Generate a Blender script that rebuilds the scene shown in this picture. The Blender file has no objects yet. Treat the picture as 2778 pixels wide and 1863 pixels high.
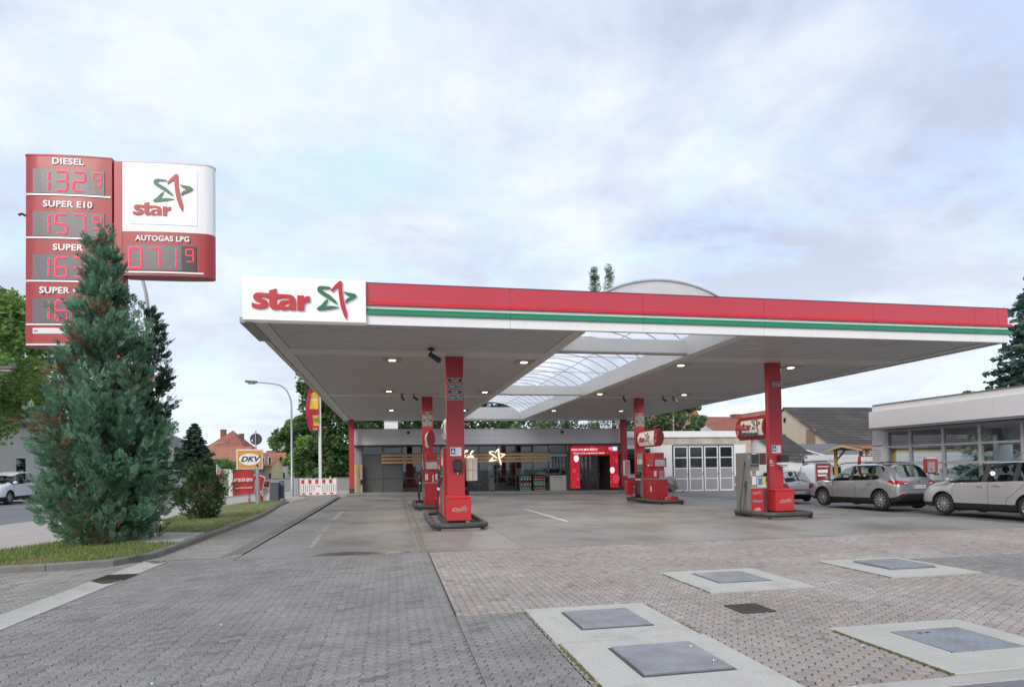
import bpy, bmesh, math, random
import numpy as np
from mathutils import Vector, Matrix
from mathutils.bvhtree import BVHTree
R = math.radians
rnd = random.Random(7)
NR = np.random.RandomState(11)
scene = bpy.context.scene
col = scene.collection

# ---------------------------------------------------------------- camera
# (X runs along the canopy front, Y into depth, metres; eye height 1.6 m)
F_PX, CX, CY = 1689.9, 1389.0, 1231.7           # focal length and principal point in photo pixels
PIT, ROL, YAW = .0216, -.0149, .1906
EYE = Vector((0, 0, 1.6))
_fw = Vector((math.sin(YAW)*math.cos(PIT), math.cos(YAW)*math.cos(PIT), math.sin(PIT)))
_rt = Vector((math.cos(YAW), -math.sin(YAW), 0)); _up = _rt.cross(_fw)
C_R = math.cos(ROL)*_rt + math.sin(ROL)*_up
C_U = -math.sin(ROL)*_rt + math.cos(ROL)*_up
C_F = _fw
cam_data = bpy.data.cameras.new('camera'); cam = bpy.data.objects.new('camera', cam_data); col.objects.link(cam)
cam.matrix_world = Matrix(((C_R.x, C_U.x, -C_F.x, EYE.x), (C_R.y, C_U.y, -C_F.y, EYE.y), (C_R.z, C_U.z, -C_F.z, EYE.z), (0, 0, 0, 1)))
cam_data.sensor_width = 36; cam_data.lens = 36*F_PX/2778
cam_data.shift_y = (CY-931.5)/2778
cam_data.clip_start = .1; cam_data.clip_end = 8000
scene.camera = cam

# ---------------------------------------------------------------- sky and sun (bright, thinly overcast day)
SUN_EL, SUN_AZ = R(32), R(212)                 # azimuth clockwise from +Y: behind the camera, to its left
world = bpy.data.worlds.new('World'); scene.world = world; world.use_nodes = True
nt = world.node_tree; nt.nodes.clear()
def wn(t, **k):
    n = nt.nodes.new(t)
    for a, b in k.items(): setattr(n, a, b)
    return n
wl = nt.links.new
out = wn('ShaderNodeOutputWorld'); bg = wn('ShaderNodeBackground'); bg.inputs[1].default_value = .10
wl(bg.outputs[0], out.inputs[0])
sky = wn('ShaderNodeTexSky'); sky.sky_type = 'NISHITA'; sky.sun_disc = False
sky.sun_elevation = SUN_EL; sky.sun_rotation = SUN_AZ; sky.air_density = 1.0; sky.dust_density = 1.5
tc = wn('ShaderNodeTexCoord'); sep = wn('ShaderNodeSeparateXYZ'); wl(tc.outputs['Generated'], sep.inputs[0])
def wm(op, a, b=None, c=None, clamp=False):
    n = wn('ShaderNodeMath', operation=op, use_clamp=clamp)
    for i, v in enumerate((a, b, c)):
        if v is None: continue
        if isinstance(v, (int, float)): n.inputs[i].default_value = v
        else: wl(v, n.inputs[i])
    return n.outputs[0]
zc = wm('MAXIMUM', sep.outputs[2], 0.0)
den = wm('ADD', zc, .22)                         # a cloud deck seen in perspective
cmb = wn('ShaderNodeCombineXYZ'); wl(wm('DIVIDE', sep.outputs[0], den), cmb.inputs[0]); wl(wm('DIVIDE', sep.outputs[1], den), cmb.inputs[1])
def wnoise(scale, det, rough, loc, dist=0.):
    mp = wn('ShaderNodeMapping'); mp.inputs['Location'].default_value = loc; wl(cmb.outputs[0], mp.inputs[0])
    mp.inputs['Scale'].default_value = (1.0, 1.0, 1.0)
    n = wn('ShaderNodeTexNoise'); n.inputs['Scale'].default_value = scale; n.inputs['Detail'].default_value = det
    n.inputs['Roughness'].default_value = rough; n.inputs['Distortion'].default_value = dist; wl(mp.outputs[0], n.inputs[0])
    return n.outputs[0]
def wramp(v, *stops):
    r = wn('ShaderNodeValToRGB'); e = r.color_ramp.elements
    while len(e) < len(stops): e.new(.5)
    for k, (p, c) in enumerate(stops): e[k].position = p; e[k].color = (*c, 1)
    wl(v, r.inputs[0]); return r.outputs[0]
shade = wnoise(1.25, 9, .60, (19.1992, 17.4373, 0), .25)        # light and dark parts of the clouds
cl = wramp(shade, (.40, (3.9, 4.4, 5.6)), (.50, (4.75, 5.3, 6.5)), (.62, (6.0, 6.45, 7.2)))
gap = wnoise(1.5, 5, .6, (7.3, 4.1, 0), .3)            # thin spots where blue shows
gm = wramp(gap, (.46, (0, 0, 0)), (.66, (.75, .75, .75)))
hz = wramp(zc, (.0, (1, 1, 1)), (.34, (.0, .0, .0)))   # clouds stack up pale towards the horizon
mix1 = wn('ShaderNodeMix', data_type='RGBA'); wl(gm, mix1.inputs[0]); wl(cl, mix1.inputs[6])
blue = wn('ShaderNodeMix', data_type='RGBA', blend_type='ADD'); blue.inputs[0].default_value = 1.0
wl(sky.outputs[0], blue.inputs[6]); blue.inputs[7].default_value = (2.7, 3.8, 5.0, 1); wl(blue.outputs[2], mix1.inputs[7])
mix2 = wn('ShaderNodeMix', data_type='RGBA'); wl(wm('MULTIPLY', hz, .72), mix2.inputs[0]); wl(mix1.outputs[2], mix2.inputs[6])
mix2.inputs[7].default_value = (6.2, 6.6, 7.1, 1)
wl(mix2.outputs[2], bg.inputs[0])
sd = bpy.data.lights.new('sun', 'SUN'); sd.energy = 1.5; sd.angle = R(26); sd.color = (1, .90, .78)
sun = bpy.data.objects.new('sun', sd); col.objects.link(sun)
sdir = Vector((math.sin(SUN_AZ)*math.cos(SUN_EL), math.cos(SUN_AZ)*math.cos(SUN_EL), math.sin(SUN_EL)))
sun.rotation_euler = sdir.to_track_quat('Z', 'Y').to_euler()
vs = scene.view_settings; vs.view_transform = 'Standard'; vs.look = 'None'; vs.gamma = 1; vs.use_curve_mapping = False; vs.exposure = .60
scene.render.engine = 'CYCLES'
scene.cycles.max_bounces = 8; scene.cycles.diffuse_bounces = 4; scene.cycles.glossy_bounces = 4
scene.cycles.transparent_max_bounces = 16; scene.cycles.transmission_bounces = 6
scene.cycles.caustics_reflective = False; scene.cycles.caustics_refractive = False
scene.cycles.use_denoising = True; scene.cycles.sample_clamp_indirect = 6

# ---------------------------------------------------------------- helpers
def ray(u, v):
    return C_F + C_R*((u-CX)/F_PX) - C_U*((v-CY)/F_PX)
def at(u, v, Y):                                 # photo pixel -> point on the plane y = Y
    d = ray(u, v); return EYE + d*(Y/d.y)
def proj(p):
    d = Vector(p)-EYE; k = d.dot(C_F)
    if k < .2: return (1e6, 1e6)
    return (CX+F_PX*d.dot(C_R)/k, CY-F_PX*d.dot(C_U)/k)
def in_view(x, y, z=0, m=60):
    u, v = proj((x, y, z)); return -m < u < 2778+m and -m < v < 1863+m
def sstep(t):
    t = min(1, max(0, t)); return t*t*(3-2*t)
def gz(x, y):                                    # the yard falls slightly towards the far corner
    return -.0125*(min(34, max(-14, x))-2)*sstep((y-18)/24)

class MB:
    """collects shapes for ONE mesh object"""
    def __init__(s): s.v = []; s.f = []; s.m = []; s.tone = None
    def add(s, vs, fs, m=0):
        n = len(s.v); s.v += [tuple(p) for p in vs]; s.f += [tuple(i+n for i in f) for f in fs]; s.m += [m]*len(fs); return s
    def box(s, x0, y0, z0, x1, y1, z1, m=0):
        if x0 > x1: x0, x1 = x1, x0
        if y0 > y1: y0, y1 = y1, y0
        if z0 > z1: z0, z1 = z1, z0
        return s.add([(x0,y0,z0),(x1,y0,z0),(x1,y1,z0),(x0,y1,z0),(x0,y0,z1),(x1,y0,z1),(x1,y1,z1),(x0,y1,z1)],
                     [(0,3,2,1),(4,5,6,7),(0,1,5,4),(1,2,6,5),(2,3,7,6),(3,0,4,7)], m)
    def obox(s, c, ax, ay, az, m=0):             # box from centre and three half-axis vectors
        c = Vector(c); ax, ay, az = Vector(ax), Vector(ay), Vector(az); P = []
        for k in (-1, 1):
            for i, j in ((-1,-1),(1,-1),(1,1),(-1,1)): P.append(c+i*ax+j*ay+k*az)
        return s.add(P, [(0,3,2,1),(4,5,6,7),(0,1,5,4),(1,2,6,5),(2,3,7,6),(3,0,4,7)], m)
    def extr(s, P, d, m=0):                      # polygon P (3D, in order) pushed along d
        n = len(P); d = Vector(d); P = [Vector(p) for p in P]
        nn = Vector((0,0,0))
        for i in range(n): nn += (P[i]-P[0]).cross(P[(i+1) % n]-P[0])
        if nn.dot(d) > 0: P = P[::-1]
        return s.add(P+[p+d for p in P], [tuple(range(n)), tuple(range(2*n-1, n-1, -1))]+[(i, n+i, n+(i+1) % n, (i+1) % n) for i in range(n)], m)
    def prism(s, poly, z0, z1, m=0): return s.extr([(x, y, z0) for x, y in poly], (0, 0, z1-z0), m)
    def tube(s, pts, r, n=8, m=0, closed=False):
        pts = [Vector(p) for p in pts]; k = len(pts); rs = r if isinstance(r, (list, tuple)) else [r]*k
        ring = []; prev = None
        for i, p in enumerate(pts):
            a = pts[(i-1) % k] if (closed or i) else p; b = pts[(i+1) % k] if (closed or i < k-1) else p
            t = (b-a).normalized()
            if prev is None:
                q = Vector((0,0,1)) if abs(t.z) < .9 else Vector((1,0,0)); prev = (q-t*q.dot(t)).normalized()
            prev = (prev-t*prev.dot(t)).normalized(); c = t.cross(prev)
            ring.append([p+(prev*math.cos(2*math.pi*j/n)+c*math.sin(2*math.pi*j/n))*rs[i] for j in range(n)])
        V = [q for rr in ring for q in rr]; Fc = []
        for i in range(k if closed else k-1):
            i2 = (i+1) % k
            for j in range(n): Fc.append((i*n+j, i*n+(j+1) % n, i2*n+(j+1) % n, i2*n+j))
        if not closed: Fc += [tuple(range(n-1, -1, -1)), tuple((k-1)*n+j for j in range(n))]
        return s.add(V, Fc, m)
    def lathe(s, prof, c=(0,0,0), n=16, axis='z', m=0, caps=True):
        V = []
        for r, h in prof:
            for j in range(n):
                a = 2*math.pi*j/n; x, y = r*math.cos(a), r*math.sin(a)
                p = {'z': (x, y, h), 'x': (h, x, y), 'y': (y, h, x)}[axis]
                V.append((c[0]+p[0], c[1]+p[1], c[2]+p[2]))
        Fc = [(i*n+j, i*n+(j+1) % n, (i+1)*n+(j+1) % n, (i+1)*n+j) for i in range(len(prof)-1) for j in range(n)]
        if caps and prof[0][0] > 1e-4: Fc.append(tuple(range(n-1, -1, -1)))
        if caps and prof[-1][0] > 1e-4: Fc.append(tuple((len(prof)-1)*n+j for j in range(n)))
        return s.add(V, Fc, m)
    def build(s, name, mats, parent=None, bevel=0, smooth=0, seg=1, mat4=None, fix=False):
        me = bpy.data.meshes.new(name); me.from_pydata(s.v, [], s.f)
        if not isinstance(mats, (list, tuple)): mats = [mats]
        for q in mats: me.materials.append(q)
        if len(mats) > 1: me.polygons.foreach_set('material_index', s.m)
        if bevel or fix:
            bm = bmesh.new(); bm.from_mesh(me)
            if fix: bmesh.ops.recalc_face_normals(bm, faces=bm.faces)
            if bevel:
                ed = [e for e in bm.edges if len(e.link_faces) == 2 and e.calc_face_angle(0) > .5]
                bmesh.ops.bevel(bm, geom=ed, offset=bevel, segments=seg, affect='EDGES', clamp_overlap=True)
            bm.to_mesh(me); bm.free()
        if smooth:
            me.polygons.foreach_set('use_smooth', [True]*len(me.polygons)); me.set_sharp_from_angle(angle=R(smooth))
        o = bpy.data.objects.new(name, me); col.objects.link(o)
        if parent is not None: o.parent = parent
        if mat4 is not None: o.matrix_local = mat4
        return o

def tag(o, label, cat, group=None):
    o['label'] = label; o['category'] = cat
    if group: o['group'] = group
    return o
def thing(name, label, cat, loc=(0,0,0), rz=0., group=None):
    o = bpy.data.objects.new(name, None); o.empty_display_size = .1; col.objects.link(o)
    o.location = loc; o.rotation_euler = (0, 0, rz); return tag(o, label, cat, group)
def struct(o): o['kind'] = 'structure'; return o
def setting(name):
    o = bpy.data.objects.new(name, None); o.empty_display_size = .1; col.objects.link(o); return struct(o)
def copy_tree(o, parent=None):
    c = o.copy(); col.objects.link(c); c.parent = parent
    for ch in o.children: copy_tree(ch, c)
    return c

# ---------------------------------------------------------------- materials
MATS = {}
def M(name, c=(.5,.5,.5), rough=.5, metal=0., var=0., vs=3., bump=0., bs=40., coat=0., emit=0., tone=0., spec=.5, streak=(1,1,1), rv=0., speck=0., sps=300., alt=None, altm=(.45,.65), alts=.5, tr=0.):
    if name in MATS: return MATS[name]
    m = bpy.data.materials.new(name); m.use_nodes = True; t = m.node_tree; N = t.nodes; L = t.links
    b = N['Principled BSDF']; b.inputs['Roughness'].default_value = rough; b.inputs['Metallic'].default_value = metal
    b.inputs['Specular IOR Level'].default_value = spec
    b.inputs['Coat Weight'].default_value = coat; b.inputs['Coat Roughness'].default_value = .06
    if emit: b.inputs['Emission Color'].default_value = (*c, 1); b.inputs['Emission Strength'].default_value = emit
    b.inputs['Base Color'].default_value = (*c, 1); m.diffuse_color = (*c, 1)
    geo = N.new('ShaderNodeNewGeometry'); mp = N.new('ShaderNodeMapping'); mp.inputs['Scale'].default_value = streak; L.new(geo.outputs['Position'], mp.inputs[0])
    def noise(sc, det=5, ro=.55):
        n = N.new('ShaderNodeTexNoise'); n.inputs['Scale'].default_value = sc; n.inputs['Detail'].default_value = det; n.inputs['Roughness'].default_value = ro
        L.new(mp.outputs[0], n.inputs[0]); return n.outputs[0]
    def mth(op, a, bb):
        n = N.new('ShaderNodeMath'); n.operation = op
        for i, q in enumerate((a, bb)):
            if isinstance(q, (int, float)): n.inputs[i].default_value = q
            else: L.new(q, n.inputs[i])
        return n.outputs[0]
    colr = None
    if alt:
        r = N.new('ShaderNodeValToRGB'); e = r.color_ramp.elements; e[0].position, e[1].position = altm; e[0].color = (*c, 1); e[1].color = (*alt, 1)
        L.new(noise(alts, 6, .6), r.inputs[0]); colr = r.outputs[0]
    fac = None
    if var: fac = mth('ADD', mth('MULTIPLY', mth('SUBTRACT', noise(vs), .5), 4*var), 1.)
    if tone:
        s = None
        for ty in ('GEOMETRY', 'OBJECT'):
            a = N.new('ShaderNodeAttribute'); a.attribute_type = ty; a.attribute_name = 'tone'
            s = a.outputs['Fac'] if s is None else mth('ADD', s, a.outputs['Fac'])
        tv = mth('ADD', mth('MULTIPLY', s, tone), 1.); fac = tv if fac is None else mth('MULTIPLY', fac, tv)
    if speck:
        sv = mth('ADD', mth('MULTIPLY', mth('SUBTRACT', noise(sps, 2, .6), .5), 4*speck), 1.); fac = sv if fac is None else mth('MULTIPLY', fac, sv)
    if fac is not None:
        x = N.new('ShaderNodeVectorMath'); x.operation = 'SCALE'
        if colr is not None: L.new(colr, x.inputs[0])
        else: x.inputs[0].default_value = c
        L.new(fac, x.inputs['Scale']); colr = x.outputs[0]
    if colr is not None: L.new(colr, b.inputs['Base Color'])
    if rv: L.new(mth('ADD', mth('MULTIPLY', mth('SUBTRACT', noise(vs*.6), .5), 4*rv), rough), b.inputs['Roughness'])
    if bump:
        bn = N.new('ShaderNodeBump'); bn.inputs['Strength'].default_value = bump; bn.inputs['Distance'].default_value = .01
        L.new(noise(bs, 4), bn.inputs['Height']); L.new(bn.outputs[0], b.inputs['Normal'])
    if tr:
        tl = N.new('ShaderNodeBsdfTranslucent'); tl.inputs[0].default_value = (*c, 1)
        if colr is not None: L.new(colr, tl.inputs[0])
        mx = N.new('ShaderNodeMixShader'); mx.inputs[0].default_value = tr
        L.new(b.outputs[0], mx.inputs[1]); L.new(tl.outputs[0], mx.inputs[2]); L.new(mx.outputs[0], N['Material Output'].inputs[0])
    MATS[name] = m; return m
def glass(name, tint=(.8,.85,.86), refl=1.0, rough=.02):
    if name in MATS: return MATS[name]
    m = bpy.data.materials.new(name); m.use_nodes = True; t = m.node_tree; N = t.nodes; L = t.links; N.remove(N['Principled BSDF'])
    tr = N.new('ShaderNodeBsdfTransparent'); tr.inputs[0].default_value = (*tint, 1)
    gl = N.new('ShaderNodeBsdfGlossy'); gl.inputs['Roughness'].default_value = rough; gl.inputs[0].default_value = (1, 1, 1, 1)
    fr = N.new('ShaderNodeLayerWeight'); fr.inputs[0].default_value = .5      # Schlick reflectance, alike from both sides
    pw = N.new('ShaderNodeMath'); pw.operation = 'POWER'; pw.inputs[1].default_value = 5.; L.new(fr.outputs['Facing'], pw.inputs[0]); gn = N.new('ShaderNodeNewGeometry'); L.new(gn.outputs['True Normal'], fr.inputs['Normal'])
    ml = N.new('ShaderNodeMath'); ml.operation = 'MULTIPLY_ADD'; ml.use_clamp = True; ml.inputs[1].default_value = .95*refl; ml.inputs[2].default_value = .05*refl; L.new(pw.outputs[0], ml.inputs[0])
    mx = N.new('ShaderNodeMixShader'); L.new(ml.outputs[0], mx.inputs[0]); L.new(tr.outputs[0], mx.inputs[1]); L.new(gl.outputs[0], mx.inputs[2])
    L.new(mx.outputs[0], N['Material Output'].inputs[0]); m.diffuse_color = (.6, .7, .8, .4); MATS[name] = m; return m

RED = M('red_paint', (.50, .024, .04), .28, var=.04, vs=1.2, coat=.7, rv=.05)
REDM = M('red_plastic', (.52, .03, .035), .42, var=.06, vs=3)
SIGNRED = M('sign_red', (.36, .025, .03), .38, var=.05, vs=1.5, coat=.15)
WHITE = M('white_paint', (.80, .80, .80), .35, var=.035, vs=2.5, streak=(3, 3, .5))
WHITEG = M('white_dirty', (.68, .67, .65), .45, var=.06, vs=1.2)
GREEN = M('green_paint', (.012, .22, .105), .3, var=.06, vs=2, coat=.2)
LOGOG = M('logo_green', (.012, .13, .07), .4)
LOGOR = M('logo_red', (.40, .02, .03), .4)
GREY = M('grey_paint', (.30, .30, .31), .4, var=.05)
LGREY = M('light_grey_panel', (.52, .52, .55), .42, var=.04, vs=.8)
DGREY = M('anthracite', (.045, .055, .065), .45, var=.08, vs=2)
BLACK = M('black_plastic', (.02, .02, .022), .45)
RUBBER = M('black_rubber', (.05, .052, .056), .55, var=.15, vs=6, bump=.15, bs=60, rv=.1)
STEEL = M('galvanised_steel', (.45, .46, .47), .42, .7, var=.08, vs=6)
CHROME = M('chrome', (.7, .7, .72), .18, 1.)
PAPER = M('paper_white', (.74, .74, .74), .6)
PRINT = M('print_dark', (.12, .12, .13), .6)
CREAM = M('cream_neon', (.9, .8, .6), .5, emit=.7)

# ---------------------------------------------------------------- lettering
XF = (Vector((1,0,0)), Vector((0,0,1)))           # faces -Y
def letters(name, s, size, loc, mat, parent=None, ax=XF, bold=.0, ext=.004, align='CENTER', xs=1.0, shear=0., label=None, spacing=1.0, res=3):
    cu = bpy.data.curves.new(name, 'FONT'); cu.body = s; cu.size = size; cu.extrude = ext; cu.align_x = align; cu.align_y = 'CENTER'
    cu.offset = bold*size; cu.shear = shear; cu.resolution_u = res; cu.space_character = spacing
    t = bpy.data.objects.new(name, cu); me = bpy.data.meshes.new_from_object(t); bpy.data.objects.remove(t); bpy.data.curves.remove(cu)
    me.materials.clear(); me.materials.append(mat); me.name = name
    x, y = Vector(ax[0]), Vector(ax[1]); n = x.cross(y)
    me.transform(Matrix(((x.x*xs, y.x, n.x, loc[0]), (x.y*xs, y.y, n.y, loc[1]), (x.z*xs, y.z, n.z, loc[2]), (0,0,0,1))))
    o = bpy.data.objects.new(name, me); col.objects.link(o); o.parent = parent
    if label: o['label'] = label
    return o
STAR = [('r', [(872,238),(905,195),(940,158),(952,152),(962,155),(965,175),(964,215),(968,270),(985,360),(1000,425),(1007,445),(1008,470),(1005,506),(990,478),(980,455),(960,395),(948,330),(940,260),(938,203),(908,218),(877,246)]),
        ('g', [(860,220),(800,222),(776,228),(774,238),(800,256),(860,292),(905,335),(926,364),(880,338),(830,304),(775,270),(752,250),(749,228),(762,211),(790,206),(830,210),(860,214)]),
        ('g', [(834,326),(830,345),(806,396),(870,389),(932,394),(860,410),(800,420),(755,424),(744,416),(785,380),(815,345)]),
        ('g', [(986,249),(1012,258),(1080,268),(1096,284),(1068,307),(1030,326),(1000,347),(1002,330),(1015,315),(1058,290),(1030,278),(1003,268)])]
def star_mark(parent, c, w, ax=XF, ext=.004, mats=(None, None), flat=False):
    """the four brush strokes of the star, width w, centred at c"""
    x, y = Vector(ax[0]), Vector(ax[1]); n = x.cross(y); c = Vector(c); k = w/351.
    for ch, P in STAR:
        m = MB().extr([c+x*((px-920)*k)+y*((329-py)*k) for px, py in fat(P, 4)], n*ext)
        m.build('star_stroke', mats[0] if ch == 'r' else mats[1], parent, fix=True)
from mathutils.geometry import tessellate_polygon
WORD = [([(125,655),(160,670),(200,680),(255,688),(285,675),(285,655),(255,640),(190,625),(160,595),(148,555),(160,515),(190,485),(235,470),(430,478),(430,565),(385,560),(340,545),(300,540),(270,552),(270,568),(300,582),(350,590),(390,615),(408,660),(400,710),(365,745),(310,762),(250,766),(180,755),(125,735)], None),
        ([(428,425),(555,385),(555,640),(562,665),(585,682),(612,680),(612,750),(570,770),(510,772),(460,755),(435,720),(428,690)], None),
        ([(553,482),(800,490),(850,510),(880,545),(893,600),(893,768),(780,768),(770,745),(735,765),(680,775),(630,768),(600,745),(592,690),(600,650),(630,615),(680,600),(745,595),(780,598),(775,575),(755,555),(710,548),(660,550),(620,565),(553,570)], [(690,690),(700,665),(740,648),(780,648),(780,690),(765,708),(725,715),(700,710)]),
        ([(922,498),(1040,498),(1040,555),(1065,520),(1100,503),(1145,505),(1145,610),(1090,612),(1055,635),(1042,680),(1038,775),(922,772)], None)]
def plate(poly, hole, fn, d, m=None):
    """extruded outline with an optional hole"""
    m = m or MB(); L = [[Vector((px, py, 0)) for px, py in poly]]
    if hole: L.append([Vector((px, py, 0)) for px, py in hole])
    flat = [q for l in L for q in l]; n = len(flat); A = [fn(q.x, q.y) for q in flat]; B = [p+d for p in A]; F_ = []
    for tri in tessellate_polygon(L): F_ += [tuple(tri), tuple(k+n for k in tri[::-1])]
    o = 0
    for l in L:
        k = len(l); F_ += [(o+i, o+(i+1) % k, n+o+(i+1) % k, n+o+i) for i in range(k)]; o += k
    return m.add(A+B, F_)
def fat(P, k):                                   # outline grown by k units
    a = sum(P[i-1][0]*P[i][1]-P[i][0]*P[i-1][1] for i in range(len(P))); s = -1 if a > 0 else 1; o = []
    for i in range(len(P)):
        e1 = Vector((P[i][0]-P[i-1][0], P[i][1]-P[i-1][1])).normalized(); j = (i+1) % len(P); e2 = Vector((P[j][0]-P[i][0], P[j][1]-P[i][1])).normalized()
        n1, n2 = Vector((-e1.y, e1.x)), Vector((-e2.y, e2.x)); v = (n1+n2); v = v/max(.5, 1+n1.dot(n2)); o.append((P[i][0]+v.x*k*s, P[i][1]+v.y*k*s))
    return o
def word_mark(parent, c, w, ax=XF, ext=.004, mat=None, grow=0):
    x, y = Vector(ax[0]), Vector(ax[1]); n = x.cross(y); c = Vector(c); k = w/1020.
    for i, (P, Hh) in enumerate(WORD):
        if grow: P = fat(P, grow); Hh = None
        plate(P, Hh, lambda px, py: c+x*((px-635)*k)+y*((580-py)*k), n*(ext+.0006*i)).build('letter', mat, parent, fix=True)
def brand(parent, c, w, ax=XF, ext=.004, rm=None, gm=None, back=None):
    """the word 'star' + star mark, total width w, centred at c"""
    x, y = Vector(ax[0]), Vector(ax[1]); n = x.cross(y); c = Vector(c)
    if back is not None:
        word_mark(parent, c-x*(w*.21)-y*w*.02, w*.56, ax, ext*.6, back, 34); 
        for ch, P in STAR: MB().extr([c+x*(w*.31)+x*((px-920)*w*.40/351)+y*((329-py)*w*.40/351) for px, py in fat(P, 13)], n*ext*.6).build('star_stroke', back, parent, fix=True)
    word_mark(parent, c-x*(w*.21)-y*w*.02+n*(ext*.7 if back else 0), w*.56, ax, ext, rm)
    star_mark(parent, c+x*(w*.31)+n*(ext*.7 if back else 0), w*.40, ax, ext, (rm, gm))
# ================================================================ GROUND
def sheet(name, poly, mat, dz=0., n=1, parent=None):
    me = MB().add([(x, y, gz(x, y)+dz) for x, y in poly], [tuple(range(len(poly)))]).build(name, mat, parent)
    return me
def grid_sheet(name, xs, ys, mat, dz, zf=None):
    V = [(x, y, (zf(x, y) if zf else gz(x, y))+dz) for y in ys for x in xs]; n = len(xs)
    return MB().add(V, [(j*n+i, j*n+i+1, (j+1)*n+i+1, (j+1)*n+i) for j in range(len(ys)-1) for i in range(n-1)]).build(name, mat)
ASPH = M('asphalt', (.17, .17, .175), .8, var=.1, vs=.8, speck=.12, sps=160, bump=.25, bs=120)
YARD = M('yard_asphalt', (.165, .16, .155), .75, var=.12, vs=.5, speck=.12, sps=120, bump=.2, bs=90, alt=(.225, .22, .21), alts=.25)
EARTH = M('earth', (.12, .105, .08), .9, var=.2, vs=2)
BED = M('joint_sand', (.05, .046, .036), .95, var=.3, vs=9, alt=(.06, .07, .03), altm=(.5, .7), alts=1.2)
BED2 = M('joint_grey', (.10, .097, .092), .95, var=.2, vs=9)
ST_G = M('grey_paver', (.222, .211, .199), .8, var=.15, vs=.7, tone=.22, speck=.42, sps=60, bump=.6, bs=70, rv=.06, alt=(.245, .24, .235), altm=(.55, .72), alts=1.1)
ST_B = M('brown_paver', (.318, .276, .248), .8, var=.14, vs=.6, tone=.24, speck=.3, sps=60, bump=.5, bs=70, alt=(.33, .305, .285), altm=(.5, .7), alts=.6)
ST_L = M('beige_paver', (.26, .25, .225), .85, var=.12, vs=.8, tone=.25, speck=.12, sps=120, bump=.3, bs=140)
CONC = M('pale_concrete', (.47, .455, .41), .75, var=.09, vs=1.3, speck=.12, sps=50, bump=.2, bs=60, alt=(.30, .285, .25), altm=(.52, .78), alts=1.3)
FLOOR = M('forecourt_concrete', (.238, .223, .207), .55, var=.14, vs=.55, tone=.3, speck=.2, sps=40, bump=.08, bs=40, rv=.16, alt=(.135, .126, .117), altm=(.46, .68), alts=.6, streak=(1, .8, 1))
KERB = M('kerb_concrete', (.19, .18, .165), .85, var=.16, vs=2.5, speck=.12, sps=120, bump=.3, bs=70, alt=(.14, .135, .115), altm=(.5, .75), alts=2.2)
PAINT = M('road_paint', (.62, .62, .60), .7, var=.12, vs=2)
SIDEW = M('sidewalk_paving', (.40, .36, .325), .85, var=.08, vs=1.2, speck=.06)

xs = [-4000, -900, -300, -120, -60, -40, -30, -24, -18, -14, -10, -6, -2, 2, 6, 10, 14, 18, 22, 26, 30, 34, 40, 60, 120, 300, 900, 4000]
ys = [-400, -60, -20, -5, 0, 6, 12, 18, 20, 22, 24, 27, 30, 33, 36, 39, 42, 46, 52, 60, 80, 120, 300, 900, 6000]
struct(grid_sheet('ground', xs, ys, YARD, -.07))

def clip(poly, r):                                # Sutherland-Hodgman against rect (x0,y0,x1,y1)
    for ax, lim, sg in ((0, r[0], 1), (0, r[2], -1), (1, r[1], 1), (1, r[3], -1)):
        o = []
        for i in range(len(poly)):
            a, b = poly[i-1], poly[i]; da, db = sg*(a[ax]-lim), sg*(b[ax]-lim)
            if (da >= 0) != (db >= 0):
                t = da/(da-db); o.append((a[0]+t*(b[0]-a[0]), a[1]+t*(b[1]-a[1])))
            if db >= 0: o.append(b)
        poly = o
        if len(poly) < 3: return []
    return poly
def inset(P, d):
    n = len(P); o = []
    for i in range(n):
        a, b, c = Vector((*P[i-1], 0)), Vector((*P[i], 0)), Vector((*P[(i+1) % n], 0))
        e1, e2 = (b-a), (c-b)
        if e1.length < 1e-6 or e2.length < 1e-6: o.append((b.x, b.y)); continue
        n1 = Vector((-e1.y, e1.x, 0)).normalized(); n2 = Vector((-e2.y, e2.x, 0)).normalized()
        k = 1+n1.dot(n2); v = (n1+n2)/k if k > .25 else n1
        o.append((b.x+v.x*d, b.y+v.y*d))
    return o
def stone(mb, P, zt, h=.03, joint=.003, bev=.008, tones=None, tone=0):
    A = inset(P, joint); B = inset(P, joint+bev); n = len(P); z = gz(*P[0])+zt
    mb.add([(x, y, z) for x, y in B]+[(x, y, z-.006) for x, y in A]+[(x, y, z-h) for x, y in A],
           [tuple(range(n))]+[(i, n+i, n+(i+1) % n, (i+1) % n) for i in range(n)]+[(n+i, 2*n+i, 2*n+(i+1) % n, n+(i+1) % n) for i in range(n)])
    if tones is not None: tones += [tone]*(2*n+1)
HA = .066
def hexpts(cx, cy, a=HA): return [(cx+a*math.cos(math.pi/3*k), cy+a*math.sin(math.pi/3*k)) for k in range(6)]
def double_hex(cx, cy, a=HA):                     # two honeycomb cells cast as one interlocking stone
    h = a*math.sqrt(3)/2; dx, dy = .75*a, h/2
    A = hexpts(cx-dx, cy-dy, a); B = hexpts(cx+dx, cy+dy, a)
    return [A[3], A[4], A[5], A[0], B[5], B[0], B[1], B[2], B[3], A[2]]
def hexes(zones):                                 # cell lattice over a bounding rect, stones in two-cell pairs
    a = HA; W = 1.5*a; Hh = a*math.sqrt(3); out = []
    x0, y0, x1, y1 = zones
    for i in range(int(math.floor(x0/W)/2)-2, int(x1/W/2)+2):
        for j in range(int(y0/Hh)-2, int(y1/Hh)+2):
            cx = (2*i+.5)*W; cy = j*Hh+Hh*.25
            if x0-.12 < cx < x1+.12 and y0-.12 < cy < y1+.12 and in_view(cx, cy): out.append((cx, cy))
    return out
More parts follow.
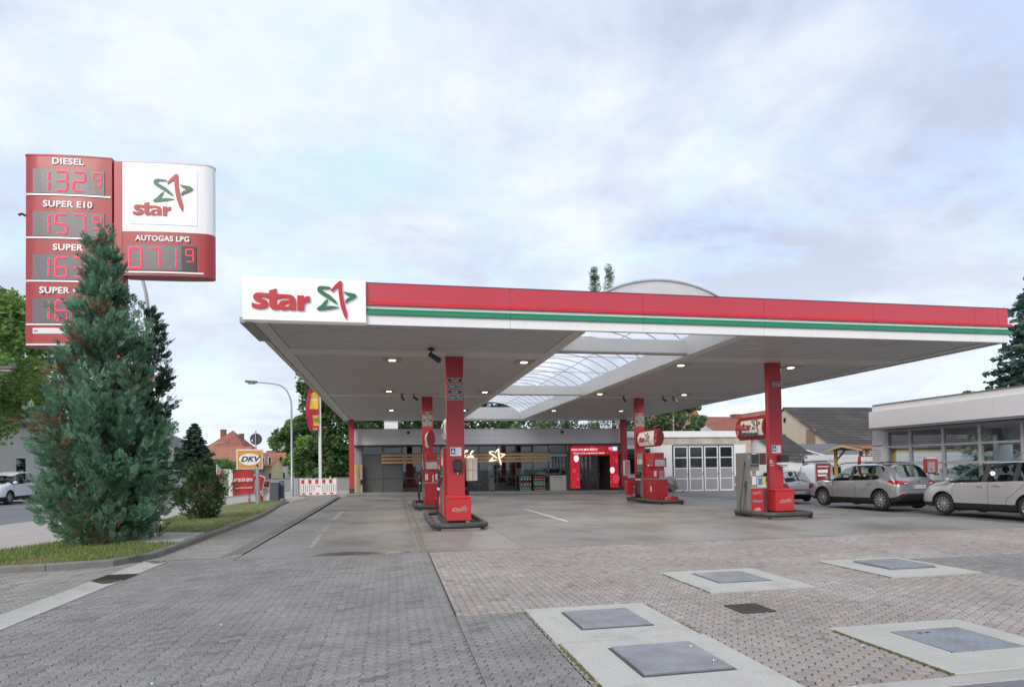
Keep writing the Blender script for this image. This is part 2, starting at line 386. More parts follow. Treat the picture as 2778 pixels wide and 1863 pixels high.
def stone_tone():                                 # most blocks alike, a few replaced or soiled ones
    return rnd.choice((-1.3, -1.0, .9)) if rnd.random() < .045 else rnd.gauss(0, .3)
def single_hexes(r):
    a = HA; W = 1.5*a; Hh = a*math.sqrt(3); out = []
    for i in range(int(r[0]/W)-2, int(r[2]/W)+3):
        for j in range(int(r[1]/Hh)-2, int(r[3]/Hh)+2):
            cx, cy = i*W, j*Hh+(i % 2)*Hh/2
            if r[0]-.07 < cx < r[2]+.07 and r[1]-.07 < cy < r[3]+.07 and in_view(cx, cy): out.append((cx, cy))
    return out
def paving(name, part, field, rects, mat, bedmat, polyf, centres, keep=300, jig=.0026, bed=True, dz=0., joint=.003):
    root = setting(name)
    for r in rects:
        if bed:
            n = max(1, int((r[3]-r[1])/3)); 
            for k in range(n):
                ya, yb = r[1]+(r[3]-r[1])*k/n, r[1]+(r[3]-r[1])*(k+1)/n
                sheet('joint_bed', [(r[0], ya), (r[2], ya), (r[2], yb), (r[0], yb)], bedmat, -.011+dz, parent=root)
    L = []
    for r in rects:
        for c in centres(r):
            P = clip(polyf(*c), r)
            if len(P) >= 3:
                ar = abs(sum(P[i-1][0]*P[i][1]-P[i][0]*P[i-1][1] for i in range(len(P))))/2
                if ar > .0015: L.append((math.hypot(c[0], c[1]), P))
    L.sort(key=lambda q: q[0])
    for d, P in L[:keep]:
        mb = MB(); stone(mb, P, rnd.uniform(-jig, jig)+dz, joint=joint); o = mb.build(part, mat, root); o['tone'] = stone_tone()
    if L[keep:]:
        mb = MB(); T = []
        for d, P in L[keep:]: stone(mb, P, rnd.uniform(-jig, jig)+dz, joint=joint, tones=T, tone=stone_tone())
        o = mb.build(field, mat, root); at_ = o.data.attributes.new('tone', 'FLOAT', 'FACE'); at_.data.foreach_set('value', T); o['kind'] = 'stuff'
    return root
GREYR = [(-4.0, 1.5, .665, 12.08), (.665, 1.5, 1.42, 6.82), (8.27, 6.8, 11.2, 8.9), (-4.0, 12.08, -2.85, 12.9)]
BROWNR = [(.675, 6.83, 8.265, 12.1), (1.42, 3.98, 8.265, 6.83), (8.275, 8.9, 16.2, 12.4), (8.275, 3.98, 11.5, 6.795)]
paving('grey_paving', 'paver', 'paver_field', GREYR, ST_G, BED2, double_hex, hexes)
paving('brown_paving', 'paver', 'paver_field', BROWNR, ST_B, M('joint_brown', (.105, .093, .075), .95, var=.3, vs=9, alt=(.09, .10, .05), altm=(.5, .7), alts=1.2), hexpts, single_hexes, joint=.0055)
paving('drive_strip_paving', 'paver', 'paver_field', [(-4.95, 12.4, -3.12, 38.2)], ST_L, BED, double_hex, hexes, keep=120, dz=.003, joint=.005)
# footway of rectangular bricks laid at an angle
BA = R(52)
def brick_pts(cx, cy):
    c, s = math.cos(BA), math.sin(BA)
    return [(cx+px*c-py*s, cy+px*s+py*c) for px, py in ((-.1,-.05),(.1,-.05),(.1,.05),(-.1,.05))]
def brick_centres(r):
    c, s = math.cos(BA), math.sin(BA); out = []
    for i in range(-90, 120):
        for j in range(-10, 220):
            px, py = i*.2+(j % 2)*.1, j*.1; x, y = px*c-py*s, px*s+py*c
            if r[0]-.1 < x < r[2]+.1 and r[1]-.1 < y < r[3]+.1 and in_view(x, y, m=20): out.append((x, y))
    return out
paving('footway_paving', 'paving_brick', 'paving_brick_field', [(-8.6, 7.0, -4.38, 12.3)], ST_L, BED, brick_pts, brick_centres, jig=.002, joint=.008)

# gutter of dished slabs along the footway, with its iron grate
g = setting('gutter')
y = 6.6
while y < 12.3:
    y1 = y+.48
    if y < 10.4 < y1+.1: y1 = 10.30
    if not (10.28 <= y < 10.9):
        m = MB(); n = 6
        for k in range(n):
            xa, xb = -4.40+.42*k/n, -4.40+.42*(k+1)/n
            za, zb = (.012-.045*math.sin(math.pi*k/n)), (.012-.045*math.sin(math.pi*(k+1)/n))
            m.add([(xa, y, za), (xb, y, zb), (xb, y1-.012, zb), (xa, y1-.012, za), (xa, y, -.06), (xb, y, -.06), (xb, y1-.012, -.06), (xa, y1-.012, -.06)],
                  [(0,1,2,3), (0,4,5,1), (2,6,7,3)] + ([(3,7,4,0)] if k == 0 else []) + ([(1,5,6,2)] if k == n-1 else []))
        o = m.build('gutter_slab', CONC, g)
        y = y1
    else: y = 10.9
IRON = M('rusty_iron', (.075, .066, .06), .6, .5, var=.2, vs=12, alt=(.10, .07, .052), alts=8)
def grate(x0, y0, x1, y1, label, along='x', n=7):
    t = thing('drain_grate', label, 'drain grate', ((x0+x1)/2, (y0+y1)/2, 0)); w, d = (x1-x0)/2, (y1-y0)/2
    MB().box(-w, -d, -.05, w, d, -.035).build('pit', M('pit_black', (.006,.006,.006), .9), t)
    m = MB().box(-w, -d, -.03, -w+.03, d, .012).box(w-.03, -d, -.03, w, d, .012).box(-w+.03, -d, -.03, w-.03, -d+.03, .012).box(-w+.03, d-.03, -.03, w-.03, d, .012); m.build('frame', IRON, t)
    for k in range(n):
        c = -d+.03+(2*d-.06)*(k+.5)/n
        if along == 'x': MB().box(-w+.03, c-.013, -.03, w-.03, c+.013, .009).build('bar', IRON, t)
        else:
            c = -w+.03+(2*w-.06)*(k+.5)/n; MB().box(c-.013, -d+.03, -.03, c+.013, d-.03, .009).build('bar', IRON, t)
grate(-4.42, 10.31, -3.97, 10.89, 'rusty drain grate let into the dished gutter beside the footway', 'y', 8)
grate(3.68, 6.13, 4.07, 6.52, 'small rusty drain grate in the brown paving between the tank covers')

# ------------------------------------------------ forecourt of concrete slabs under the canopy
fc = setting('forecourt')
XJ = [-2.82, .50, .69, 2.58, 6.15, 9.70, 11.82, 15.5]; YJ = [12.07, 16.0, 20.4, 24.8, 29.2, 33.6, 38.25]
for i in range(len(XJ)-1):
    for j in range(len(YJ)-1):
        x0, x1, y0, y1 = XJ[i]+.006, XJ[i+1]-.006, YJ[j]+.006, YJ[j+1]-.006
        if j == 0 and XJ[i] >= 9.7: y0 = 12.3
        C = [(x0, y0), (x1, y0), (x1, y1), (x0, y1)]; ym = (y0+y1)/2; C = [(x0, y0), (x1, y0), (x1, ym), (x1, y1), (x0, y1), (x0, ym)]
        m = MB().add([(a, b, gz(a, b)+.006) for a, b in C]+[(a, b, gz(a, b)-.06) for a, b in C], [(0,1,2,5), (5,2,3,4)]+[(k, 6+k, 6+(k+1) % 6, (k+1) % 6) for k in range(6)])
        o = m.build('concrete_slab', FLOOR, fc); o['tone'] = rnd.uniform(-.35, .35)-(.25 if i == 1 else 0)
sheet('slab_bed', [(-3.0, 12.1), (15.6, 12.3), (15.6, 24), (-3.0, 24)], M('joint_tar', (.03,.03,.03), .9), -.03, parent=fc)
sheet('slab_bed', [(-3.0, 24), (15.6, 24), (15.6, 38.25), (-3.0, 38.25)], MATS['joint_tar'], -.03, parent=fc)
# drainage channel stones on the left edge
for k in range(26):
    y0 = 12.9+k*.98
    xa = -3.12-.006*k; m = MB(); z = gz(xa, y0)
    m.add([(xa, y0, z+.012), (xa+.13, y0, z-.012), (xa+.27, y0, z+.01), (xa+.27, y0+.97, z+.01), (xa+.13, y0+.97, z-.012), (xa, y0+.97, z+.012)], [(0,1,4,5), (1,2,3,4)])
    m.build('channel_stone', KERB, fc)
# the steel rails of the spill channel beside the pumps
STEELR = M('worn_steel_rail', (.36, .31, .27), .5, .6, var=.2, vs=8)
for xr in (.505, .685):
    MB().add([(xr-.012, 12.1, .012), (xr+.012, 12.1, .012), (xr-.10+.012, 38, gz(0, 38)+.012), (xr-.10-.012, 38, gz(0, 38)+.012)], [(0,1,2,3)]).build('channel_rail', STEELR, fc)
# pale line paint, worn
def stripe(name, pts, w, mat=PAINT, dz=.0105):
    return [MB().add([(a[0]-w/2, a[1], gz(*a)+dz), (a[0]+w/2, a[1], gz(*a)+dz), (b[0]+w/2, b[1], gz(*b)+dz), (b[0]-w/2, b[1], gz(*b)+dz)], [(0,1,2,3)]).build(name, mat, fc) for a, b in pts]
WORN = M('worn_paint', (.30, .285, .265), .7, var=.2, vs=5)
stripe('painted_line', [((-1.66, 13.4), (-1.76, 16.2)), ((-1.78, 16.8), (-1.83, 19.0))], .12, WORN)
stripe('painted_line', [((-1.85, 20.8), (-1.9, 25.0))], .13, M('faint_paint', (.36, .35, .33), .7, var=.2, vs=4))
stripe('painted_line', [((5.02, 17.6), (5.04, 23.6))], .11)
stripe('painted_line', [((7.44, 21.5), (7.44, 22.4)), ((7.44, 23.0), (7.44, 24.0))], .1, WORN)
pud = MB(); pts = [(-1.5,12.16),(-.9,12.1),(-.2,12.1),(.35,12.14),(.3,12.35),(-.1,12.46),(-.5,12.5),(-.8,12.62),(-1.2,12.55),(-1.45,12.35)]
pud.add([(x, y, .0085) for x, y in pts], [tuple(range(len(pts)))])
o = pud.build('puddle', M('puddle_water', (.085, .068, .058), .28, spec=.4)); tag(o, 'shallow brown rain puddle at the edge of the concrete forecourt', 'puddle')

# ------------------------------------------------ tank cover slabs
PLATE = M('tread_plate_steel', (.31, .32, .345), .45, .5, var=.16, vs=4, rv=.1, alt=(.25, .235, .22), altm=(.5, .75), alts=3)
def manhole(x0, y0, x1, y1, cx0, cy0, cx1, cy1, label, lift=.03, seg=None, flush=False):
    X, Y = (x0+x1)/2, (y0+y1)/2; t = thing('tank_cover', label, 'manhole cover', (X, Y, 0), group='tank covers in the yard')
    P = lambda *a: [v-(X, Y)[k % 2] for k, v in enumerate(a)]
    a0, b0, a1, b1 = P(x0, y0, x1, y1); c0, d0, c1, d1 = P(cx0, cy0, cx1, cy1); zt = .014
    if not seg:
        MB().box(a0, b0, -.05, a1, d0, zt).box(a0, d1, -.05, a1, b1, zt).box(a0, d0, -.05, c0, d1, zt).box(c1, d0, -.05, a1, d1, zt).build('concrete_surround', CONC, t)
    else:
        for (p, q, r, s) in seg:
            p, q, r, s = P(p, q, r, s); MB().box(p+.006, q+.006, -.05, r-.006, s-.006, zt).build('surround_stone', M('ribbed_concrete', (.44, .43, .385), .8, var=.1, vs=2, speck=.08, bump=.25, bs=50), t, bevel=.004)
        MB().box(a0+.01, b0+.01, -.06, a1-.01, b1-.01, -.02).build('bedding', BED, t)
    MB().box(c0, d0, -.04, c1, d1, zt+.002 if not flush else .0).build('frame', M('frame_dark_steel', (.10,.105,.11), .5, .5), t)
    zc = .012 if flush else zt+lift
    e = .025
    lid = MB().box(c0+e, d0+e, 0, c1-e, d1-e, zc).build('lid', PLATE, t, bevel=.004)
    # raised tread lozenges
    m = MB(); k = 0; st = .05
    ny = int((d1-d0-2*e-.03)/st); nx = int((c1-c0-2*e-.03)/st)
    for i in range(nx):
        for j in range(ny):
            x = c0+e+.02+i*st+st/2; y = d0+e+.02+j*st+st/2; s = 1 if (i+j) % 2 else -1; h, w = .02, .006
            q = .7071; ax = Vector((q*h, s*q*h, 0)); ay = Vector((-s*q*w, q*w, 0))
            V = [Vector((x, y, zc))+p for p in (-ax, -ay, ax, ay)]; m.add(V+[Vector((x, y, zc+.004))], [(0,1,4),(1,2,4),(2,3,4),(3,0,4)])
    o = m.build('tread_pattern', PLATE, lid); o['kind'] = 'stuff'
    if not flush:
        for hx, hy in ((c1-e-.06, d1-e-.16), (c1-e-.06, d0+e+.16)): MB().lathe([(.018, zc), (.018, zc+.004), (.01, zc+.0045), (.01, zc+.001)], (hx, hy, 0), 12).build('lock', CHROME, lid)
    else:
        for dx in (-.05, .03): MB().box(dx-.02, d1-.14, zc+.001, dx+.02, d1-.12, zc+.004).build('lift_slot', BLACK, lid)
    return t
manhole(1.44, 5.475, 2.83, 6.86, 1.79, 5.85, 2.55, 6.62, 'raised tread plate cover on the pale concrete slab at the corner of the grey paving', .018)
manhole(1.48, 4.0, 2.87, 5.462, 1.83, 4.44, 2.61, 5.22, 'raised tread plate cover with two locks on pale concrete, joined to a second slab behind', .022)
manhole(3.89, 7.2, 5.36, 8.72, 4.28, 7.7, 5.08, 8.5, 'raised tread plate cover on a square concrete slab behind the drain grate', .012)
manhole(6.77, 7.5, 8.25, 9.06, 7.2, 8.0, 8.02, 8.8, 'raised tread plate cover on a square concrete slab beside the dark paving patch', .03)
manhole(4.12, 3.98, 5.57, 5.37, 4.56, 4.42, 5.31, 5.13, 'flush tread plate cover framed by separate ribbed concrete stones', 0,
        [(4.12, 4.9, 4.56, 5.37), (4.12, 4.43, 4.56, 4.9), (4.12, 3.98, 4.75, 4.43), (4.75, 3.98, 5.31, 4.43), (5.31, 3.98, 5.57, 4.6), (5.31, 4.6, 5.57, 5.37), (4.56, 5.12, 4.95, 5.37), (4.95, 5.12, 5.31, 5.37)], True)
# brick row and asphalt at the street edge
br = setting('edge_brick_row'); x = 2.9
while x < 6.4:
    w = rnd.choice((.2, .21, .19)); m = MB(); stone(m, [(x, 3.8), (x+w, 3.8), (x+w, 3.975), (x, 3.975)], .004, joint=.004)
    o = m.build('edge_brick', M('edge_brick_stone', (.40, .38, .35), .85, var=.12, vs=3, speck=.1), br); x += w
o = MB().add([(2.9, 0, 0), (9, 0, 0), (9, 3.795, .002), (2.9, 3.795, .002)], [(0,1,2,3)]).build('street_asphalt', ASPH); struct(o)
# ------------------------------------------------ moss in the joints round the cover slabs, litter
MOSS = M('moss', (.10, .11, .03), .95, var=.3, vs=20)
def moss(name, a, b, n, label):
    m = MB(); a, b = Vector((*a, 0)), Vector((*b, 0)); d = b-a; nn = Vector((-d.y, d.x, 0)).normalized()
    for k in range(n):
        p = a+d*rnd.random()+nn*rnd.gauss(0, .008); r = rnd.uniform(.004, .013); m.lathe([(r, 0), (r*.8, r*.5), (0, r*.8)], (p.x, p.y, .004), 6)
    o = m.build(name, MOSS); o['kind'] = 'stuff'; tag(o, label, 'moss')
moss('moss', (4.11, 5.3), (4.11, 4.0), 260, 'green moss in the joint along the ribbed stone surround')
moss('moss', (2.85, 6.8), (2.86, 4.1), 160, 'moss strip along the joint of the double tank cover slab')
moss('moss', (3.88, 8.6), (3.88, 7.2), 110, 'moss strip along the joint of the square slab behind the drain grate')
moss('moss', (6.76, 9.0), (6.76, 7.5), 110, 'moss strip along the joint of the square slab beside the dark paving')
moss('moss', (1.44, 6.8), (1.47, 4.1), 200, 'dark moss strip between the grey paving and the double cover slab')
for (u, v, c, lab) in [(1130/3.34+600-338, 1695, (.45,.75,.72), 'pale green scrap of paper on the grey paving'), (531, 1620, (.4,.72,.7), 'tiny turquoise wrapper lying on the grey paving near the gutter'), (2340, 1752, (.4,.75,.72), 'small turquoise scrap on the brown paving beside the ribbed stones'), (412, 1855, (.4,.75,.7), 'turquoise scrap lying near the middle of the grey paving')]:
    d = ray(u, v); p = EYE+d*(-1.6/d.z); m = MB().box(-.018, -.008, 0, .018, .008, .006)
    o = m.build('litter_scrap', M('scrap_turquoise', c, .6)); o.location = (p.x, p.y, .003); o.rotation_euler = (0, 0, rnd.uniform(0, 3)); tag(o, lab, 'litter', 'litter scraps')

# ------------------------------------------------ kerb, verge, footpath, street
KP = [(-7.6, 11.55), (-6.7, 11.55), (-5.9, 11.60), (-5.1, 11.76), (-4.62, 12.0), (-4.40, 12.35), (-4.36, 13.0), (-4.36, 14.2), (-4.38, 16.5), (-4.38, 19.2), (-4.42, 22.0), (-4.52, 24.2), (-4.68, 26.2), (-4.85, 28.2), (-4.95, 30.2), (-4.97, 32.2)]
kb = setting('kerb')
def resample(P, st):
    Q = [Vector((*p, 0)) for p in P]; o = [Q[0]]; acc = 0
    for a, b in zip(Q, Q[1:]):
        L = (b-a).length; t = st-acc
        while t <= L: o.append(a+(b-a)*(t/L)); t += st
        acc = (acc+L) % st
    return o
def fillet(P, it=2):
    for _ in range(it):
        o = [P[0]]
        for a, b in zip(P, P[1:]): o += [(a[0]*.75+b[0]*.25, a[1]*.75+b[1]*.25), (a[0]*.25+b[0]*.75, a[1]*.25+b[1]*.75)]
        P = o+[P[-1]]
    return P
KQ = resample(fillet(KP), .97)
for a, b in zip(KQ, KQ[1:]):
    d = (b-a).normalized(); n = Vector((-d.y, d.x, 0)); a2, b2 = a+d*.006, b-d*.006; z = rnd.uniform(-.004, .004)
    m = MB().extr([a2+n*.0+Vector((0,0,-.05)), a2+Vector((0,0,.095+z)), a2+n*.025+Vector((0,0,.12+z)), a2+n*.13+Vector((0,0,.12+z)), a2+n*.13+Vector((0,0,-.05))], b2-a2)
    m.build('kerb_stone', KERB, kb)
KC = fillet(KP)
# verge (earth + grass) behind the kerb
VIN = [(-7.75, 13.6), (-7.6, 14.6), (-7.3, 15.6), (-6.9, 16.4), (-6.6, 17.2), (-6.4, 19.0), (-6.8, 20.5), (-7.2, 21.5), (-7.4, 24.0), (-7.3, 27), (-7.1, 29.5), (-6.9, 31), (-6.2, 32.4), (-5.2, 32.4)]
K2 = [(p[0]-.1, p[1]+(.1 if p[1] < 12.2 else 0)) for p in KC if p[1] >= 11.5]
vp = K2+VIN[::-1]
GRND = M('verge_soil', (.15, .17, .06), .95, var=.25, vs=3, alt=(.23, .20, .10), alts=.9)
vo = MB().add([(x, y, gz(x, y)+.10) for x, y in vp], [tuple(range(len(vp)))]).build('verge', GRND); struct(vo)
def inside(x, y, P):
    c = False; j = len(P)-1
    for i in range(len(P)):
        if (P[i][1] > y) != (P[j][1] > y) and x < (P[j][0]-P[i][0])*(y-P[i][1])/(P[j][1]-P[i][1])+P[i][0]: c = not c
        j = i
    return c
SLABR = [(-6.2, 15.1), (-4.5, 14.5), (-4.5, 16.6), (-6.1, 17.1)]
sl = MB().prism(SLABR, .10, .118).build('foundation_slab', M('old_concrete', (.36, .35, .34), .85, var=.12, vs=2, speck=.08)); tag(sl, 'flat grey concrete foundation slab in the grass beside the conifer', 'concrete slab')
def blades(name, spots, h, mat, hv=.5, lean=.5, w=.006):
    V = []; Fc = []; T = []
    for (x, y, z) in spots:
        a = rnd.uniform(0, 6.283); hh = h*rnd.uniform(1-hv, 1+hv); l = rnd.uniform(0, lean)*hh; b = rnd.uniform(0, 6.283); n = len(V)
        dx, dy = w*math.cos(a), w*math.sin(a); lx, ly = l*math.cos(b), l*math.sin(b)
        V += [(x-dx, y-dy, z), (x+dx, y+dy, z), (x+lx*.4+dx*.7, y+ly*.4+dy*.7, z+hh*.6), (x+lx*.4-dx*.7, y+ly*.4-dy*.7, z+hh*.6), (x+lx, y+ly, z+hh)]
        Fc += [(n, n+1, n+2, n+3), (n+3, n+2, n+4)]; t = rnd.uniform(-.5, .5); T += [t, t]
    mb = MB(); mb.v = V; mb.f = Fc; mb.m = [0]*len(Fc); o = mb.build(name, mat)
    q = o.data.attributes.new('tone', 'FLOAT', 'FACE'); q.data.foreach_set('value', T); o['kind'] = 'stuff'; return o
GRASS = M('grass_blade', (.185, .245, .075), .7, tone=.7, var=.15, vs=1.5, alt=(.32, .30, .13), altm=(.5, .72), alts=.7, tr=.3)
sp = []
while len(sp) < 26000:
    x, y = rnd.uniform(-7.8, -4.3), 11.5+21*rnd.random()**1.5
    if inside(x, y, vp) and not inside(x, y, SLABR): sp.append((x, y, .10))
o = blades('grass', sp, .05, GRASS, w=.007); o['label'] = 'short green grass on the kerbed verge'; o['category'] = 'grass'
# footpath behind the verge
def ribbon(pts, w0, w1, dz, zf=None):
    m = MB(); n = len(pts); V = []
    for i, p in enumerate(pts):
        a = Vector((*pts[max(0, i-1)], 0)); b = Vector((*pts[min(n-1, i+1)], 0)); d = (b-a).normalized(); nn = Vector((d.y, -d.x, 0))
        for w in (w0, w1):
            q = Vector((*p, 0))+nn*w; V.append((q.x, q.y, gz(q.x, q.y)+dz))
    m.add(V, [(2*i, 2*i+1, 2*i+3, 2*i+2) for i in range(n-1)]); return m
RC = fillet([(-17.3, -30), (-17.3, 10), (-16.9, 24), (-13.6, 38), (-11.2, 52), (-9.6, 70), (-8.0, 100), (-4, 150), (6, 260)], 2)
struct(ribbon(RC, -4.6, 4.6, -.03).build('road', ASPH))
struct(ribbon(RC, 4.6, 10.8, -.012).build('footpath', SIDEW))
struct(ribbon(RC, -9.0, -4.6, -.012).build('far_footpath', SIDEW))
rl = setting('road_markings')
for w in (4.32, -2.2): ribbon(RC, w, w+.12, -.024).build('edge_line', PAINT, rl)
mcl = resample(RC, 6.0)
for a, b in zip(mcl[::1], mcl[1:]):
    d = b-a; p = [(a.x, a.y), (a.x+d.x*.5, a.y+d.y*.5)]; ribbon(p, .9, 1.02, -.024).build('lane_dash', PAINT, rl)
# ================================================================ CANOPY
XL, XR, YF, YB, ZB, ZT = -3.04, 16.4, 13.92, 41.35, 4.78, 5.69
SX0, SX1 = 4.55, 8.45
SOFF = M('soffit_lamella', (.66, .66, .65), .5, var=.06, vs=.8)
BAND = M('soffit_band', (.70, .70, .69), .5, var=.04, vs=.8)
BEAM = M('white_beam', (.74, .735, .70), .5, var=.04, vs=.6)
cp = thing('canopy', 'wide flat filling station canopy with red, green and white fascia and glazed barrel skylight', 'canopy', (6.7, 27, 0))
cpo = Matrix.Translation((-6.7, -27, 0))
def cpb(m, name, mat, par=None, **k):
    o = m.build(name, mat, par or cp, **k); o.matrix_local = cpo if par is None else Matrix(); return o
# soffit: narrow lamellas run across, one field either side of the skylight
m = MB(); y = YF+.25
while y < YB-.1:
    if not (16.95 < y+.05 < 17.75 or 27.0 < y+.05 < 27.9):
        m.box(XL+.45, y, ZB+.02, SX0-.32, y+.145, ZB+.05).box(SX1+.34, y, ZB+.02, XR-.62, y+.145, ZB+.05)
    y += .205
o = cpb(m, 'soffit_lamellas', SOFF); o['kind'] = 'stuff'
cpb(MB().box(XL+.42, YF+.2, ZB+.055, SX0-.3, YB-.05, ZB+.09).box(SX1+.3, YF+.2, ZB+.055, XR-.6, YB-.05, ZB+.09), 'soffit_backing', M('soffit_gap', (.03,.03,.03), .8))
for y0, y1 in ((16.95, 17.72), (27.0, 27.88), (40.9, YB-.02)):
    for x0, x1 in ((XL+.44, SX0-.31), (SX1+.33, XR-.61)): cpb(MB().box(x0, y0, ZB, x1, y1, ZB+.06), 'soffit_band', BAND)
cpb(MB().box(XL+.17, YF+.2, ZB-.005, XL+.44, YB, ZB+.06), 'soffit_band', BAND)
cpb(MB().box(XR-.61, YF+.2, ZB-.005, XR-.32, YB, ZB+.06), 'soffit_band', BAND)
cpb(MB().box(SX0-.31, YF+.2, ZB-.004, SX0-.0, YB, ZB+.56), 'edge_beam', BEAM, bevel=.008)
cpb(MB().box(SX1, YF+.2, ZB-.004, SX1+.33, YB, ZB+.56), 'edge_beam', BEAM, bevel=.008)
for y0 in (16.7, 26.85, 40.55):
    cpb(MB().box(SX0, y0+.06, ZB+.07, SX1, y0+.2, ZB+.45), 'cross_beam', BEAM)
    cpb(MB().box(SX0, y0, ZB+.03, SX1, y0+.26, ZB+.07), 'beam_flange', M('beam_flange_grey', (.42,.41,.40), .5))
# roof deck (seen only from above)
DECK = M('roof_deck', (.42, .42, .43), .7, var=.1)
cpb(MB().box(XL+.1, YF+.15, ZB+.35, SX0-.05, YB-.02, ZB+.55).box(SX1+.05, YF+.15, ZB+.35, XR-.1, YB-.02, ZB+.55), 'roof_deck', DECK)
# barrel skylight: polycarbonate sheets between curved ribs
def poly_mat():
    m = bpy.data.materials.new('polycarbonate'); m.use_nodes = True; t = m.node_tree; N = t.nodes; L = t.links; N.remove(N['Principled BSDF'])
    a = N.new('ShaderNodeBsdfTranslucent'); a.inputs[0].default_value = (.95, .95, .97, 1)
    b = N.new('ShaderNodeBsdfTransparent'); b.inputs[0].default_value = (.94, .94, .97, 1)
    d = N.new('ShaderNodeBsdfDiffuse'); d.inputs[0].default_value = (.8, .8, .83, 1)
    m1 = N.new('ShaderNodeMixShader'); m1.inputs[0].default_value = .2; L.new(a.outputs[0], m1.inputs[1]); L.new(b.outputs[0], m1.inputs[2])
    m2 = N.new('ShaderNodeMixShader'); m2.inputs[0].default_value = .08; L.new(m1.outputs[0], m2.inputs[1]); L.new(d.outputs[0], m2.inputs[2])
    L.new(m2.outputs[0], N['Material Output'].inputs[0]); return m
PC = poly_mat(); ALU = M('aluminium_rib', (.48, .48, .49), .45, .5)
xc, hw, zs, zt = (SX0+SX1)/2, (SX1-SX0)/2+.08, 5.36, 6.06
def arc(n=18):
    Rr = (hw**2+(zt-zs)**2)/(2*(zt-zs)); a0 = math.asin(hw/Rr)
    return [(xc+Rr*math.sin(a0*(2*k/n-1)), zt-Rr+Rr*math.cos(a0*(2*k/n-1))) for k in range(n+1)]
A = arc(); ribs = [14.12+1.045*k for k in range(27)]
for k, (ya, yb) in enumerate(zip(ribs, ribs[1:])):
    m = MB(); m.add([(x, ya+.02, z) for x, z in A]+[(x, yb-.02, z) for x, z in A], [(i, i+1, len(A)+i+1, len(A)+i) for i in range(len(A)-1)])
    cpb(m, 'skylight_sheet', PC, smooth=60)
for y in ribs:
    cpb(MB().tube([(x, y, z-.01) for x, z in A], .019, 6), 'skylight_rib', ALU)
for fx in (-.97, .97):
    cpb(MB().box(xc+fx-.012, 14.1, 5.80, xc+fx+.012, 41.2, 5.815), 'skylight_purlin', ALU)
for y0 in (20.3, 23.7, 31.5, 35.5): cpb(MB().tube([(SX0, y0, 5.34), (SX1, y0, 5.34)], .012, 6), 'tie_rod', ALU)
ga = MB().extr([(SX0-.1, 14.08, 5.3)]+[(x, 14.08, z+.04) for x, z in A]+[(SX1+.1, 14.08, 5.3)], (0, .03, 0)); cpb(ga, 'skylight_gable', M('gable_sheet', (.78,.78,.80), .5, var=.04, tr=.35), fix=True)
cpb(MB().tube([(x, 14.07, z+.045) for x, z in A], .03, 6), 'gable_rim', M('rim_alu', (.55,.56,.58), .35, .6))
# fascia panels
seams = [-.52, 2.69, 5.92, 9.11, 12.23, 15.35, 16.08, XR]
WSTR = WHITE; FLIP = M('red_lip', (.58, .022, .035), .4, var=.04)
GDK = M('green_dark', (.012, .16, .085), .35, var=.06)
for a, b in zip(seams, seams[1:]):
    a += .004
    cpb(MB().box(a, YF, 5.275, b-.004, YF+.12, ZT), 'red_fascia_panel', RED)
    cpb(MB().extr([(a, YF-.055, 5.205), (a, YF-.055, 5.25), (a, YF, 5.285), (a, YF+.1, 5.285), (a, YF+.1, 5.205)], (b-a-.004, 0, 0)), 'red_fascia_lip', FLIP)
    cpb(MB().box(a, YF+.005, 5.125, b-.004, YF+.1, 5.205), 'white_fascia_strip', WSTR)
    cpb(MB().extr([(a, YF-.055, 5.0), (a, YF-.055, 5.075), (a, YF+.004, 5.135), (a, YF+.1, 5.135), (a, YF+.1, 5.0)], (b-a-.004, 0, 0)), 'green_fascia_band', GREEN)
    cpb(MB().box(a, YF, ZB, b-.004, YF+.12, 5.0), 'white_fascia_panel', WHITE)
cpb(MB().box(seams[0], YF-.004, ZT, XR+.01, YF+.14, ZT+.02), 'fascia_coping', M('coping_dark', (.10, .03, .06), .5))
# side returns
for xs, sg in ((XL, 1), (XR, -1)):
    y = YF+.13
    while y < YB:
        y2 = min(y+3.2, YB)
        cpb(MB().box(xs, y, ZB, xs+sg*.12, y2-.006, 5.0), 'white_fascia_panel', WHITEG)
        cpb(MB().box(xs-sg*.05, y, 5.003, xs+sg*.1, y2-.006, 5.125), 'green_fascia_band', GREEN)
        cpb(MB().box(xs+sg*.01, y, 5.128, xs+sg*.1, y2-.006, 5.205), 'white_fascia_strip', WHITEG)
        cpb(MB().box(xs-sg*.04, y, 5.208, xs+sg*.1, y2-.006, 5.27), 'red_fascia_lip', FLIP)
        cpb(MB().box(xs, y, 5.275, xs+sg*.12, y2-.006, ZT), 'red_fascia_panel', RED)
        y = y2
cpb(MB().box(XL+.13, YB-.12, ZB, XR-.13, YB, ZT-.01), 'rear_fascia', WHITEG)
cpb(MB().box(XR, YF-.05, 5.21, XR+.09, YF+.14, 5.265), 'red_fascia_lip', FLIP)
cpb(MB().box(XR, YF-.05, 5.0, XR+.09, YF+.14, 5.075), 'green_fascia_band', GREEN)
# edge gutter on the street side, rust-stained
cpb(MB().box(XL+.13, YF+.26, ZB+.0, XL+.165, YB, ZB+.12), 'edge_gutter', M('gutter_grey', (.33,.32,.31), .6, var=.1, alt=(.26,.13,.08), altm=(.62,.7), alts=.8))
cpb(MB().box(XL-.09, YF+.02, ZB-.03, XL+.16, YF+2.0, ZB+.09), 'sign_box_tail', GREY)
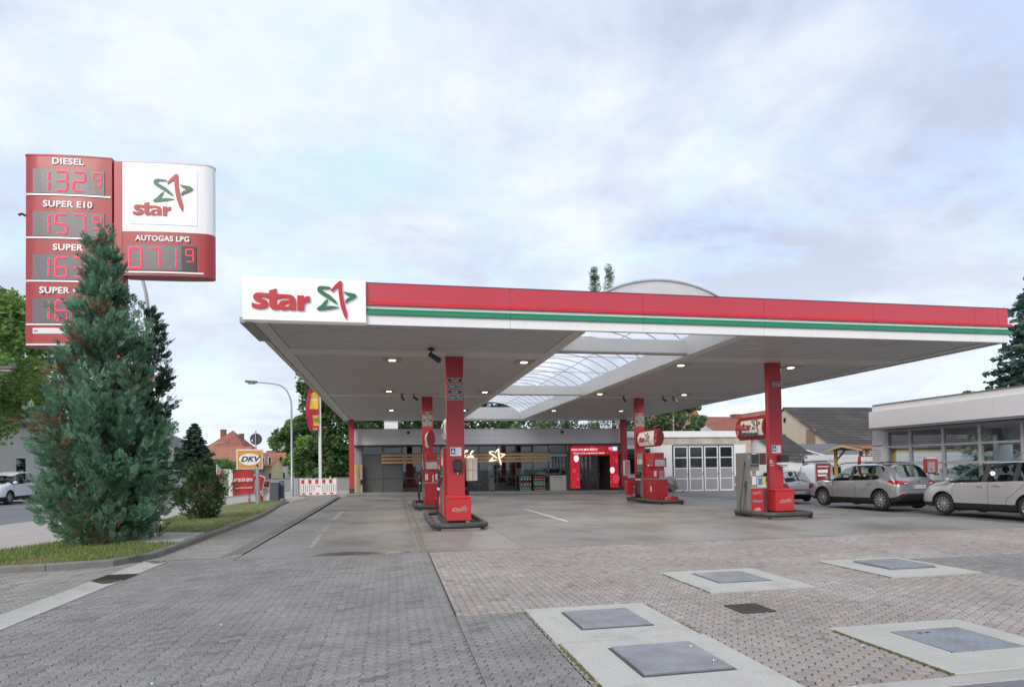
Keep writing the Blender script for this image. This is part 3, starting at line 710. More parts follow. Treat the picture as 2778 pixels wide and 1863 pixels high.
# sign box on the corner
sb = thing('canopy_sign', 'white lit sign box with red star lettering on the canopy corner', 'sign', (-1.78, 13.9, ZB))
MB().box(-1.26, -.09, -.005, 1.26, .12, .925).build('box', M('sign_white', (.84,.84,.84), .35, emit=.12), sb, bevel=.008)
MB().box(-1.25, -.1, .0, 1.25, -.085, .012).build('rim', GREY, sb)
LR = M('sign_letter_red', (.50, .02, .035), .4); LG = M('sign_letter_green', (.012, .16, .085), .4)
word_mark(sb, (-.485, -.09, .45), 1.17, XF, .05, LR)
star_mark(sb, (.655, -.09, .475), .81, XF, .05, (LR, LG))
# ceiling lamps
LED = M('led_lens', (1., .95, .8), .3, emit=3.5)
LFR = M('lamp_frame', (.40, .39, .37), .5)
spots = [(0.04, 18.39), (-.09, 25.75), (3.95, 18.35), (3.85, 25.75), (9.07, 18.4), (8.99, 26.05), (13.0, 26.1), (13.02, 18.47), (0.0, 34.0), (3.9, 34.0), (9.0, 34.0), (13.0, 34.0)]
LAMPW = ['between the street edge and the first pump column', 'between the street edge and the rear column of the first row', 'between the first pump column and the skylight', 'between the rear column of the first row and the skylight', 'between the skylight and the autogas column', 'between the skylight and the column of pump five', 'between the column of pump five and the far canopy edge', 'just past the autogas column towards the cars', 'over the lane before the closed shop panels', 'over the lane before the café lettering', 'before the bottle racks of the shop', 'before the lit red shop entrance']
for k, (x, y) in enumerate(spots):
    t = thing('canopy_lamp', 'glowing soffit lamp '+LAMPW[k], 'lamp', (x, y, ZB), group='canopy soffit lamps')
    MB().box(-.28, -.24, -.004, .28, .24, .03).build('frame', LFR, t, bevel=.004)
    MB().box(-.095, -.065, -.026, .095, .065, -.006).build('lens', LED, t, bevel=.012)
    ld = bpy.data.lights.new('lamp_light', 'SPOT'); ld.energy = 130; ld.shadow_soft_size = .06; ld.spot_size = R(178); ld.spot_blend = .6; ld.color = (1, .95, .85)
    lo = bpy.data.objects.new('lamp_light', ld); col.objects.link(lo); lo.parent = t; lo.location = (0, 0, -.06)
# cameras under the soffit
def cctv(x, y, z, rz, label, s=1.0, tilt=35):
    t = thing('security_camera', label, 'security camera', (x, y, z), rz)
    MB().box(-.07*s, -.05*s, -.05*s, .07*s, .05*s, 0).build('mount', BLACK, t, bevel=.005)
    MB().tube([(0, 0, -.04*s), (0, 0, -.16*s), (.02*s, -.06*s, -.2*s)], .018*s, 8).build('arm', BLACK, t)
    a = R(tilt); d = Vector((.25, -math.cos(a), -math.sin(a))).normalized(); c = Vector((.02, -.06, -.2))*s
    MB().tube([c-d*.13*s, c+d*.17*s, c+d*.18*s], [.055*s, .065*s, .05*s], 12).build('housing', DGREY, t, smooth=40)
cctv(1.05, 16.5, ZB, .9, 'black security camera on the front soffit band beside the first pump column', 1.15)
cctv(-.1+.55, 26.7, ZB, 2.4, 'small dark camera on the soffit beyond the first pump column, turned to the street', .8)
cctv(.95, 26.7, ZB, 1.6, 'small dark camera on the soffit tucked against the rear pump column', .8)
cctv(2.75, 26.7, ZB, .7, 'dark camera on the soffit between the two pump columns of the first island row', .8)
cctv(10.35, 26.7, ZB, 2.0, 'dark camera on the soffit beside the column of pump five, skylight side', .8)
cctv(12.25, 26.7, ZB, .6, 'dark camera just past the column of pump five', .85)
cctv(12.75, 26.7, ZB, .6, 'dark camera further out on the soffit band from the column of pump five', .85)
# ================================================================ COLUMNS
COLM = M('column_red', (.43, .035, .045), .42, var=.04, vs=.8)
NAVY = M('label_dark', (.03, .045, .06), .5); LGRN = M('label_green', (.012, .14, .10), .5); LBLUE = M('label_blue', (.02, .06, .14), .5); LWH = M('label_white', (.72, .74, .74), .5)
def fuel_labels(t, names, z0, w, yf, xo=0., dz=.163):
    for k, s in enumerate(names):
        z = z0-k*dz; m = NAVY if s == 'Diesel' else LBLUE if s == 'Autogas' else LGRN
        MB().box(xo-w/2, yf-.006, z-.064, xo+w/2, yf, z+.064).build('label_plate', LWH, t)
        p = MB().box(xo-w/2+.012, yf-.009, z-.052, xo+w/2-.012, yf-.006, z+.052).build('label_face', m, t)
        letters('lettering', s, .098, (xo, yf-.0095, z+.004), LWH, t, bold=.012, ext=.001, xs=.86)
def cctv_notice(t, x, y, z, w=.33, h=.23):
    MB().box(x-w/2, y-.006, z-h/2, x+w/2, y, z+h/2).build('notice', PAPER, t)
    MB().box(x-w/2+.015, y-.009, z-h/2+.045, x-w/2+.145, y-.006, z+h/2-.02).build('notice_pictogram', M('notice_blue', (.02,.12,.35), .5), t)
    MB().box(x-w/2+.045, y-.011, z-.03, x-w/2+.12, y-.009, z+.02).box(x-w/2+.075, y-.011, z+.02, x-w/2+.09, y-.009, z+.075).build('pictogram', PAPER, t)
    for k in range(6): MB().box(x-.01, y-.008, z+.075-k*.028, x+w/2-.03-(k % 3)*.02, y-.006, z+.08-k*.028).build('notice_line', M('print_grey', (.35,.38,.45), .6), t)
def column(x0, yf, label, labs, zb=0., w=.50, d=.2, z0=4.10):
    t = thing('canopy_column', label, 'column', (x0+w/2, yf, 0)); z = gz(x0, yf)
    MB().box(-w/2, 0, z+.22, w/2, d, ZB+.02).build('shaft', COLM, t, bevel=.012)
    MB().box(-w/2-.012, -.012, z-.05, w/2+.012, d+.012, z+.22).build('plinth', DGREY, t)
    if labs: fuel_labels(t, labs, z0, .42 if len(labs) > 1 else .31, 0, 0 if len(labs) > 1 else .08)
    return t
FL = ['Diesel', 'Super E10', 'Super', 'Super Plus']
c1 = column(1.53, 17.62, 'red pump column with four fuel labels, black dispenser and rubbish box at its foot', FL)
cctv_notice(c1, -.0, -.002, 2.08, .32, .24)
c2 = column(1.32, 27.6, 'red column with four fuel labels behind the rear pump of the first row', FL, z0=4.05, w=.47)
c3 = column(11.62, 17.62, 'red column with a single blue autogas label', ['Autogas'], w=.46)
cctv_notice(c3, .0, -.002, 2.06, .31, .24)
m = MB(); 
for k, (a, b, c_, d_) in enumerate([(-.25, 1.62, -.14, 1.64), (-.25, 1.66, -.14, 1.68), (-.25, 1.70, -.16, 1.72), (-.25, 1.55, -.09, 1.565), (-.1, 1.68, -.085, 1.7), (-.1, 1.61, -.085, 1.63)]): m.box(a+.002, -.004, b, c_, 0, d_)
m.build('notice_print', LWH, c3)
c4 = column(11.25, 27.6, 'red column with four fuel labels behind the pump numbered five', FL, z0=4.0, w=.45)
def post(x0, label, w=.34):
    z = gz(x0, 40.6)+.02; t = thing('canopy_post', label, 'post', (x0+w/2, 40.6, 0))
    MB().box(-w/2, 0, z+.36, w/2, .2, ZB+.01).build('shaft', COLM, t, bevel=.01)
    MB().box(-w/2-.006, -.006, z-.08, w/2+.006, .206, z+.36).build('plinth', DGREY, t)
post(-2.66, 'slim red canopy post beside the closed grey shop panels', .31)
post(15.5, 'slim red canopy post beside the lit red shop entrance', .42)
# soap dispensers, waste boxes
def waste_box(x, y, z, w, h, label, ang=0., d=.42):
    t = thing('waste_box', label, 'waste box', (x, y, z), ang)
    MB().box(-w/2, 0, 0, w/2, d, h-.075).build('body', REDM, t, bevel=.015, seg=2)
    MB().box(-w/2-.004, -.006, h-.07, w/2+.004, d, h).build('lid', M('red_bright', (.60, .03, .03), .4), t, bevel=.012)
    brand(t, (.03, -.003, h*.46), w*.62, XF, .003, M('mini_red', (.38,.02,.03), .5), LOGOG, LWH)
    return t
waste_box(1.80, 17.17, .165, .68, .675, 'red waste box with star emblem below the black towel dispenser')
waste_box(11.755, 17.1, .155, .63, .68, 'red waste box with small star emblem at the foot of the autogas column', -.02)
t = thing('towel_dispenser', 'black paper towel dispenser with white nozzle on the first pump column', 'dispenser', (1.815, 17.60, 1.50))
MB().box(-.118, -.12, 0, .118, .015, .36).build('body', M('gloss_black', (.012,.012,.014), .18), t, bevel=.03, seg=3, smooth=40)
MB().box(-.095, -.124, .06, .095, -.118, .29).build('window', M('smoked', (.03,.03,.035), .1), t)
MB().lathe([(.018, -.01), (.014, -.03), (.004, -.075)], (0, -.06, 0), 10).build('nozzle', PAPER, t)
t = thing('towel_dispenser', 'black and white towel and soap dispenser on the autogas column', 'dispenser', (12.0, 17.56, 1.50))
MB().box(-.14, -.16, .14, .14, .09, .36).build('cover', M('gloss_black2', (.03,.035,.045), .25), t, bevel=.02, seg=2)
MB().box(-.15, -.17, .06, .15, .09, .14).build('tray', PAPER, t, bevel=.008)
MB().box(-.10, -.13, .0, .10, .02, .06).build('base', LGREY, t, bevel=.006)
MB().box(-.035, -.11, -.09, .035, -.04, 0).build('soap_bottle', PAPER, t, bevel=.012)
# cream fuel-card cabinet beside column 1
t = thing('wall_cabinet', 'cream and grey boxed cabinet hung on the far side of the first pump column', 'cabinet', (2.22, 18.05, 1.24))
MB().box(-.12, -.2, 0, .06, .25, .66).build('front', M('cream_plastic', (.62,.60,.44), .5), t, bevel=.008)
MB().box(.065, -.2, 0, .20, .25, .66).build('side', M('grey_plastic', (.50,.47,.46), .5), t, bevel=.008)
MB().box(-.13, -.207, .3, .21, -.2, .32).build('strap', GREY, t)
MB().box(-.08, .0, -.9, -.02, .12, 0).build('bracket', BLACK, t)
# ================================================================ ISLANDS AND PUMPS
def island(x0, y0, x1, y1, label, r=.42, tr=.076, posts=True):
    X, Y = (x0+x1)/2, (y0+y1)/2; t = thing('bumper_ring', label, 'bumper', (X, Y, gz(X, Y))); w, d = (x1-x0)/2-tr, (y1-y0)/2-tr
    pts = []
    for cx, cy, a0 in ((w-r, d-r, 0), (-w+r, d-r, 90), (-w+r, -d+r, 180), (w-r, -d+r, 270)):
        for k in range(7): a = R(a0+15*k); pts.append((cx+r*math.cos(a), cy+r*math.sin(a), .13))
    MB().tube(pts, tr, 12, closed=True).build('rubber_tube', RUBBER, t, smooth=60)
    for sx, sy in ((1,1),(-1,1),(1,-1),(-1,-1)):
        MB().lathe([(.05, -.01), (.05, .08)], (sx*(w-r*.29), sy*(d-r*.29), 0), 10).build('foot', BLACK, t)
    return t
island(.98, 15.95, 2.5, 21.0, 'black rubber bumper ring round the pump island of the first column')
island(.85, 24.15, 2.35, 29.0, 'black rubber bumper ring round the rear pump of the first island row')
island(10.5, 16.1, 12.22, 18.25, 'black rubber bumper ring round the autogas dispenser')
island(10.72, 23.9, 12.0, 28.0, 'black rubber bumper ring round pump number five')
HOSE = M('hose_black', (.02, .02, .022), .35); GRIP = M('nozzle_red', (.42,.02,.03), .4); PANEL = M('nozzle_panel_grey', (.26, .25, .235), .5, var=.05); SILV = M('silver_trim', (.5,.5,.5), .35, .6)
PUMPG = M('price_green', (.01,.16,.08), .5); PRED = M('pump_red', (.50,.022,.03), .36, var=.04, coat=.1)
def pump(x, y, rz, label, num):
    z0 = gz(x, y); t = thing('fuel_pump', label, 'fuel pump', (x, y, z0), rz)
    MB().box(-.33, -.03, 0, .33, 2.0, .16).build('base', M('pump_base', (.10,.105,.11), .5), t, bevel=.01)
    MB().box(-.29, 0, .16, .29, 1.25, 1.03).build('lower_cabinet', PRED, t, bevel=.008)
    MB().box(-.30, -.02, 1.032, .30, 1.25, 1.06).build('counter', SILV, t, bevel=.004)
    MB().box(-.215, .16, 1.06, .215, 1.25, 2.18).build('upper_cabinet', PRED, t, bevel=.008)
    db = MB().box(-.30, .10, 1.56, .30, .80, 1.95).build('display_box', PRED, t, bevel=.01)
    MB().box(-.225, .094, 1.60, .225, .1, 1.93).build('price_list', PAPER, t)
    MB().box(-.225, .09, 1.87, .225, .094, 1.925).build('price_list_header', M('header_red', (.4,.05,.06), .5), t)
    for r_ in range(6):
        for c_ in range(4): MB().box(-.20+c_*.105, .091, 1.62+r_*.038, -.125+c_*.105-(r_*c_ % 3)*.008, .094, 1.635+r_*.038).build('price_line', M('print_grey', (.35,.38,.45), .6), t)
    for sx in (-1, 1):
        MB().box(sx*.205-.06, .152, 1.16, sx*.205+.06-.03*(sx > 0), .16, 1.40).build('sticker', PAPER, t)
        ax = (Vector((0, -sx*-1, 0)), Vector((0,0,1)))
        ax = (Vector((0, sx, 0)), Vector((0,0,1)))
        MB().box(sx*.30, .2, 1.74, sx*.306, .5, 1.88).build('screen', M('lcd_grey', (.16,.19,.22), .25), t)
        letters('number', num, .15, (sx*.302, .30, 1.66), LWH, t, ax, bold=.02, ext=.003)
        MB().box(sx*.30, .55, 1.60, sx*.304, .72, 1.68).build('sticker', LWH, t)
        # sticker group and emblem on the cabinet flank
        MB().box(sx*.29, .38, .50, sx*.294, .52, .74).build('sticker', LWH, t); MB().box(sx*.29, .54, .50, sx*.294, .68, .74).build('sticker', REDM, t)
        brand(t, (sx*.291, .55, .86), .36, ax, .003, LOGOR, LOGOG, M('emblem_grey', (.45,.45,.45), .5))
    MB().box(.03, .145, 1.06, .075, .16, 1.36).build('wiper_handle', PAPER, t)
    tw = MB().box(-.28, 1.255, .16, .28, 1.95, 2.2).build('nozzle_tower', PRED, t, bevel=.01)
    for sx in (-1, 1):
        MB().box(sx*.28, 1.30, .18, sx*.292, 1.92, 2.18).build('nozzle_panel', PANEL, t)
        for k in range(4):
            yk = 1.37+k*.155
            MB().box(sx*.292, yk-.045, 1.70, sx*.298, yk+.045, 1.92).build('price_tag', LWH, t)
            MB().box(sx*.292, yk-.045, 1.40, sx*.298, yk+.045, 1.68).build('grade_tag', PUMPG if k else NAVY, t)
            nz = MB().tube([(sx*.30, yk, 1.36), (sx*.35, yk, 1.30), (sx*.39, yk, 1.16), (sx*.40, yk, 1.02)], [.02, .035, .03, .024], 8).build('nozzle', BLACK, t, smooth=50)
            MB().tube([(sx*.31, yk, 1.26), (sx*.43, yk, 1.28), (sx*.44, yk, 1.22)], .022, 8).build('grip', GRIP, nz)
            MB().lathe([(.03, .98), (.03, 1.05)], (sx*.40, yk, 0), 10).build('hose_coupling', LWH, nz)
            hp = [(sx*.40, yk, 1.0), (sx*(.43+.01*k), yk, .7), (sx*(.45+.012*k), yk-.02, .45), (sx*.42, yk+.02, .29), (sx*.36, yk+.05, .22), (sx*.29, yk+.06, .22)]
            MB().tube(fillet3(hp), .02, 8).build('hose', HOSE, t, smooth=60)
    return t
def fillet3(P, it=2):
    P = [Vector(p) for p in P]
    for _ in range(it):
        o = [P[0]]
        for a, b in zip(P, P[1:]): o += [a*.75+b*.25, a*.25+b*.75]
        P = o+[P[-1]]
    return P
pump(1.56, 25.0, 0, 'red fuel pump with white price list before the rear column of the first row', '3')
pump(11.32, 25.0, 0, 'red fuel pump numbered five with four hoses and a watering can at its foot', '5')
pump(1.74, 20.0, math.pi, 'red fuel pump standing close behind the column with the black dispenser', '1')
def lens_sign(x, y0, y1, num, label, lpg=False, zc=2.83):
    t = thing('pump_sign', label, 'sign', (x, (y0+y1)/2, zc)); h, w = .385, .17; L = (y1-y0)/2
    n = 12; P = []
    for k in range(n+1): a = -1+2*k/n; P.append((w*(1-a*a)**.9, a*h))
    prof = P+[(-px, pz) for px, pz in P[::-1]][1:-1]
    SB = M('lens_red', (.40,.025,.035), .4, var=.03)
    MB().extr([(px, -L, pz) for px, pz in prof], (0, 2*L, 0)).build('body', SB, t, smooth=35, fix=True)
    SW = M('lens_white', (.74,.71,.64), .4, emit=.08)
    for sx in (-1, 1):
        m = MB(); q = P[1:-1] if not lpg else P[2:-2]; V = []; k = len(q)
        for px, pz in q:
            f = (pz/h+1)/2; ya = -L+.02 if False else -L+.50-.18*math.sin(math.pi*f) ; yb = L-.06
            if lpg: ya, yb = -L+.1, L-.22-.28*(1-f)
            V += [(sx*(px+.006), ya, pz), (sx*(px+.006), yb, pz)]
        m.add(V, [(2*i, 2*i+1, 2*i+3, 2*i+2) for i in range(k-1)]).build('face', SW, t, smooth=60)
        ax = (Vector((0, sx, 0)), Vector((0,0,1)))
        if not lpg:
            brand(t, (sx*(w+.012), .28, .0), 1.25, ax, .006, LOGOR, LOGOG)
            letters('number', num, .2, (sx*(w*.82), -L+.16, -.14), LWH, t, ax, bold=.02, ext=.02)
        else:
            brand(t, (sx*(w+.012), -.05, .07), 1.2, ax, .006, LOGOR, LOGOG)
            letters('lettering', 'LPG Autogas', .17, (sx*(w-.0), -.02, -.20), PRINT, t, ax, bold=.025, ext=.02)
            letters('number', num, .2, (sx*(w*.86), L-.13, -.15), LWH, t, ax, bold=.02, ext=.02)
    MB().box(-.03, L-.3 if not lpg else -L, -.06, .12, L+.1 if not lpg else -L+.2, .06).build('bracket', COLM, t)
lens_sign(1.56, 25.3, 27.5, '3', 'lens shaped pump sign high on the rear column of the first row')
lens_sign(11.45, 25.3, 27.5, '5', 'lens shaped star sign with number five above the pump')
lens_sign(1.72, 17.9, 20.1, '1', 'lens shaped pump sign half hidden behind the column with the black dispenser')
lens_sign(11.74, 17.85, 19.5, '7', 'lens shaped star sign reading LPG Autogas with number seven', True, 2.79)
# waste bin, info boxes, watering can, bucket at pump five
waste_box(10.85, 27.15, gz(11, 27)+.3, .34, .62, 'narrow red waste box beside the hoses of pump number five', 1.57, .3)
t = thing('info_case', 'glazed leaflet case on the column side of pump number five', 'display case', (10.95, 27.62, 1.15)); MB().box(-.30, -.06, 0, -.02, .1, .72).build('case', LGREY, t, bevel=.006); MB().box(-.27, -.068, .05, -.05, -.06, .68).build('leaflet', M('leaflet_pink', (.45,.25,.22), .5, var=.3, vs=12), t)
t = thing('leaflet_stand', 'small pink leaflet stand on the counter of pump number five', 'leaflet stand', (11.42, 25.12, gz(11.3, 25)+1.06)); MB().box(-.12, 0, 0, .12, .1, .34).build('holder', M('clear_plastic', (.5,.5,.5), .2), t); MB().box(-.1, -.006, .05, .1, 0, .32).build('leaflet', MATS['leaflet_pink'], t)
def watering_can(x, y, z, rz, label):
    t = thing('watering_can', label, 'watering can', (x, y, z), rz); RC_ = M('can_red', (.50,.07,.06), .45)
    b = MB(); P = [(.19, 0), (.20, .03), (.205, .2), (.17, .28), (.10, .31)]
    b.lathe(P, (0,0,0), 18); o = b.build('body', RC_, t, smooth=50); o.scale = (1.15, .62, 1)
    MB().tube(fillet3([(-.2, 0, .10), (-.3, 0, .17), (-.42, 0, .33)], 1), [.04, .035, .03, .025, .02, .02][:len(fillet3([(0,0,0)]*3, 1))], 8).build('spout', RC_, t, smooth=60)
    MB().tube(fillet3([(-.05, 0, .29), (.05, 0, .38), (.22, 0, .34), (.26, 0, .2), (.22, 0, .1)]), .02, 8).build('handle', RC_, t, smooth=60)
watering_can(11.58, 24.82, gz(11.5, 25), .12, 'red plastic watering can standing in front of pump number five')
def bucket(x, y, z, label, r=.17, h=.3):
    t = thing('bucket', label, 'bucket', (x, y, z)); MB().lathe([(r*.8, 0), (r, h), (r*.93, h), (r*.75, .02), (0, .02)], (0,0,0), 16).build('pail', REDM, t, smooth=50)
    MB().tube([(r*.3, 0, .12), (r*.3+.42, .05, h+.22)], .014, 6).build('wiper_stick', STEEL, t); MB().tube([(r*.3+.34, .04, h+.17), (r*.3+.46, .055, h+.25)], .02, 6).build('wiper_grip', BLACK, t)
bucket(11.78, 24.78, gz(11.8, 25), 'red wash bucket with wiper stick beside the watering can')
bucket(1.60, 24.8, gz(1.5, 25), 'red wash bucket standing before the rear pump of the first row')
t = thing('cleaning_box', 'red box with white squeegee handle before the rear pump of the first row', 'box', (1.86, 24.85, gz(1.5, 25)+.0)); MB().box(-.12, -.1, 0, .14, .14, .42).build('box', REDM, t, bevel=.01); MB().tube([(-.16, 0, .42), (.12, .02, .62)], .014, 6).build('squeegee', PAPER, t)
# ---- autogas dispenser
t = thing('autogas_dispenser', 'grey and red autogas dispenser with looped hose beside the autogas column', 'fuel pump', (11.0, 17.4, 0))
GM = M('dispenser_grey', (.22, .215, .205), .45, .3, var=.06); DBR = M('dark_maroon', (.10,.035,.035), .5)
MB().box(-.34, .0, .02, .34, .62, .12).build('base', GM, t)
MB().box(-.335, -.03, .1, -.215, .6, 1.95).build('hose_tower', GM, t, bevel=.006)
MB().box(-.215, -.02, 1.58, .115, .6, 1.94).build('head', GM, t, bevel=.006); MB().box(.118, -.015, 1.58, .34, .6, 1.94).build('head_side', DBR, t, bevel=.006)
MB().box(-.165, -.028, 1.62, .075, -.02, 1.90).build('screen', M('screen_dark', (.03,.035,.035), .2), t); MB().box(-.14, -.034, 1.90, -.02, -.026, 1.93).build('maker_plate', LWH, t)
letters('number', '7', .14, (-.27, -.034, 1.80), LWH, t, ext=.003)
MB().box(-.215, .10, .90, .16, .58, 1.58).build('back_panel', M('panel_grey2', (.27,.27,.265), .45, .2), t)
MB().box(-.215, -.02, .86, .34, .6, .90).build('shelf', SILV, t)
MB().box(-.215, -.03, .09, .225, .6, .86).build('cabinet', M('cab_red', (.45,.025,.025), .4), t, bevel=.006); MB().box(.228, -.025, .09, .34, .6, .86).build('cabinet_side', DBR, t)
brand(t, (.0, -.031, .72), .30, XF, .003, LOGOR, LOGOG, LWH)
letters('lettering', 'Autogas', .10, (.0, -.032, .47), LWH, t, bold=.05, ext=.002); letters('lettering', 'Autogas', .10, (.0, -.035, .47), M('ag_blue', (.03,.08,.25), .5), t, bold=.012, ext=.002)
for k, w in enumerate((.16, .24, .2)): MB().box(-w/2, -.034, .24-k*.035, w/2, -.03, .252-k*.035).build('small_print', LWH, t)
for (a, b, c_, d_, mm) in [(-.20, 1.24, -.10, 1.40, LWH), (.06, 1.24, .15, 1.40, LWH), (-.09, .96, .055, 1.28, PAPER)]: MB().box(a, .092, b, c_, .1, d_).build('notice', mm, t)
MB().box(-.085, .088, 1.23, .05, .092, 1.27).build('notice_head', M('header_red', (.4,.05,.06), .5), t)
MB().box(.06, .03, .905, .33, .06, 1.19).build('leaflet', PAPER, t); MB().box(.075, .022, .95, .21, .03, 1.17).build('leaflet_print', M('leaflet_blue', (.06,.22,.45), .5), t); MB().box(.215, .022, .95, .32, .03, 1.17).build('leaflet_print', M('leaflet_yellow', (.6,.5,.08), .5, var=.2, vs=15), t)
MB().tube(fillet3([(-.33, .1, 1.68), (-.40, .0, 1.60), (-.50, -.1, 1.2), (-.66, -.18, .5), (-.70, -.2, .18), (-.62, -.2, .14), (-.48, -.14, .5), (-.40, -.05, .95), (-.37, 0, 1.1)]), .017, 8).build('hose', HOSE, t, smooth=60)
g_ = MB().tube([(-.36, .0, 1.08), (-.38, .0, .92), (-.37, .0, .80)], [.03, .04, .025], 8).build('gun', BLACK, t); MB().lathe([(.03, .86), (.03, .90)], (-.38, 0, 0), 8).build('gun_ring', M('gun_orange', (.5,.25,.05), .5), g_)
# ================================================================ PRICE SIGN
PHI = -.059
ps = thing('price_sign', 'tall red price sign with glowing fuel prices and a white star panel', 'price sign', (-5.75, 17.0, 0), PHI)
def wing(x0, x1, z0, z1, outer, name, mat, sag=.045, dep=.19, rr=.2):
    """convex double-faced box; rounded on its outer end"""
    n = 8; P = []
    for k in range(n+1):
        x = x0+(x1-x0)*k/n; P.append((x, -dep-sag*(1-((2*k/n)-1)**2)))
    Q = [(x, -y) for x, y in P[::-1]]
    e = []
    for k in range(1, 6): a = math.pi*k/6; e.append((math.sin(a)*rr, -math.cos(a)*dep))
    if outer > 0: poly = P+[(x1+ex, ey) for ex, ey in e]+Q
    else: poly = P+Q+[(x0-ex, -ey) for ex, ey in e]
    return MB().prism(poly, z0, z1).build(name, mat, ps, smooth=30, fix=True)
def fy(x, x0, x1, dep=.19, sag=.045): return -dep-sag*(1-((2*(x-x0)/(x1-x0))-1)**2)
PINK = M('sign_edge_red', (.46,.05,.06), .4, var=.06, vs=1)
MB().box(-.97, -.15, 0, -.75, .15, 9.37).build('mast', PINK, ps, bevel=.02)
MB().box(-1.25, -.35, .1, -.45, .35, .2).build('foot_plate', REDM, ps); MB().box(-1.12, -.25, .2, -.6, .25, .5).build('foot', REDM, ps, bevel=.02)
for bx in (-1.15, -.86, -.55): MB().lathe([(.04, .2), (.04, .26), (.02, .27)], (bx, -.3, 0), 8).build('bolt', STEEL, ps)
LX0, LX1 = -2.90, -.98
wing(LX0, LX1, 4.72, 9.39, -1, 'wing_box', SIGNRED, rr=.09); RX0, RX1 = -.74, 1.19
wing(RX0, RX1, 7.60, 9.33, 1, 'panel_box', M('panel_white', (.78,.79,.80), .35, emit=.03, var=.02), rr=.2); wing(RX0, RX1, 6.50, 7.597, 1, 'gas_box', SIGNRED, rr=.2)
wing(LX0-.005, LX1, 9.385, 9.42, -1, 'cap', PINK, rr=.1, dep=.2); wing(RX0, RX1+.005, 9.33, 9.365, 1, 'cap', M('cap_white', (.62,.63,.64), .4), rr=.21, dep=.2)
def curved(name, xa, xb, za, zb, x0, x1, off, mat, thick=.02, n=8):
    m = MB(); V = []
    for k in range(n+1):
        x = xa+(xb-xa)*k/n; y = fy(x, x0, x1)-off
        V += [(x, y, za), (x, y, zb), (x, y+thick, za), (x, y+thick, zb)]
    F_ = []
    for k in range(n):
        a, b = 4*k, 4*k+4; F_ += [(a, b, b+1, a+1), (a+1, b+1, b+3, a+3), (a, a+2, b+2, b)]
    F_ += [(0, 1, 3, 2), (4*n, 4*n+2, 4*n+3, 4*n+1)]
    return m.add(V, F_).build(name, mat, ps)
SCR = M('led_panel_grey', (.13, .125, .135), .3, var=.1, vs=3, speck=.25, sps=90)
LEDR = M('led_pink', (1.0, .03, .10), .5, emit=.8)
SEG = {'0': 'abcdef', '1': 'bc', '2': 'abged', '3': 'abgcd', '5': 'afgcd', '6': 'afgedc', '7': 'abc', '9': 'abcdfg'}
def digit(ch, xc, zc, w, h, yf):
    """one LED figure, each lit segment a row of small lamps"""
    m = MB(); t = w*.13; e = t*.5
    lines = {'a': ((-w/2+e, h/2), (w/2-e, h/2)), 'd': ((-w/2+e, -h/2), (w/2-e, -h/2)), 'g': ((-w/2+e, 0), (w/2-e, 0)),
             'b': ((w/2, h/2-e), (w/2, e)), 'c': ((w/2, -e), (w/2, -h/2+e)), 'f': ((-w/2, h/2-e), (-w/2, e)), 'e': ((-w/2, -e), (-w/2, -h/2+e))}
    for s in SEG[ch]:
        (ax, az), (bx, bz) = lines[s]; L = math.hypot(bx-ax, bz-az); n = max(3, int(L/(t*.62))); hor = az == bz
        for k in range(n):
            f = (k+.5)/n; px, pz = ax+(bx-ax)*f, az+(bz-az)*f
            for o in (-1, 1):
                qx, qz = (px+o*t*.12*1.0, pz+o*t*.33) if hor else (px+o*t*.33, pz+o*t*.12); r = t*.24
                m.box(xc+qx-r, yf(xc+qx)-.008, zc+qz-r, xc+qx+r, yf(xc+qx), zc+qz+r)
    o = m.build('led_figure', LEDR, ps); o['kind'] = 'stuff'; return o
rows = [('DIESEL', 9.245, '1329', 9.06, 8.46), ('SUPER E10', 8.19, '1579', 8.01, 7.40), ('SUPER', 7.13, '1639', 6.95, 6.34), ('SUPER PLUS', 6.07, '1699', 5.89, 5.28)]
YL = lambda x: fy(x, LX0, LX1)-.022; YR = lambda x: fy(x, RX0, RX1)-.022
for nm, zt_, pr, z1, z0 in rows:
    letters('lettering', nm, .215, (-1.96, fy(-1.96, LX0, LX1)-.004, zt_), M('sign_letter_white', (.8,.8,.8), .5), ps, bold=.03, ext=.012, xs=1.08, spacing=1.06)
    curved('screen', -2.76, -1.14, z0, z1, LX0, LX1, .015, SCR); zm = (z0+z1)/2
    digit(pr[0], -2.53, zm, .30, .47, YL)
    digit(pr[1], -2.10, zm, .26, .47, YL); digit(pr[2], -1.70, zm, .26, .47, YL); digit(pr[3], -1.29, zm+.075, .17, .31, YL)
    curved('chrome_strip', -2.91, -1.0, z0-.055, z0-.015, LX0, LX1, .02, M('strip_white', (.66,.66,.68), .4, .2))
curved('plate', -2.76, -2.0, 5.02, 5.16, LX0, LX1, .01, PAPER); letters('lettering', 'star', .07, (-2.68, fy(-2.68, LX0, LX1)-.012, 5.09), LOGOR, ps, ext=.004)
curved('chrome_strip', -2.91, -1.0, 4.735, 4.775, LX0, LX1, .02, MATS['strip_white'])
curved('logo_panel', -.56, 1.02, 7.78, 9.2, RX0, RX1, .012, M('logo_panel_white', (.82,.82,.83), .4, emit=.05))
word_mark(ps, (-.025, fy(0, RX0, RX1)-.012, 8.16), .89, XF, .012, LOGOR)
star_mark(ps, (.465, fy(.48, RX0, RX1)-.012, 8.59), .91, XF, .02, (LOGOR, LOGOG))
letters('lettering', 'AUTOGAS LPG', .185, (.22, fy(.22, RX0, RX1)-.004, 7.42), MATS['sign_letter_white'], ps, bold=.03, ext=.012, xs=.98, spacing=1.06)
curved('screen', -.62, 1.0, 6.63, 7.26, RX0, RX1, .015, SCR)
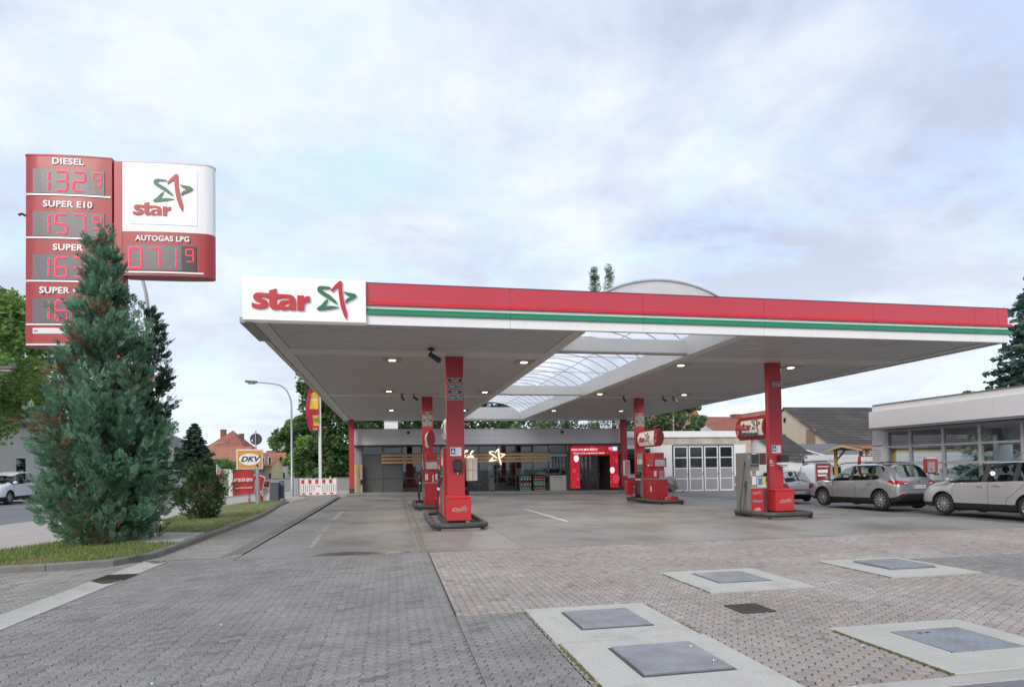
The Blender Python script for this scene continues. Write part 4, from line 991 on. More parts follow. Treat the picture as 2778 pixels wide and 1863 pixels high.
digit('0', -.42, 6.93, .28, .50, YR); digit('7', .03, 6.94, .24, .47, YR); digit('1', .42, 6.94, .24, .47, YR); digit('9', .85, 7.02, .17, .31, YR)
curved('screen_dark_part', .66, 1.0, 6.635, 7.255, RX0, RX1, .018, M('led_panel_dark', (.03,.03,.033), .3), n=3)
curved('chrome_strip', -.74, 1.17, 6.56, 6.60, RX0, RX1, .02, MATS['strip_white'])
MB().tube([(-2.99, .1, 7.95), (-3.1, -.05, 8.0), (-3.14, -.1, 7.95)], .03, 6).build('light_sensor', DGREY, ps)
# ================================================================ SHOP
GL = glass('shop_glass', (.66, .71, .72), 1.3); GLC = glass('clear_glass', (.82, .87, .87), .9)
FR = M('frame_anthracite', (.05, .065, .075), .4, var=.06); PAN = M('dark_panel', (.075, .08, .085), .5, var=.05)
FAS = M('fascia_grey', (.70, .69, .72), .35, .0, var=.03, vs=.6); INT = M('shop_dark_wall', (.11,.11,.115), .7); WOODL = M('slat_wood', (.44, .27, .14), .55, var=.12, vs=2, streak=(.6, 1, 14))
pv = setting('shop_pavement')
for k in range(19):
    x0 = -2.7+k*1.02; zz = gz(x0, 40)+.085
    MB().box(x0, 38.3, zz-.25, x0+1.01, 38.43, zz).build('kerb_stone', KERB, pv, bevel=.012)
    MB().box(x0, 38.435, zz-.25, x0+1.012, 42.5, zz-.004).build('paving_slab', M('shop_paving', (.29,.285,.28), .8, var=.1, vs=2, speck=.1), pv)
sh = thing('shop', 'low filling station shop with grey fascia, dark glazing and lit red entrance', 'building', (6.8, 42, 0))
O_ = Matrix.Translation((-6.8, -42, 0))
def shb(m, name, mat, **k):
    o = m.build(name, mat, sh, **k); o.matrix_local = O_; return o
FZ = lambda x: gz(x, 40.5)+.08
shb(MB().box(-2.4, 42.0, 3.05, 16.05, 52, 4.1), 'roof_block', LGREY)
shb(MB().box(-2.4, 51.8, -.3, 16.05, 52, 3.05), 'rear_wall', INT); shb(MB().box(-2.4, 42.05, -.3, -2.2, 51.8, 3.05), 'end_wall', LGREY); shb(MB().box(15.95, 42.05, -.3, 16.05, 51.8, 3.05), 'end_wall', LGREY)
shb(MB().box(-2.2, 42.05, -.3, 15.95, 51.8, -.12), 'floor', M('shop_floor', (.22,.21,.20), .4)); shb(MB().box(-2.2, 42.05, 3.0, 15.95, 51.8, 3.05), 'ceiling', M('shop_ceiling', (.5,.5,.5), .7))
shb(MB().box(-2.2, 46.6, -.12, 15.95, 46.7, 2.9), 'inner_wall', INT)
x = -2.45
for k in range(6):
    x1 = x+18.52/6
    shb(MB().box(x+.003, 41.4, 3.8, x1-.003, 42, 4.22), 'fascia_panel', FAS); shb(MB().box(x+.003, 41.385, 3.21, x1-.003, 42, 3.785), 'fascia_panel', FAS); x = x1
shb(MB().box(-2.45, 41.41, 3.785, 16.07, 41.6, 3.8), 'fascia_joint', GREY); shb(MB().box(-2.47, 41.37, 4.22, 16.09, 42.2, 4.25), 'coping', LGREY)
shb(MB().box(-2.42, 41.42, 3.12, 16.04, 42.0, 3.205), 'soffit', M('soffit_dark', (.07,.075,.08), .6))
ver = [-1.9, -.6, .68, 1.95, 3.25, 4.5, 5.8, 7.05, 8.35, 9.55, 10.68, 11.93, 12.3]
for v in ver: shb(MB().box(v-.035, 41.96, -.1, v+.035, 42.04, 3.12), 'mullion', FR)
for v in (15.62, 16.0): shb(MB().box(v-.035, 41.96, -.3, v+.035, 42.04, 3.12), 'mullion', FR)
shb(MB().box(-1.865, 41.965, 2.57, 12.3, 42.035, 2.64), 'transom', FR); shb(MB().box(-1.865, 41.955, .98, 10.65, 41.985, 1.03), 'rail', FR); shb(MB().box(-1.9, 41.95, -.15, 12.3, 42.03, .10), 'sill', FR)
shb(MB().box(-2.42, 41.97, .05, -1.935, 42.03, 3.12), 'corner_panel', M('corner_grey', (.26,.27,.29), .5))
for a, b in zip(ver[:2], ver[1:3]): shb(MB().box(a+.036, 41.985, .10, b-.036, 42.015, 2.57), 'solid_panel', PAN)
TRG = glass('transom_glass', (.30, .32, .33), 1.5)
for k, (a, b) in enumerate(zip(ver, ver[1:])):
    shb(MB().box(a+.036, 41.995, 2.64, b-.036, 42.005, 3.12), 'transom_pane', TRG)
    if k in (1, 8):
        for q in (MB().box(a+.06, 41.95, 2.68, b-.06, 41.97, 2.72), MB().box(a+.06, 41.95, 3.04, b-.06, 41.97, 3.08), MB().box(a+.06, 41.95, 2.72, a+.1, 41.97, 3.04), MB().box(b-.1, 41.95, 2.72, b-.06, 41.97, 3.04)): shb(q, 'vent_sash', FR)
    if 2 <= k < 10: shb(MB().box(a+.036, 41.995, .10, b-.036, 42.005, 2.57), 'pane', GL)
    if k == 10: shb(MB().box(a+.036, 41.995, 1.03, b-.036, 42.005, 2.57), 'pane', GL)
shb(MB().box(11.97, 41.98, .1, 12.265, 42.01, 2.57), 'dark_strip', FR)
shb(MB().box(15.655, 41.995, -.2, 15.965, 42.005, 3.1), 'pane', GLC)
for k in range(3):
    z = 1.985+k*.225; shb(MB().box(-.68, 41.80, z, 10.70, 41.86, z+.155), 'wood_slat', WOODL)
for xx in (1.9, 4.6, 7.4, 10.0): shb(MB().box(xx-.02, 41.86, 2.0, xx+.02, 41.955, 2.55), 'slat_bracket', FR)
# night counter
shb(MB().box(10.73, 41.90, FZ(11)-.02, 11.90, 41.98, 1.02), 'night_counter', M('counter_grey', (.47,.46,.44), .5, var=.05)); shb(MB().box(10.98, 41.885, .62, 11.62, 41.90, .95), 'night_drawer', M('drawer_grey', (.42,.41,.39), .4)); shb(MB().box(11.0, 41.88, .90, 11.6, 41.887, .93), 'drawer_handle', DGREY)
letters('lettering', 'Nachtschalter', .24, (11.32-6.8, -.05, 2.42), LWH, sh, bold=.012, ext=.004)
# interior: shelving, counter, white terminal, hanging goods
def goods(x0, y, z0, w, rows, cols, pal, name='shelf_goods'):
    m = [MB() for _ in pal]
    for r in range(rows):
        for c in range(cols):
            k = rnd.randrange(len(pal)); ww = w/cols; m[k].box(x0+c*ww+.01, y, z0+r*.36+.02, x0+(c+1)*ww-.01, y+.1, z0+r*.36+rnd.uniform(.16, .28))
    for k, q in enumerate(m):
        if q.v: o = shb(q, name, pal[k]); o['kind'] = 'stuff'
PALS = [M('goods_%d' % i, c, .5) for i, c in enumerate([(.30,.05,.04), (.35,.18,.05), (.40,.33,.2), (.08,.12,.2), (.05,.18,.10), (.4,.4,.4), (.12,.06,.05), (.42,.26,.10)])]
for x0 in (5.0, 7.6, 10.75): goods(x0, 46.2, .3, 1.7, 6, 12, PALS)
for x0 in (12.9, 14.1): goods(x0, 44.4, .2, 1.05, 6, 10, PALS)
for x0 in (12.9, 14.1):
    for r in range(7): shb(MB().box(x0, 44.35, .19+r*.36-.02, x0+1.05, 44.6, .19+r*.36), 'shelf_board', GREY)
shb(MB().box(12.8, 44.62, -.12, 15.3, 44.66, 2.6), 'shelf_back', INT)
shb(MB().box(6.55, 42.5, -.1, 6.95, 42.8, 1.85), 'white_terminal', PAPER); shb(MB().box(6.62, 42.49, 1.0, 6.88, 42.5, 1.1), 'terminal_slot', BLACK); shb(MB().box(2.6, 42.35, -.1, 3.5, 42.6, 1.3), 'low_cabinet', M('cab_silver', (.35,.36,.38), .4))
shb(MB().box(8.5, 42.45, .98, 9.0, 42.6, 1.55), 'flower_pot', PAPER); shb(MB().box(9.9, 42.4, .0, 10.5, 42.8, 1.35), 'chest', M('chest_teal', (.18,.26,.27), .4))
shb(MB().box(.75, 42.3, 0, 2.2, 42.4, 1.9), 'poster_wall', M('poster_red', (.16,.02,.025), .5, var=.3, vs=2))
# sliding door in the portal
for xa, xb in ((12.84, 13.55), (13.60, 14.30)):
    shb(MB().box(xa, 42.1, -.12, xa+.04, 42.15, 2.4), 'door_stile', FR); shb(MB().box(xb-.04, 42.1, -.12, xb, 42.15, 2.4), 'door_stile', FR); shb(MB().box(xa+.04, 42.1, -.12, xb-.04, 42.15, -.02), 'door_rail', FR); shb(MB().box(xa+.04, 42.1, 1.0, xb-.04, 42.15, 1.05), 'door_rail', FR)
    shb(MB().box(xa+.04, 42.12, -.02, xb-.04, 42.13, 2.4), 'door_pane', GL)
# lit entrance portal
PT = thing('entrance_portal', 'glowing red entrance portal printed with balloons and confetti', 'portal', (13.93, 41.72, 0))
def led_red():
    m = bpy.data.materials.new('portal_print'); m.use_nodes = True; t = m.node_tree; N = t.nodes; L = t.links; b = N['Principled BSDF']
    g = N.new('ShaderNodeNewGeometry'); v = N.new('ShaderNodeTexVoronoi'); v.inputs['Scale'].default_value = 6.5; L.new(g.outputs['Position'], v.inputs[0])
    r = N.new('ShaderNodeValToRGB'); e = r.color_ramp.elements; e[0].position = .16; e[0].color = (.80,.32,.03,1); e[1].position = .22; e[1].color = (.52,.012,.03,1)
    L.new(v.outputs['Distance'], r.inputs[0]); n = N.new('ShaderNodeTexNoise'); n.inputs['Scale'].default_value = 2.2; L.new(g.outputs['Position'], n.inputs[0])
    rr = N.new('ShaderNodeValToRGB'); rr.color_ramp.elements[0].position = .42; rr.color_ramp.elements[1].position = .5; L.new(n.outputs[0], rr.inputs[0])
    mx = N.new('ShaderNodeMix'); mx.data_type = 'RGBA'; L.new(rr.outputs[0], mx.inputs[0]); mx.inputs[6].default_value = (.48,.01,.03,1); L.new(r.outputs[0], mx.inputs[7])
    L.new(mx.outputs[2], b.inputs['Base Color']); L.new(mx.outputs[2], b.inputs['Emission Color']); b.inputs['Emission Strength'].default_value = .36; return m
LP = led_red(); LWE = M('portal_white', (.95,.93,.92), .5, emit=.45); LPK = M('portal_pink', (.75,.05,.10), .5, emit=.35)
x0, x1 = 12.22-13.93, 15.66-13.93; a, b = 12.85-13.93, 15.06-13.93; zb, zt_, zo = .10, 3.0, 2.40
MB().box(x0, 0, zb, a, .28, zt_).build('side_panel', LP, PT); MB().box(b, 0, zb, x1, .28, zt_).build('side_panel', LP, PT); MB().box(a, 0.001, zo, b, .28, zt_).build('header_panel', LP, PT)
MB().box(x0+.0, .02, -.28, a+.0, .28, zb).build('plinth', BLACK, PT); MB().box(b, .02, -.3, x1, .28, zb).build('plinth', BLACK, PT)
MB().box(a-.005, .03, zb, a+.005, .3, zo).box(b-.005, .03, zb, b+.005, .3, zo).build('reveal', BLACK, PT)
MB().box(x0+.02, -.01, 2.66, x0+1.95, -.002, 2.90).build('text_bar', LPK, PT)
letters('lettering', 'NEUER LOOK, MEHR SERVICE!', .165, (x0+.98, -.014, 2.79), LWE, PT, bold=.02, ext=.003, xs=.86); letters('lettering', 'Wir feiern die 150. modernisierte star Tankstelle.', .15, (x0+1.32, -.008, 2.545), LWE, PT, bold=.015, ext=.003, xs=.76)
MB().box(x1-.72, -.01, 2.70, x1-.40, -.002, 2.98).build('badge', LPK, PT); star_mark(PT, (x1-.56, -.012, 2.84), .22, XF, .003, (LWE, LWE)); MB().box(x1-.395, -.01, 2.70, x1-.06, -.002, 2.98).build('badge', M('portal_cyan', (.55,.85,.92), .5, emit=.6), PT)
def balloon(x, z, r, mat, string=True):
    P = [(x+r*.85*math.cos(2*math.pi*k/18), 0, z+r*(1.0 if math.sin(2*math.pi*k/18) > 0 else 1.25)*math.sin(2*math.pi*k/18)) for k in range(18)]
    MB().extr([(p[0], -.004, p[2]) for p in P], (0, -.006, 0)).build('balloon_print', mat, PT, fix=True)
    if string: MB().tube([(x, -.006, z-r*1.25), (x-.05, -.006, z-r*1.25-.25), (x+.04, -.006, z-r*1.25-.5)], .008, 4).build('balloon_string', BLACK, PT)
balloon(a-.25, 2.2, .22, LWE, False); balloon(b+.16, 1.35, .20, LWE, False); balloon(b+.42, .75, .30, LPK); balloon(a-.16, .75, .11, LPK, False); balloon(a-.42, 1.35, .16, LPK); balloon(a+.9, 2.88, .18, LPK, False); balloon(b+.46, 2.05, .12, LPK)
# café neon
cf = thing('cafe_sign', 'cream neon lettering café with a star on the wooden slats', 'sign', (3.7, 41.7, 2.3)); 
letters('lettering', 'café', 1.5, (.6, -.06, -.05), CREAM, cf, bold=.012, ext=.02, shear=.25, xs=.9); star_mark(cf, (3.3, -.06, .05), 1.12, XF, .04, (CREAM, CREAM))
# pavement furniture in front of the shop
def bottle_rack(xc, label, palette, group):
    z = gz(xc, 41)+.085; t = thing('goods_rack', label, 'rack', (xc, 41.45, z)); w = .43
    MB().box(-w, .36, 0, w, .40, 1.12).build('back', BLACK, t)
    for sx in (-1, 1): MB().box(sx*w-.015, 0, 0, sx*w+.015, .36, 1.12).build('side', BLACK, t)
    for k in range(3): MB().box(-w+.016, .02, .03+.37*k, w-.016, .36, .055+.37*k).build('shelf', DGREY, t)
    MB().box(-w+.016, .0, 1.09, w-.016, .36, 1.12).build('top', BLACK, t)
    for k in range(3):
        for i in range(6):
            cm, lm, cap, hh, rr = palette[(k*7+i*3) % len(palette)] if isinstance(palette, list) else palette(k, i)
            bx = xc-w+.075+i*.142
            o = MB().lathe([(rr, 0), (rr, hh*.62), (rr*.45, hh*.82), (rr*.45, hh)], (0,0,0), 8).build('bottle', cm, None, smooth=40); o.location = (bx, 41.58, z+.056+.37*k)
            MB().lathe([(rr*1.04, hh*.12), (rr*1.04, hh*.5)], (0,0,0), 8).build('bottle_label', lm, o); MB().lathe([(rr*.5, hh), (rr*.5, hh*1.08)], (0,0,0), 6).build('cap', cap, o)
            tag(o, group[k], 'bottle', group[k])
        for i in range(4): MB().box(-w+.12+.2*i, -.004, .03+.37*k, -.4+.12+.06+.2*i, .02, .075+.37*k).build('price_card', PAPER, t)
BB = lambda n, c: M('bottle_'+n, c, .3)
MIX = [(BB('blue', (.03,.10,.35)), BB('orange', (.5,.2,.05)), BB('white', (.7,.7,.7)), .29, .06), (BB('clear', (.3,.36,.36)), BB('green', (.05,.35,.2)), BB('white', (.7,.7,.7)), .28, .05), (BB('black', (.03,.03,.03)), BB('orange', (.5,.2,.05)), BB('red', (.4,.03,.03)), .28, .055)]
bottle_rack(8.9, 'black rack of blue and clear bottles under the shop window', lambda k, i: MIX[(k+1) % 3] if k == 0 else MIX[1] if k == 2 else MIX[2 if i % 3 else 0], ['blue bottle on the lowest shelf of the black goods rack', 'dark bottle on the middle shelf of the black goods rack', 'clear bottle on the top shelf of the black goods rack'])
COLA = [(BB('green', (.05,.2,.1)), BB('red', (.4,.03,.03)), BB('red', (.4,.03,.03)), .27, .06), (BB('clear', (.3,.36,.36)), BB('green', (.05,.35,.2)), BB('green', (.05,.35,.2)), .29, .055), (BB('amber', (.4,.14,.05)), BB('red', (.4,.03,.03)), BB('red', (.4,.03,.03)), .29, .05)]
bottle_rack(9.88, 'black rack of red capped and green drinks bottles beside the night counter', lambda k, i: COLA[k], ['green bottle on the lowest shelf of the rack beside the night counter', 'clear bottle on the middle shelf of the rack beside the night counter', 'amber bottle with red cap on the top shelf of the rack beside the night counter'])
t = thing('wrapped_machine', 'tall machine wrapped in cream board with yellow tape beside the slim canopy post', 'machine', (-2.16, 41.4, gz(-2, 41)+.085)); MB().box(-.27, 0, 0, .27, .4, 1.82).build('wrapping', M('cream_board', (.62,.54,.36), .7, var=.08), t, bevel=.006)
YT = M('yellow_tape', (.75,.65,.05), .5)
for z in (.5, .62, .9, 1.5, 1.66, 1.78): MB().box(-.275, -.006, z, .0 if z != 1.78 else .275, 0, z+.05).build('tape', YT, t)
MB().box(-.275, -.008, .0, -.235, 0, 1.82).build('tape', YT, t); MB().box(.16, -.15, .55, .3, 0, .85).build('handle', BLACK, t); letters('lettering', 'STAR', .2, (.05, -.006, 1.2), M('tape_pink', (.6,.3,.25), .6), t, (Vector((0,0,-1)), Vector((1,0,0))), ext=.003)
for x, lab in ((1.07, 'black dome camera on the shop fascia above the wooden slats'), (11.5, 'black dome camera on the shop fascia above the night counter')):
    t = thing('dome_camera', lab, 'security camera', (x, 41.37, 4.02)); MB().box(-.06, -.03, -.06, .06, 0, .08).build('bracket', BLACK, t); MB().lathe([(0, -.13), (.07, -.1), (.1, -.02), (.1, .03)], (0, -.12, 0), 12).build('dome', BLACK, t, smooth=60)
t = thing('roof_unit', 'plain white box unit on the shop roof', 'roof unit', (-.03, 44, 4.1)); MB().box(-.46, -.4, 0, .46, .4, .78).build('casing', WHITE, t, bevel=.01); MB().box(-.5, -.44, .78, .5, .44, .82).build('lid', WHITEG, t)
t = thing('roof_mast', 'pale lattice mast rising behind the shop roof', 'mast', (6.4, 60, 0)); 
for sx in (-.45, .45): MB().box(sx-.05, -.05, 0, sx+.05, .05, 9).build('leg', LGREY, t)
for k in range(24): MB().box(-.45, -.03, k*.375, .45, .03, k*.375+.07).build('rung', LGREY, t)
MB().box(-1.4, -.1, 0, -.7, .1, 9).build('panel', LGREY, t)
# ================================================================ WORKSHOP GARAGE
GY = 43.0; gb = thing('garage', 'white workshop with four leaf steel doors and a red base stripe', 'building', (21.5, GY, 0)); Og = Matrix.Translation((-21.5, -GY, 0))
def gbb(m, name, mat, **k):
    o = m.build(name, mat, gb, **k); o.matrix_local = Og; return o
WW = M('white_wall', (.74,.74,.75), .7, var=.05, vs=1.2); CRW = M('raw_render', (.44,.38,.29), .85, var=.12, vs=1.5, alt=(.52,.48,.40), alts=1.2)
XD0, XD1, ZD = 20.42, 25.32, 3.02; bz = -.36
gbb(MB().box(16.1, GY, bz, 16.75, GY+.3, 3.12).box(18.65, GY, bz, XD0-.06, GY+.3, 3.12).box(16.75, GY, bz, 18.65, GY+.3, .98).box(16.75, GY, 2.85, 18.65, GY+.3, 3.12).box(XD1+.06, GY, bz, 26.8, GY+.3, 3.12).box(XD0-.06, GY, ZD+.05, XD1+.06, GY+.3, 3.12), 'wall', WW)
gbb(MB().box(16.1, GY-.01, 3.12, 26.8, GY+.3, 3.66), 'render_band', CRW); gbb(MB().box(26.35, GY-.015, -.3, 26.81, GY+.32, 3.12), 'corner_render', CRW)
gbb(MB().box(16.1, GY-.12, 3.66, 27.1, GY+.4, 4.12), 'coping', WHITE, bevel=.01); gbb(MB().box(16.1, GY+.3, bz, 26.8, 52, 3.9), 'building_body', WW)
for xa, xb in ((16.12, 20.3), (XD1+.07, 26.34)):
    gbb(MB().box(xa, GY-.012, .12, xb, GY-.002, .74), 'red_stripe', M('stripe_red', (.50,.05,.05), .6, var=.08)); gbb(MB().box(xa, GY-.011, -.36, xb, GY-.002, .02), 'green_stripe', M('stripe_green', (.05,.13,.07), .6, var=.2))
gbb(MB().box(XD0, GY-.05, ZD+.06, XD1, GY-.01, ZD+.16), 'door_track', M('track_grey', (.25,.26,.27), .5, var=.2, vs=6))
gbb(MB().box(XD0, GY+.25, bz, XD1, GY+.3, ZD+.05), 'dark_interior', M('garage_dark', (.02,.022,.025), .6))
DF = M('door_frame_white', (.68,.69,.71), .45, var=.04); DP = M('door_panel_grey', (.27,.275,.29), .55, var=.05, speck=.06)
dw = (XD1-XD0)/4
for k in range(4):
    xa = XD0+k*dw+.05; xb = xa+dw-.1; d = MB().box(xa, GY-.02, bz, xa+.09, GY+.05, ZD).box(xb-.09, GY-.02, bz, xb, GY+.05, ZD)
    zz = [bz, bz+.12, .55, .62, 1.33, 1.40, 2.12, 2.19, ZD-.1, ZD]
    for z0, z1 in zip(zz[::2], zz[1::2]): d.box(xa+.09, GY-.018, z0, xb-.09, GY+.048, z1)
    o = gbb(d, 'door_leaf', DF)
    for i, (z0, z1) in enumerate(zip(zz[1::2], zz[2::2])):
        q = MB().box(xa+.09, GY+.01, z0, xb-.09, GY+.03, z1).build('door_panel' if i < 2 else 'door_pane', DP if i < 2 else M('door_dark_glass', (.02,.024,.028), .08, spec=.6), o); q.matrix_local = Matrix()
    q = MB().box(xb-.07, GY-.06, .85, xb-.03, GY-.02, 1.05).build('handle', STEEL, o); q.matrix_local = Matrix()
gbb(MB().box(16.75, GY+.02, .98, 18.65, GY+.1, 1.06).box(16.75, GY+.02, 2.77, 18.65, GY+.1, 2.85).box(16.75, GY+.02, 1.06, 16.83, GY+.1, 2.77).box(18.57, GY+.02, 1.06, 18.65, GY+.1, 2.77).box(17.66, GY+.02, 1.06, 17.74, GY+.1, 2.77).box(16.83, GY+.02, 2.2, 18.57, GY+.1, 2.27), 'window_frame', DGREY); gbb(MB().box(16.83, GY+.05, 1.06, 18.57, GY+.06, 2.77), 'window_pane', glass('dull_glass', (.25,.27,.3), 1.6)); gbb(MB().box(16.7, GY-.06, .92, 18.7, GY, .98), 'window_sill', WHITEG)
t = thing('boulder', 'rough grey boulder beside the workshop doors', 'stone', (19.3, 41.2, gz(19, 41))); 
m = MB(); nn = 10; V = []
for i in range(7):
    ph = math.pi*i/6
    for j in range(nn): rr = .62*(1+.18*math.sin(j*2.1+i*1.7)+.1*math.cos(3*j+i)); V.append((rr*math.sin(ph)*math.cos(2*math.pi*j/nn), rr*math.sin(ph)*math.sin(2*math.pi*j/nn)*.8, .5+.55*math.cos(ph)*(1+.05*math.sin(j))))
m.add(V, [(i*nn+j, (i+1)*nn+j, (i+1)*nn+(j+1) % nn, i*nn+(j+1) % nn) for i in range(6) for j in range(nn)]).build('rock', M('rock_grey', (.28,.26,.22), .9, var=.25, vs=4, bump=.6, bs=14), t)
# ================================================================ CAR WASH
WGL = glass('wash_glass', (.88,.92,.92), .3)
cw = thing('car_wash', 'pale grey car wash hall with glazed side and deep white fascia', 'building', (23, 16, 0)); Ow = Matrix.Translation((-23, -16, 0))
def cwb(m, name, mat, **k):
    o = m.build(name, mat, cw, **k); o.matrix_local = Ow; return o
CWF = M('wash_fascia', (.76,.76,.78), .4, .0, var=.02, vs=.5); CWP = M('wash_parapet', (.78,.77,.74), .5, var=.04, vs=.8); CWFR = M('wash_frame', (.52,.52,.55), .4, .3, var=.04)
GX, Y0, Y1 = 20.3, 6.2, 23.25
y = Y0
for k in range(6):
    y2 = y+(22.72-Y0)/6; cwb(MB().box(19.6, y+.004, 3.02, 20.3, y2-.004, 3.70), 'fascia_panel', CWF); cwb(MB().box(19.72, y+.004, 3.70, 20.3, y2-.06*(k == 5)-.004, 3.955), 'parapet_panel', CWP); y = y2
cwb(MB().box(19.68, Y0, 3.955, 20.4, 22.6, 3.98), 'parapet_cap', M('cap_brown', (.2,.19,.18), .6)); cwb(MB().box(20.3, Y0, 3.06, 27.2, 23.1, 3.9), 'roof_block', CWP); cwb(MB().box(19.62, Y0, 2.94, 20.28, 22.7, 3.018), 'soffit', M('wash_soffit', (.22,.22,.23), .6))
cwb(MB().box(20.22, 22.52, -.2, 20.5, Y1, 3.02), 'wall_pier', M('pier_white', (.62,.62,.64), .6, var=.04)); cwb(MB().box(20.5, 23.05, 2.75, 27.2, Y1, 3.06).box(20.5, 23.05, -.2, 20.9, Y1, 2.75).box(26.4, 23.05, -.2, 27.2, Y1, 2.75), 'end_wall', WW)
MY = [22.48, 21.33, 19.83, 18.34, 16.83, 15.32, 13.82, 12.3, 10.8, 9.3, 7.8, 6.3]
for k, v in enumerate(MY): cwb(MB().box(GX-.06, v-.05, -.05, GX+.06, v+.05, 2.94), 'mullion', CWFR)
for z0, z1 in ((2.84, 2.94), (2.19, 2.27), (1.51, 1.59)): cwb(MB().box(GX-.055, 6.3, z0, GX+.055, 22.48, z1), 'transom', CWFR)
cwb(MB().box(GX-.09, 6.3, .80, GX+.05, 22.48, .90), 'rail', STEEL); cwb(MB().box(GX-.1, 6.3, -.1, GX+.1, 22.48, .3), 'base_wall', M('wash_base', (.5,.5,.5), .7, var=.08))
for a, b in zip(MY[1:], MY):
    for z0, z1 in ((2.27, 2.84), (1.59, 2.19), (.9, 1.51), (.3, .80)): cwb(MB().box(GX-.006, a+.051, z0, GX+.006, b-.051, z1), 'pane', WGL)
# far side: glazed bays then white tiled wall
cwb(MB().box(26.6, Y0, -.2, 26.7, 20.2, 3.06).box(26.6, 20.2, 2.3, 26.7, 23.05, 3.06), 'rear_wall', M('wash_tiles', (.50,.50,.51), .4, var=.04)); cwb(MB().box(26.6, 21.6, -.2, 26.7, 21.75, 2.3), 'rear_post', CWFR)
cwb(MB().box(20.4, Y0, -.12, 26.6, 23.05, .02), 'floor', M('wash_floor', (.25,.25,.25), .35)); cwb(MB().box(20.4, Y0, 3.0, 26.6, 23.0, 3.05), 'ceiling', M('wash_ceiling', (.33,.33,.34), .6))
cwb(MB().box(22.2, 17.3, 0, 22.6, 17.8, 2.7).box(25.3, 17.3, 0, 25.7, 17.8, 2.7).box(22.2, 17.3, 2.5, 25.7, 17.8, 2.75), 'wash_gantry', M('gantry_blue', (.10,.12,.18), .4)); cwb(MB().lathe([(.1, .2), (.45, .3), (.45, 2.2), (.1, 2.3)], (22.8, 16.9, 0), 16), 'wash_brush', M('brush_blue', (.08,.10,.2), .9, var=.2, vs=20))
cwb(MB().box(26.5, 15.6, 2.36, 26.58, 17.3, 2.42), 'tube_lamp', M('tube_glow', (1.,.92,.7), .5, emit=3.0)); cwb(MB().box(26.52, 15.5, 2.42, 26.6, 17.4, 2.46), 'tube_batten', PAPER)
for (a, b, c_, d_) in ((14.6, 2.2, 15.1, 2.5), (17.0, 2.5, 17.3, 2.9), (15.5, 2.6, 15.8, 2.85)): cwb(MB().box(26.35, a, b, 26.6, c_, d_), 'wall_device', DGREY)
# notice board, terminal, signs
t = thing('wash_price_board', 'white notice board listing wash programmes in red print on the car wash pier', 'notice board', (20.21, 22.93, .9)); MB().box(-.03, -.30, 0, 0, .31, 1.62).build('board', M('board_white', (.68,.68,.72), .5), t)
AXM = (Vector((0,-1,0)), Vector((0,0,1)))
letters('lettering', 'Autowäsche', .115, (-.032, .0, 1.40), M('board_red', (.3,.03,.05), .6), t, AXM, bold=.02, ext=.002)
for k in range(15): MB().box(-.034, -.24+rnd.uniform(0, .2), 1.2-k*.085, -.03, .27, 1.22-k*.085).build('print_line', M('board_red2', (.45,.2,.22), .6) if k else MATS['board_red'], t)
t = thing('pay_terminal', 'red and grey payment terminal on a post before the car wash glazing', 'terminal', (19.72, 19.86, gz(19, 20)), -.5)
MB().box(-.06, -.06, 0, .06, .06, 1.2).build('post', LGREY, t); MB().box(-.21, -.14, 1.17, .21, .14, 1.74).build('casing', M('terminal_red', (.48,.05,.06), .45), t, bevel=.05, seg=3, smooth=40); MB().box(-.14, -.155, 1.20, .10, -.135, 1.60).build('front', M('terminal_grey', (.34,.34,.35), .45), t, bevel=.006); MB().box(-.2, -.18, 1.70, .15, .1, 1.76).build('hood', WHITE, t, bevel=.02, seg=2); MB().box(-.05, -.16, 1.3, .0, -.154, 1.34).build('slot', BLACK, t)
t = thing('wash_sign', 'curved white sign with red and green arrows pointing to the car wash', 'sign', (23.0, 26.5, gz(23, 26)), -.3)
MB().box(-.06, -.05, 0, .06, .05, 1.2).build('post', STEEL, t)
P = [(-.62, 1.1), (.55, 1.1), (.6, 1.5), (.55, 2.0), (-.62, 2.0), (-.68, 1.55)]
MB().extr([(x_, -.08, z_) for x_, z_ in P], (0, .16, 0)).build('body', SIGNRED, t, bevel=.02, fix=True); MB().box(-.56, -.1, 1.15, .16, -.078, 1.95).build('face', PAPER, t)
letters('lettering', 'Auto', .2, (-.2, -.105, 1.68), PRINT, t, ext=.004); letters('lettering', 'wäsche', .2, (-.2, -.105, 1.38), PRINT, t, ext=.004)
for k, mm in enumerate((SIGNRED, LWH, GREEN)): MB().extr([(.18+k*.12, -.1, 1.2), (.26+k*.12, -.1, 1.2), (.42+k*.1, -.1, 1.55), (.26+k*.12, -.1, 1.9), (.18+k*.12, -.1, 1.9), (.34+k*.1, -.1, 1.55)], (0, -.02, 0)).build('arrow', mm, t, fix=True)
t = thing('poster_board', 'dark red price poster in a grey frame beside the white van', 'poster board', (23.1, 30.2, gz(23, 30)), -.2); MB().box(-.42, -.03, .3, .42, .03, 1.75).build('frame', GREY, t); MB().box(-.38, -.04, .35, .38, -.03, 1.70).build('poster', M('poster_dark_red', (.22,.02,.03), .5), t)
for k, (z_, h_) in enumerate(((1.52, .05), (1.2, .18), (1.02, .1), (.7, .06))): MB().box(-.3, -.045, z_, .3-.06*k, -.04, z_+h_).build('poster_print', LWH, t)

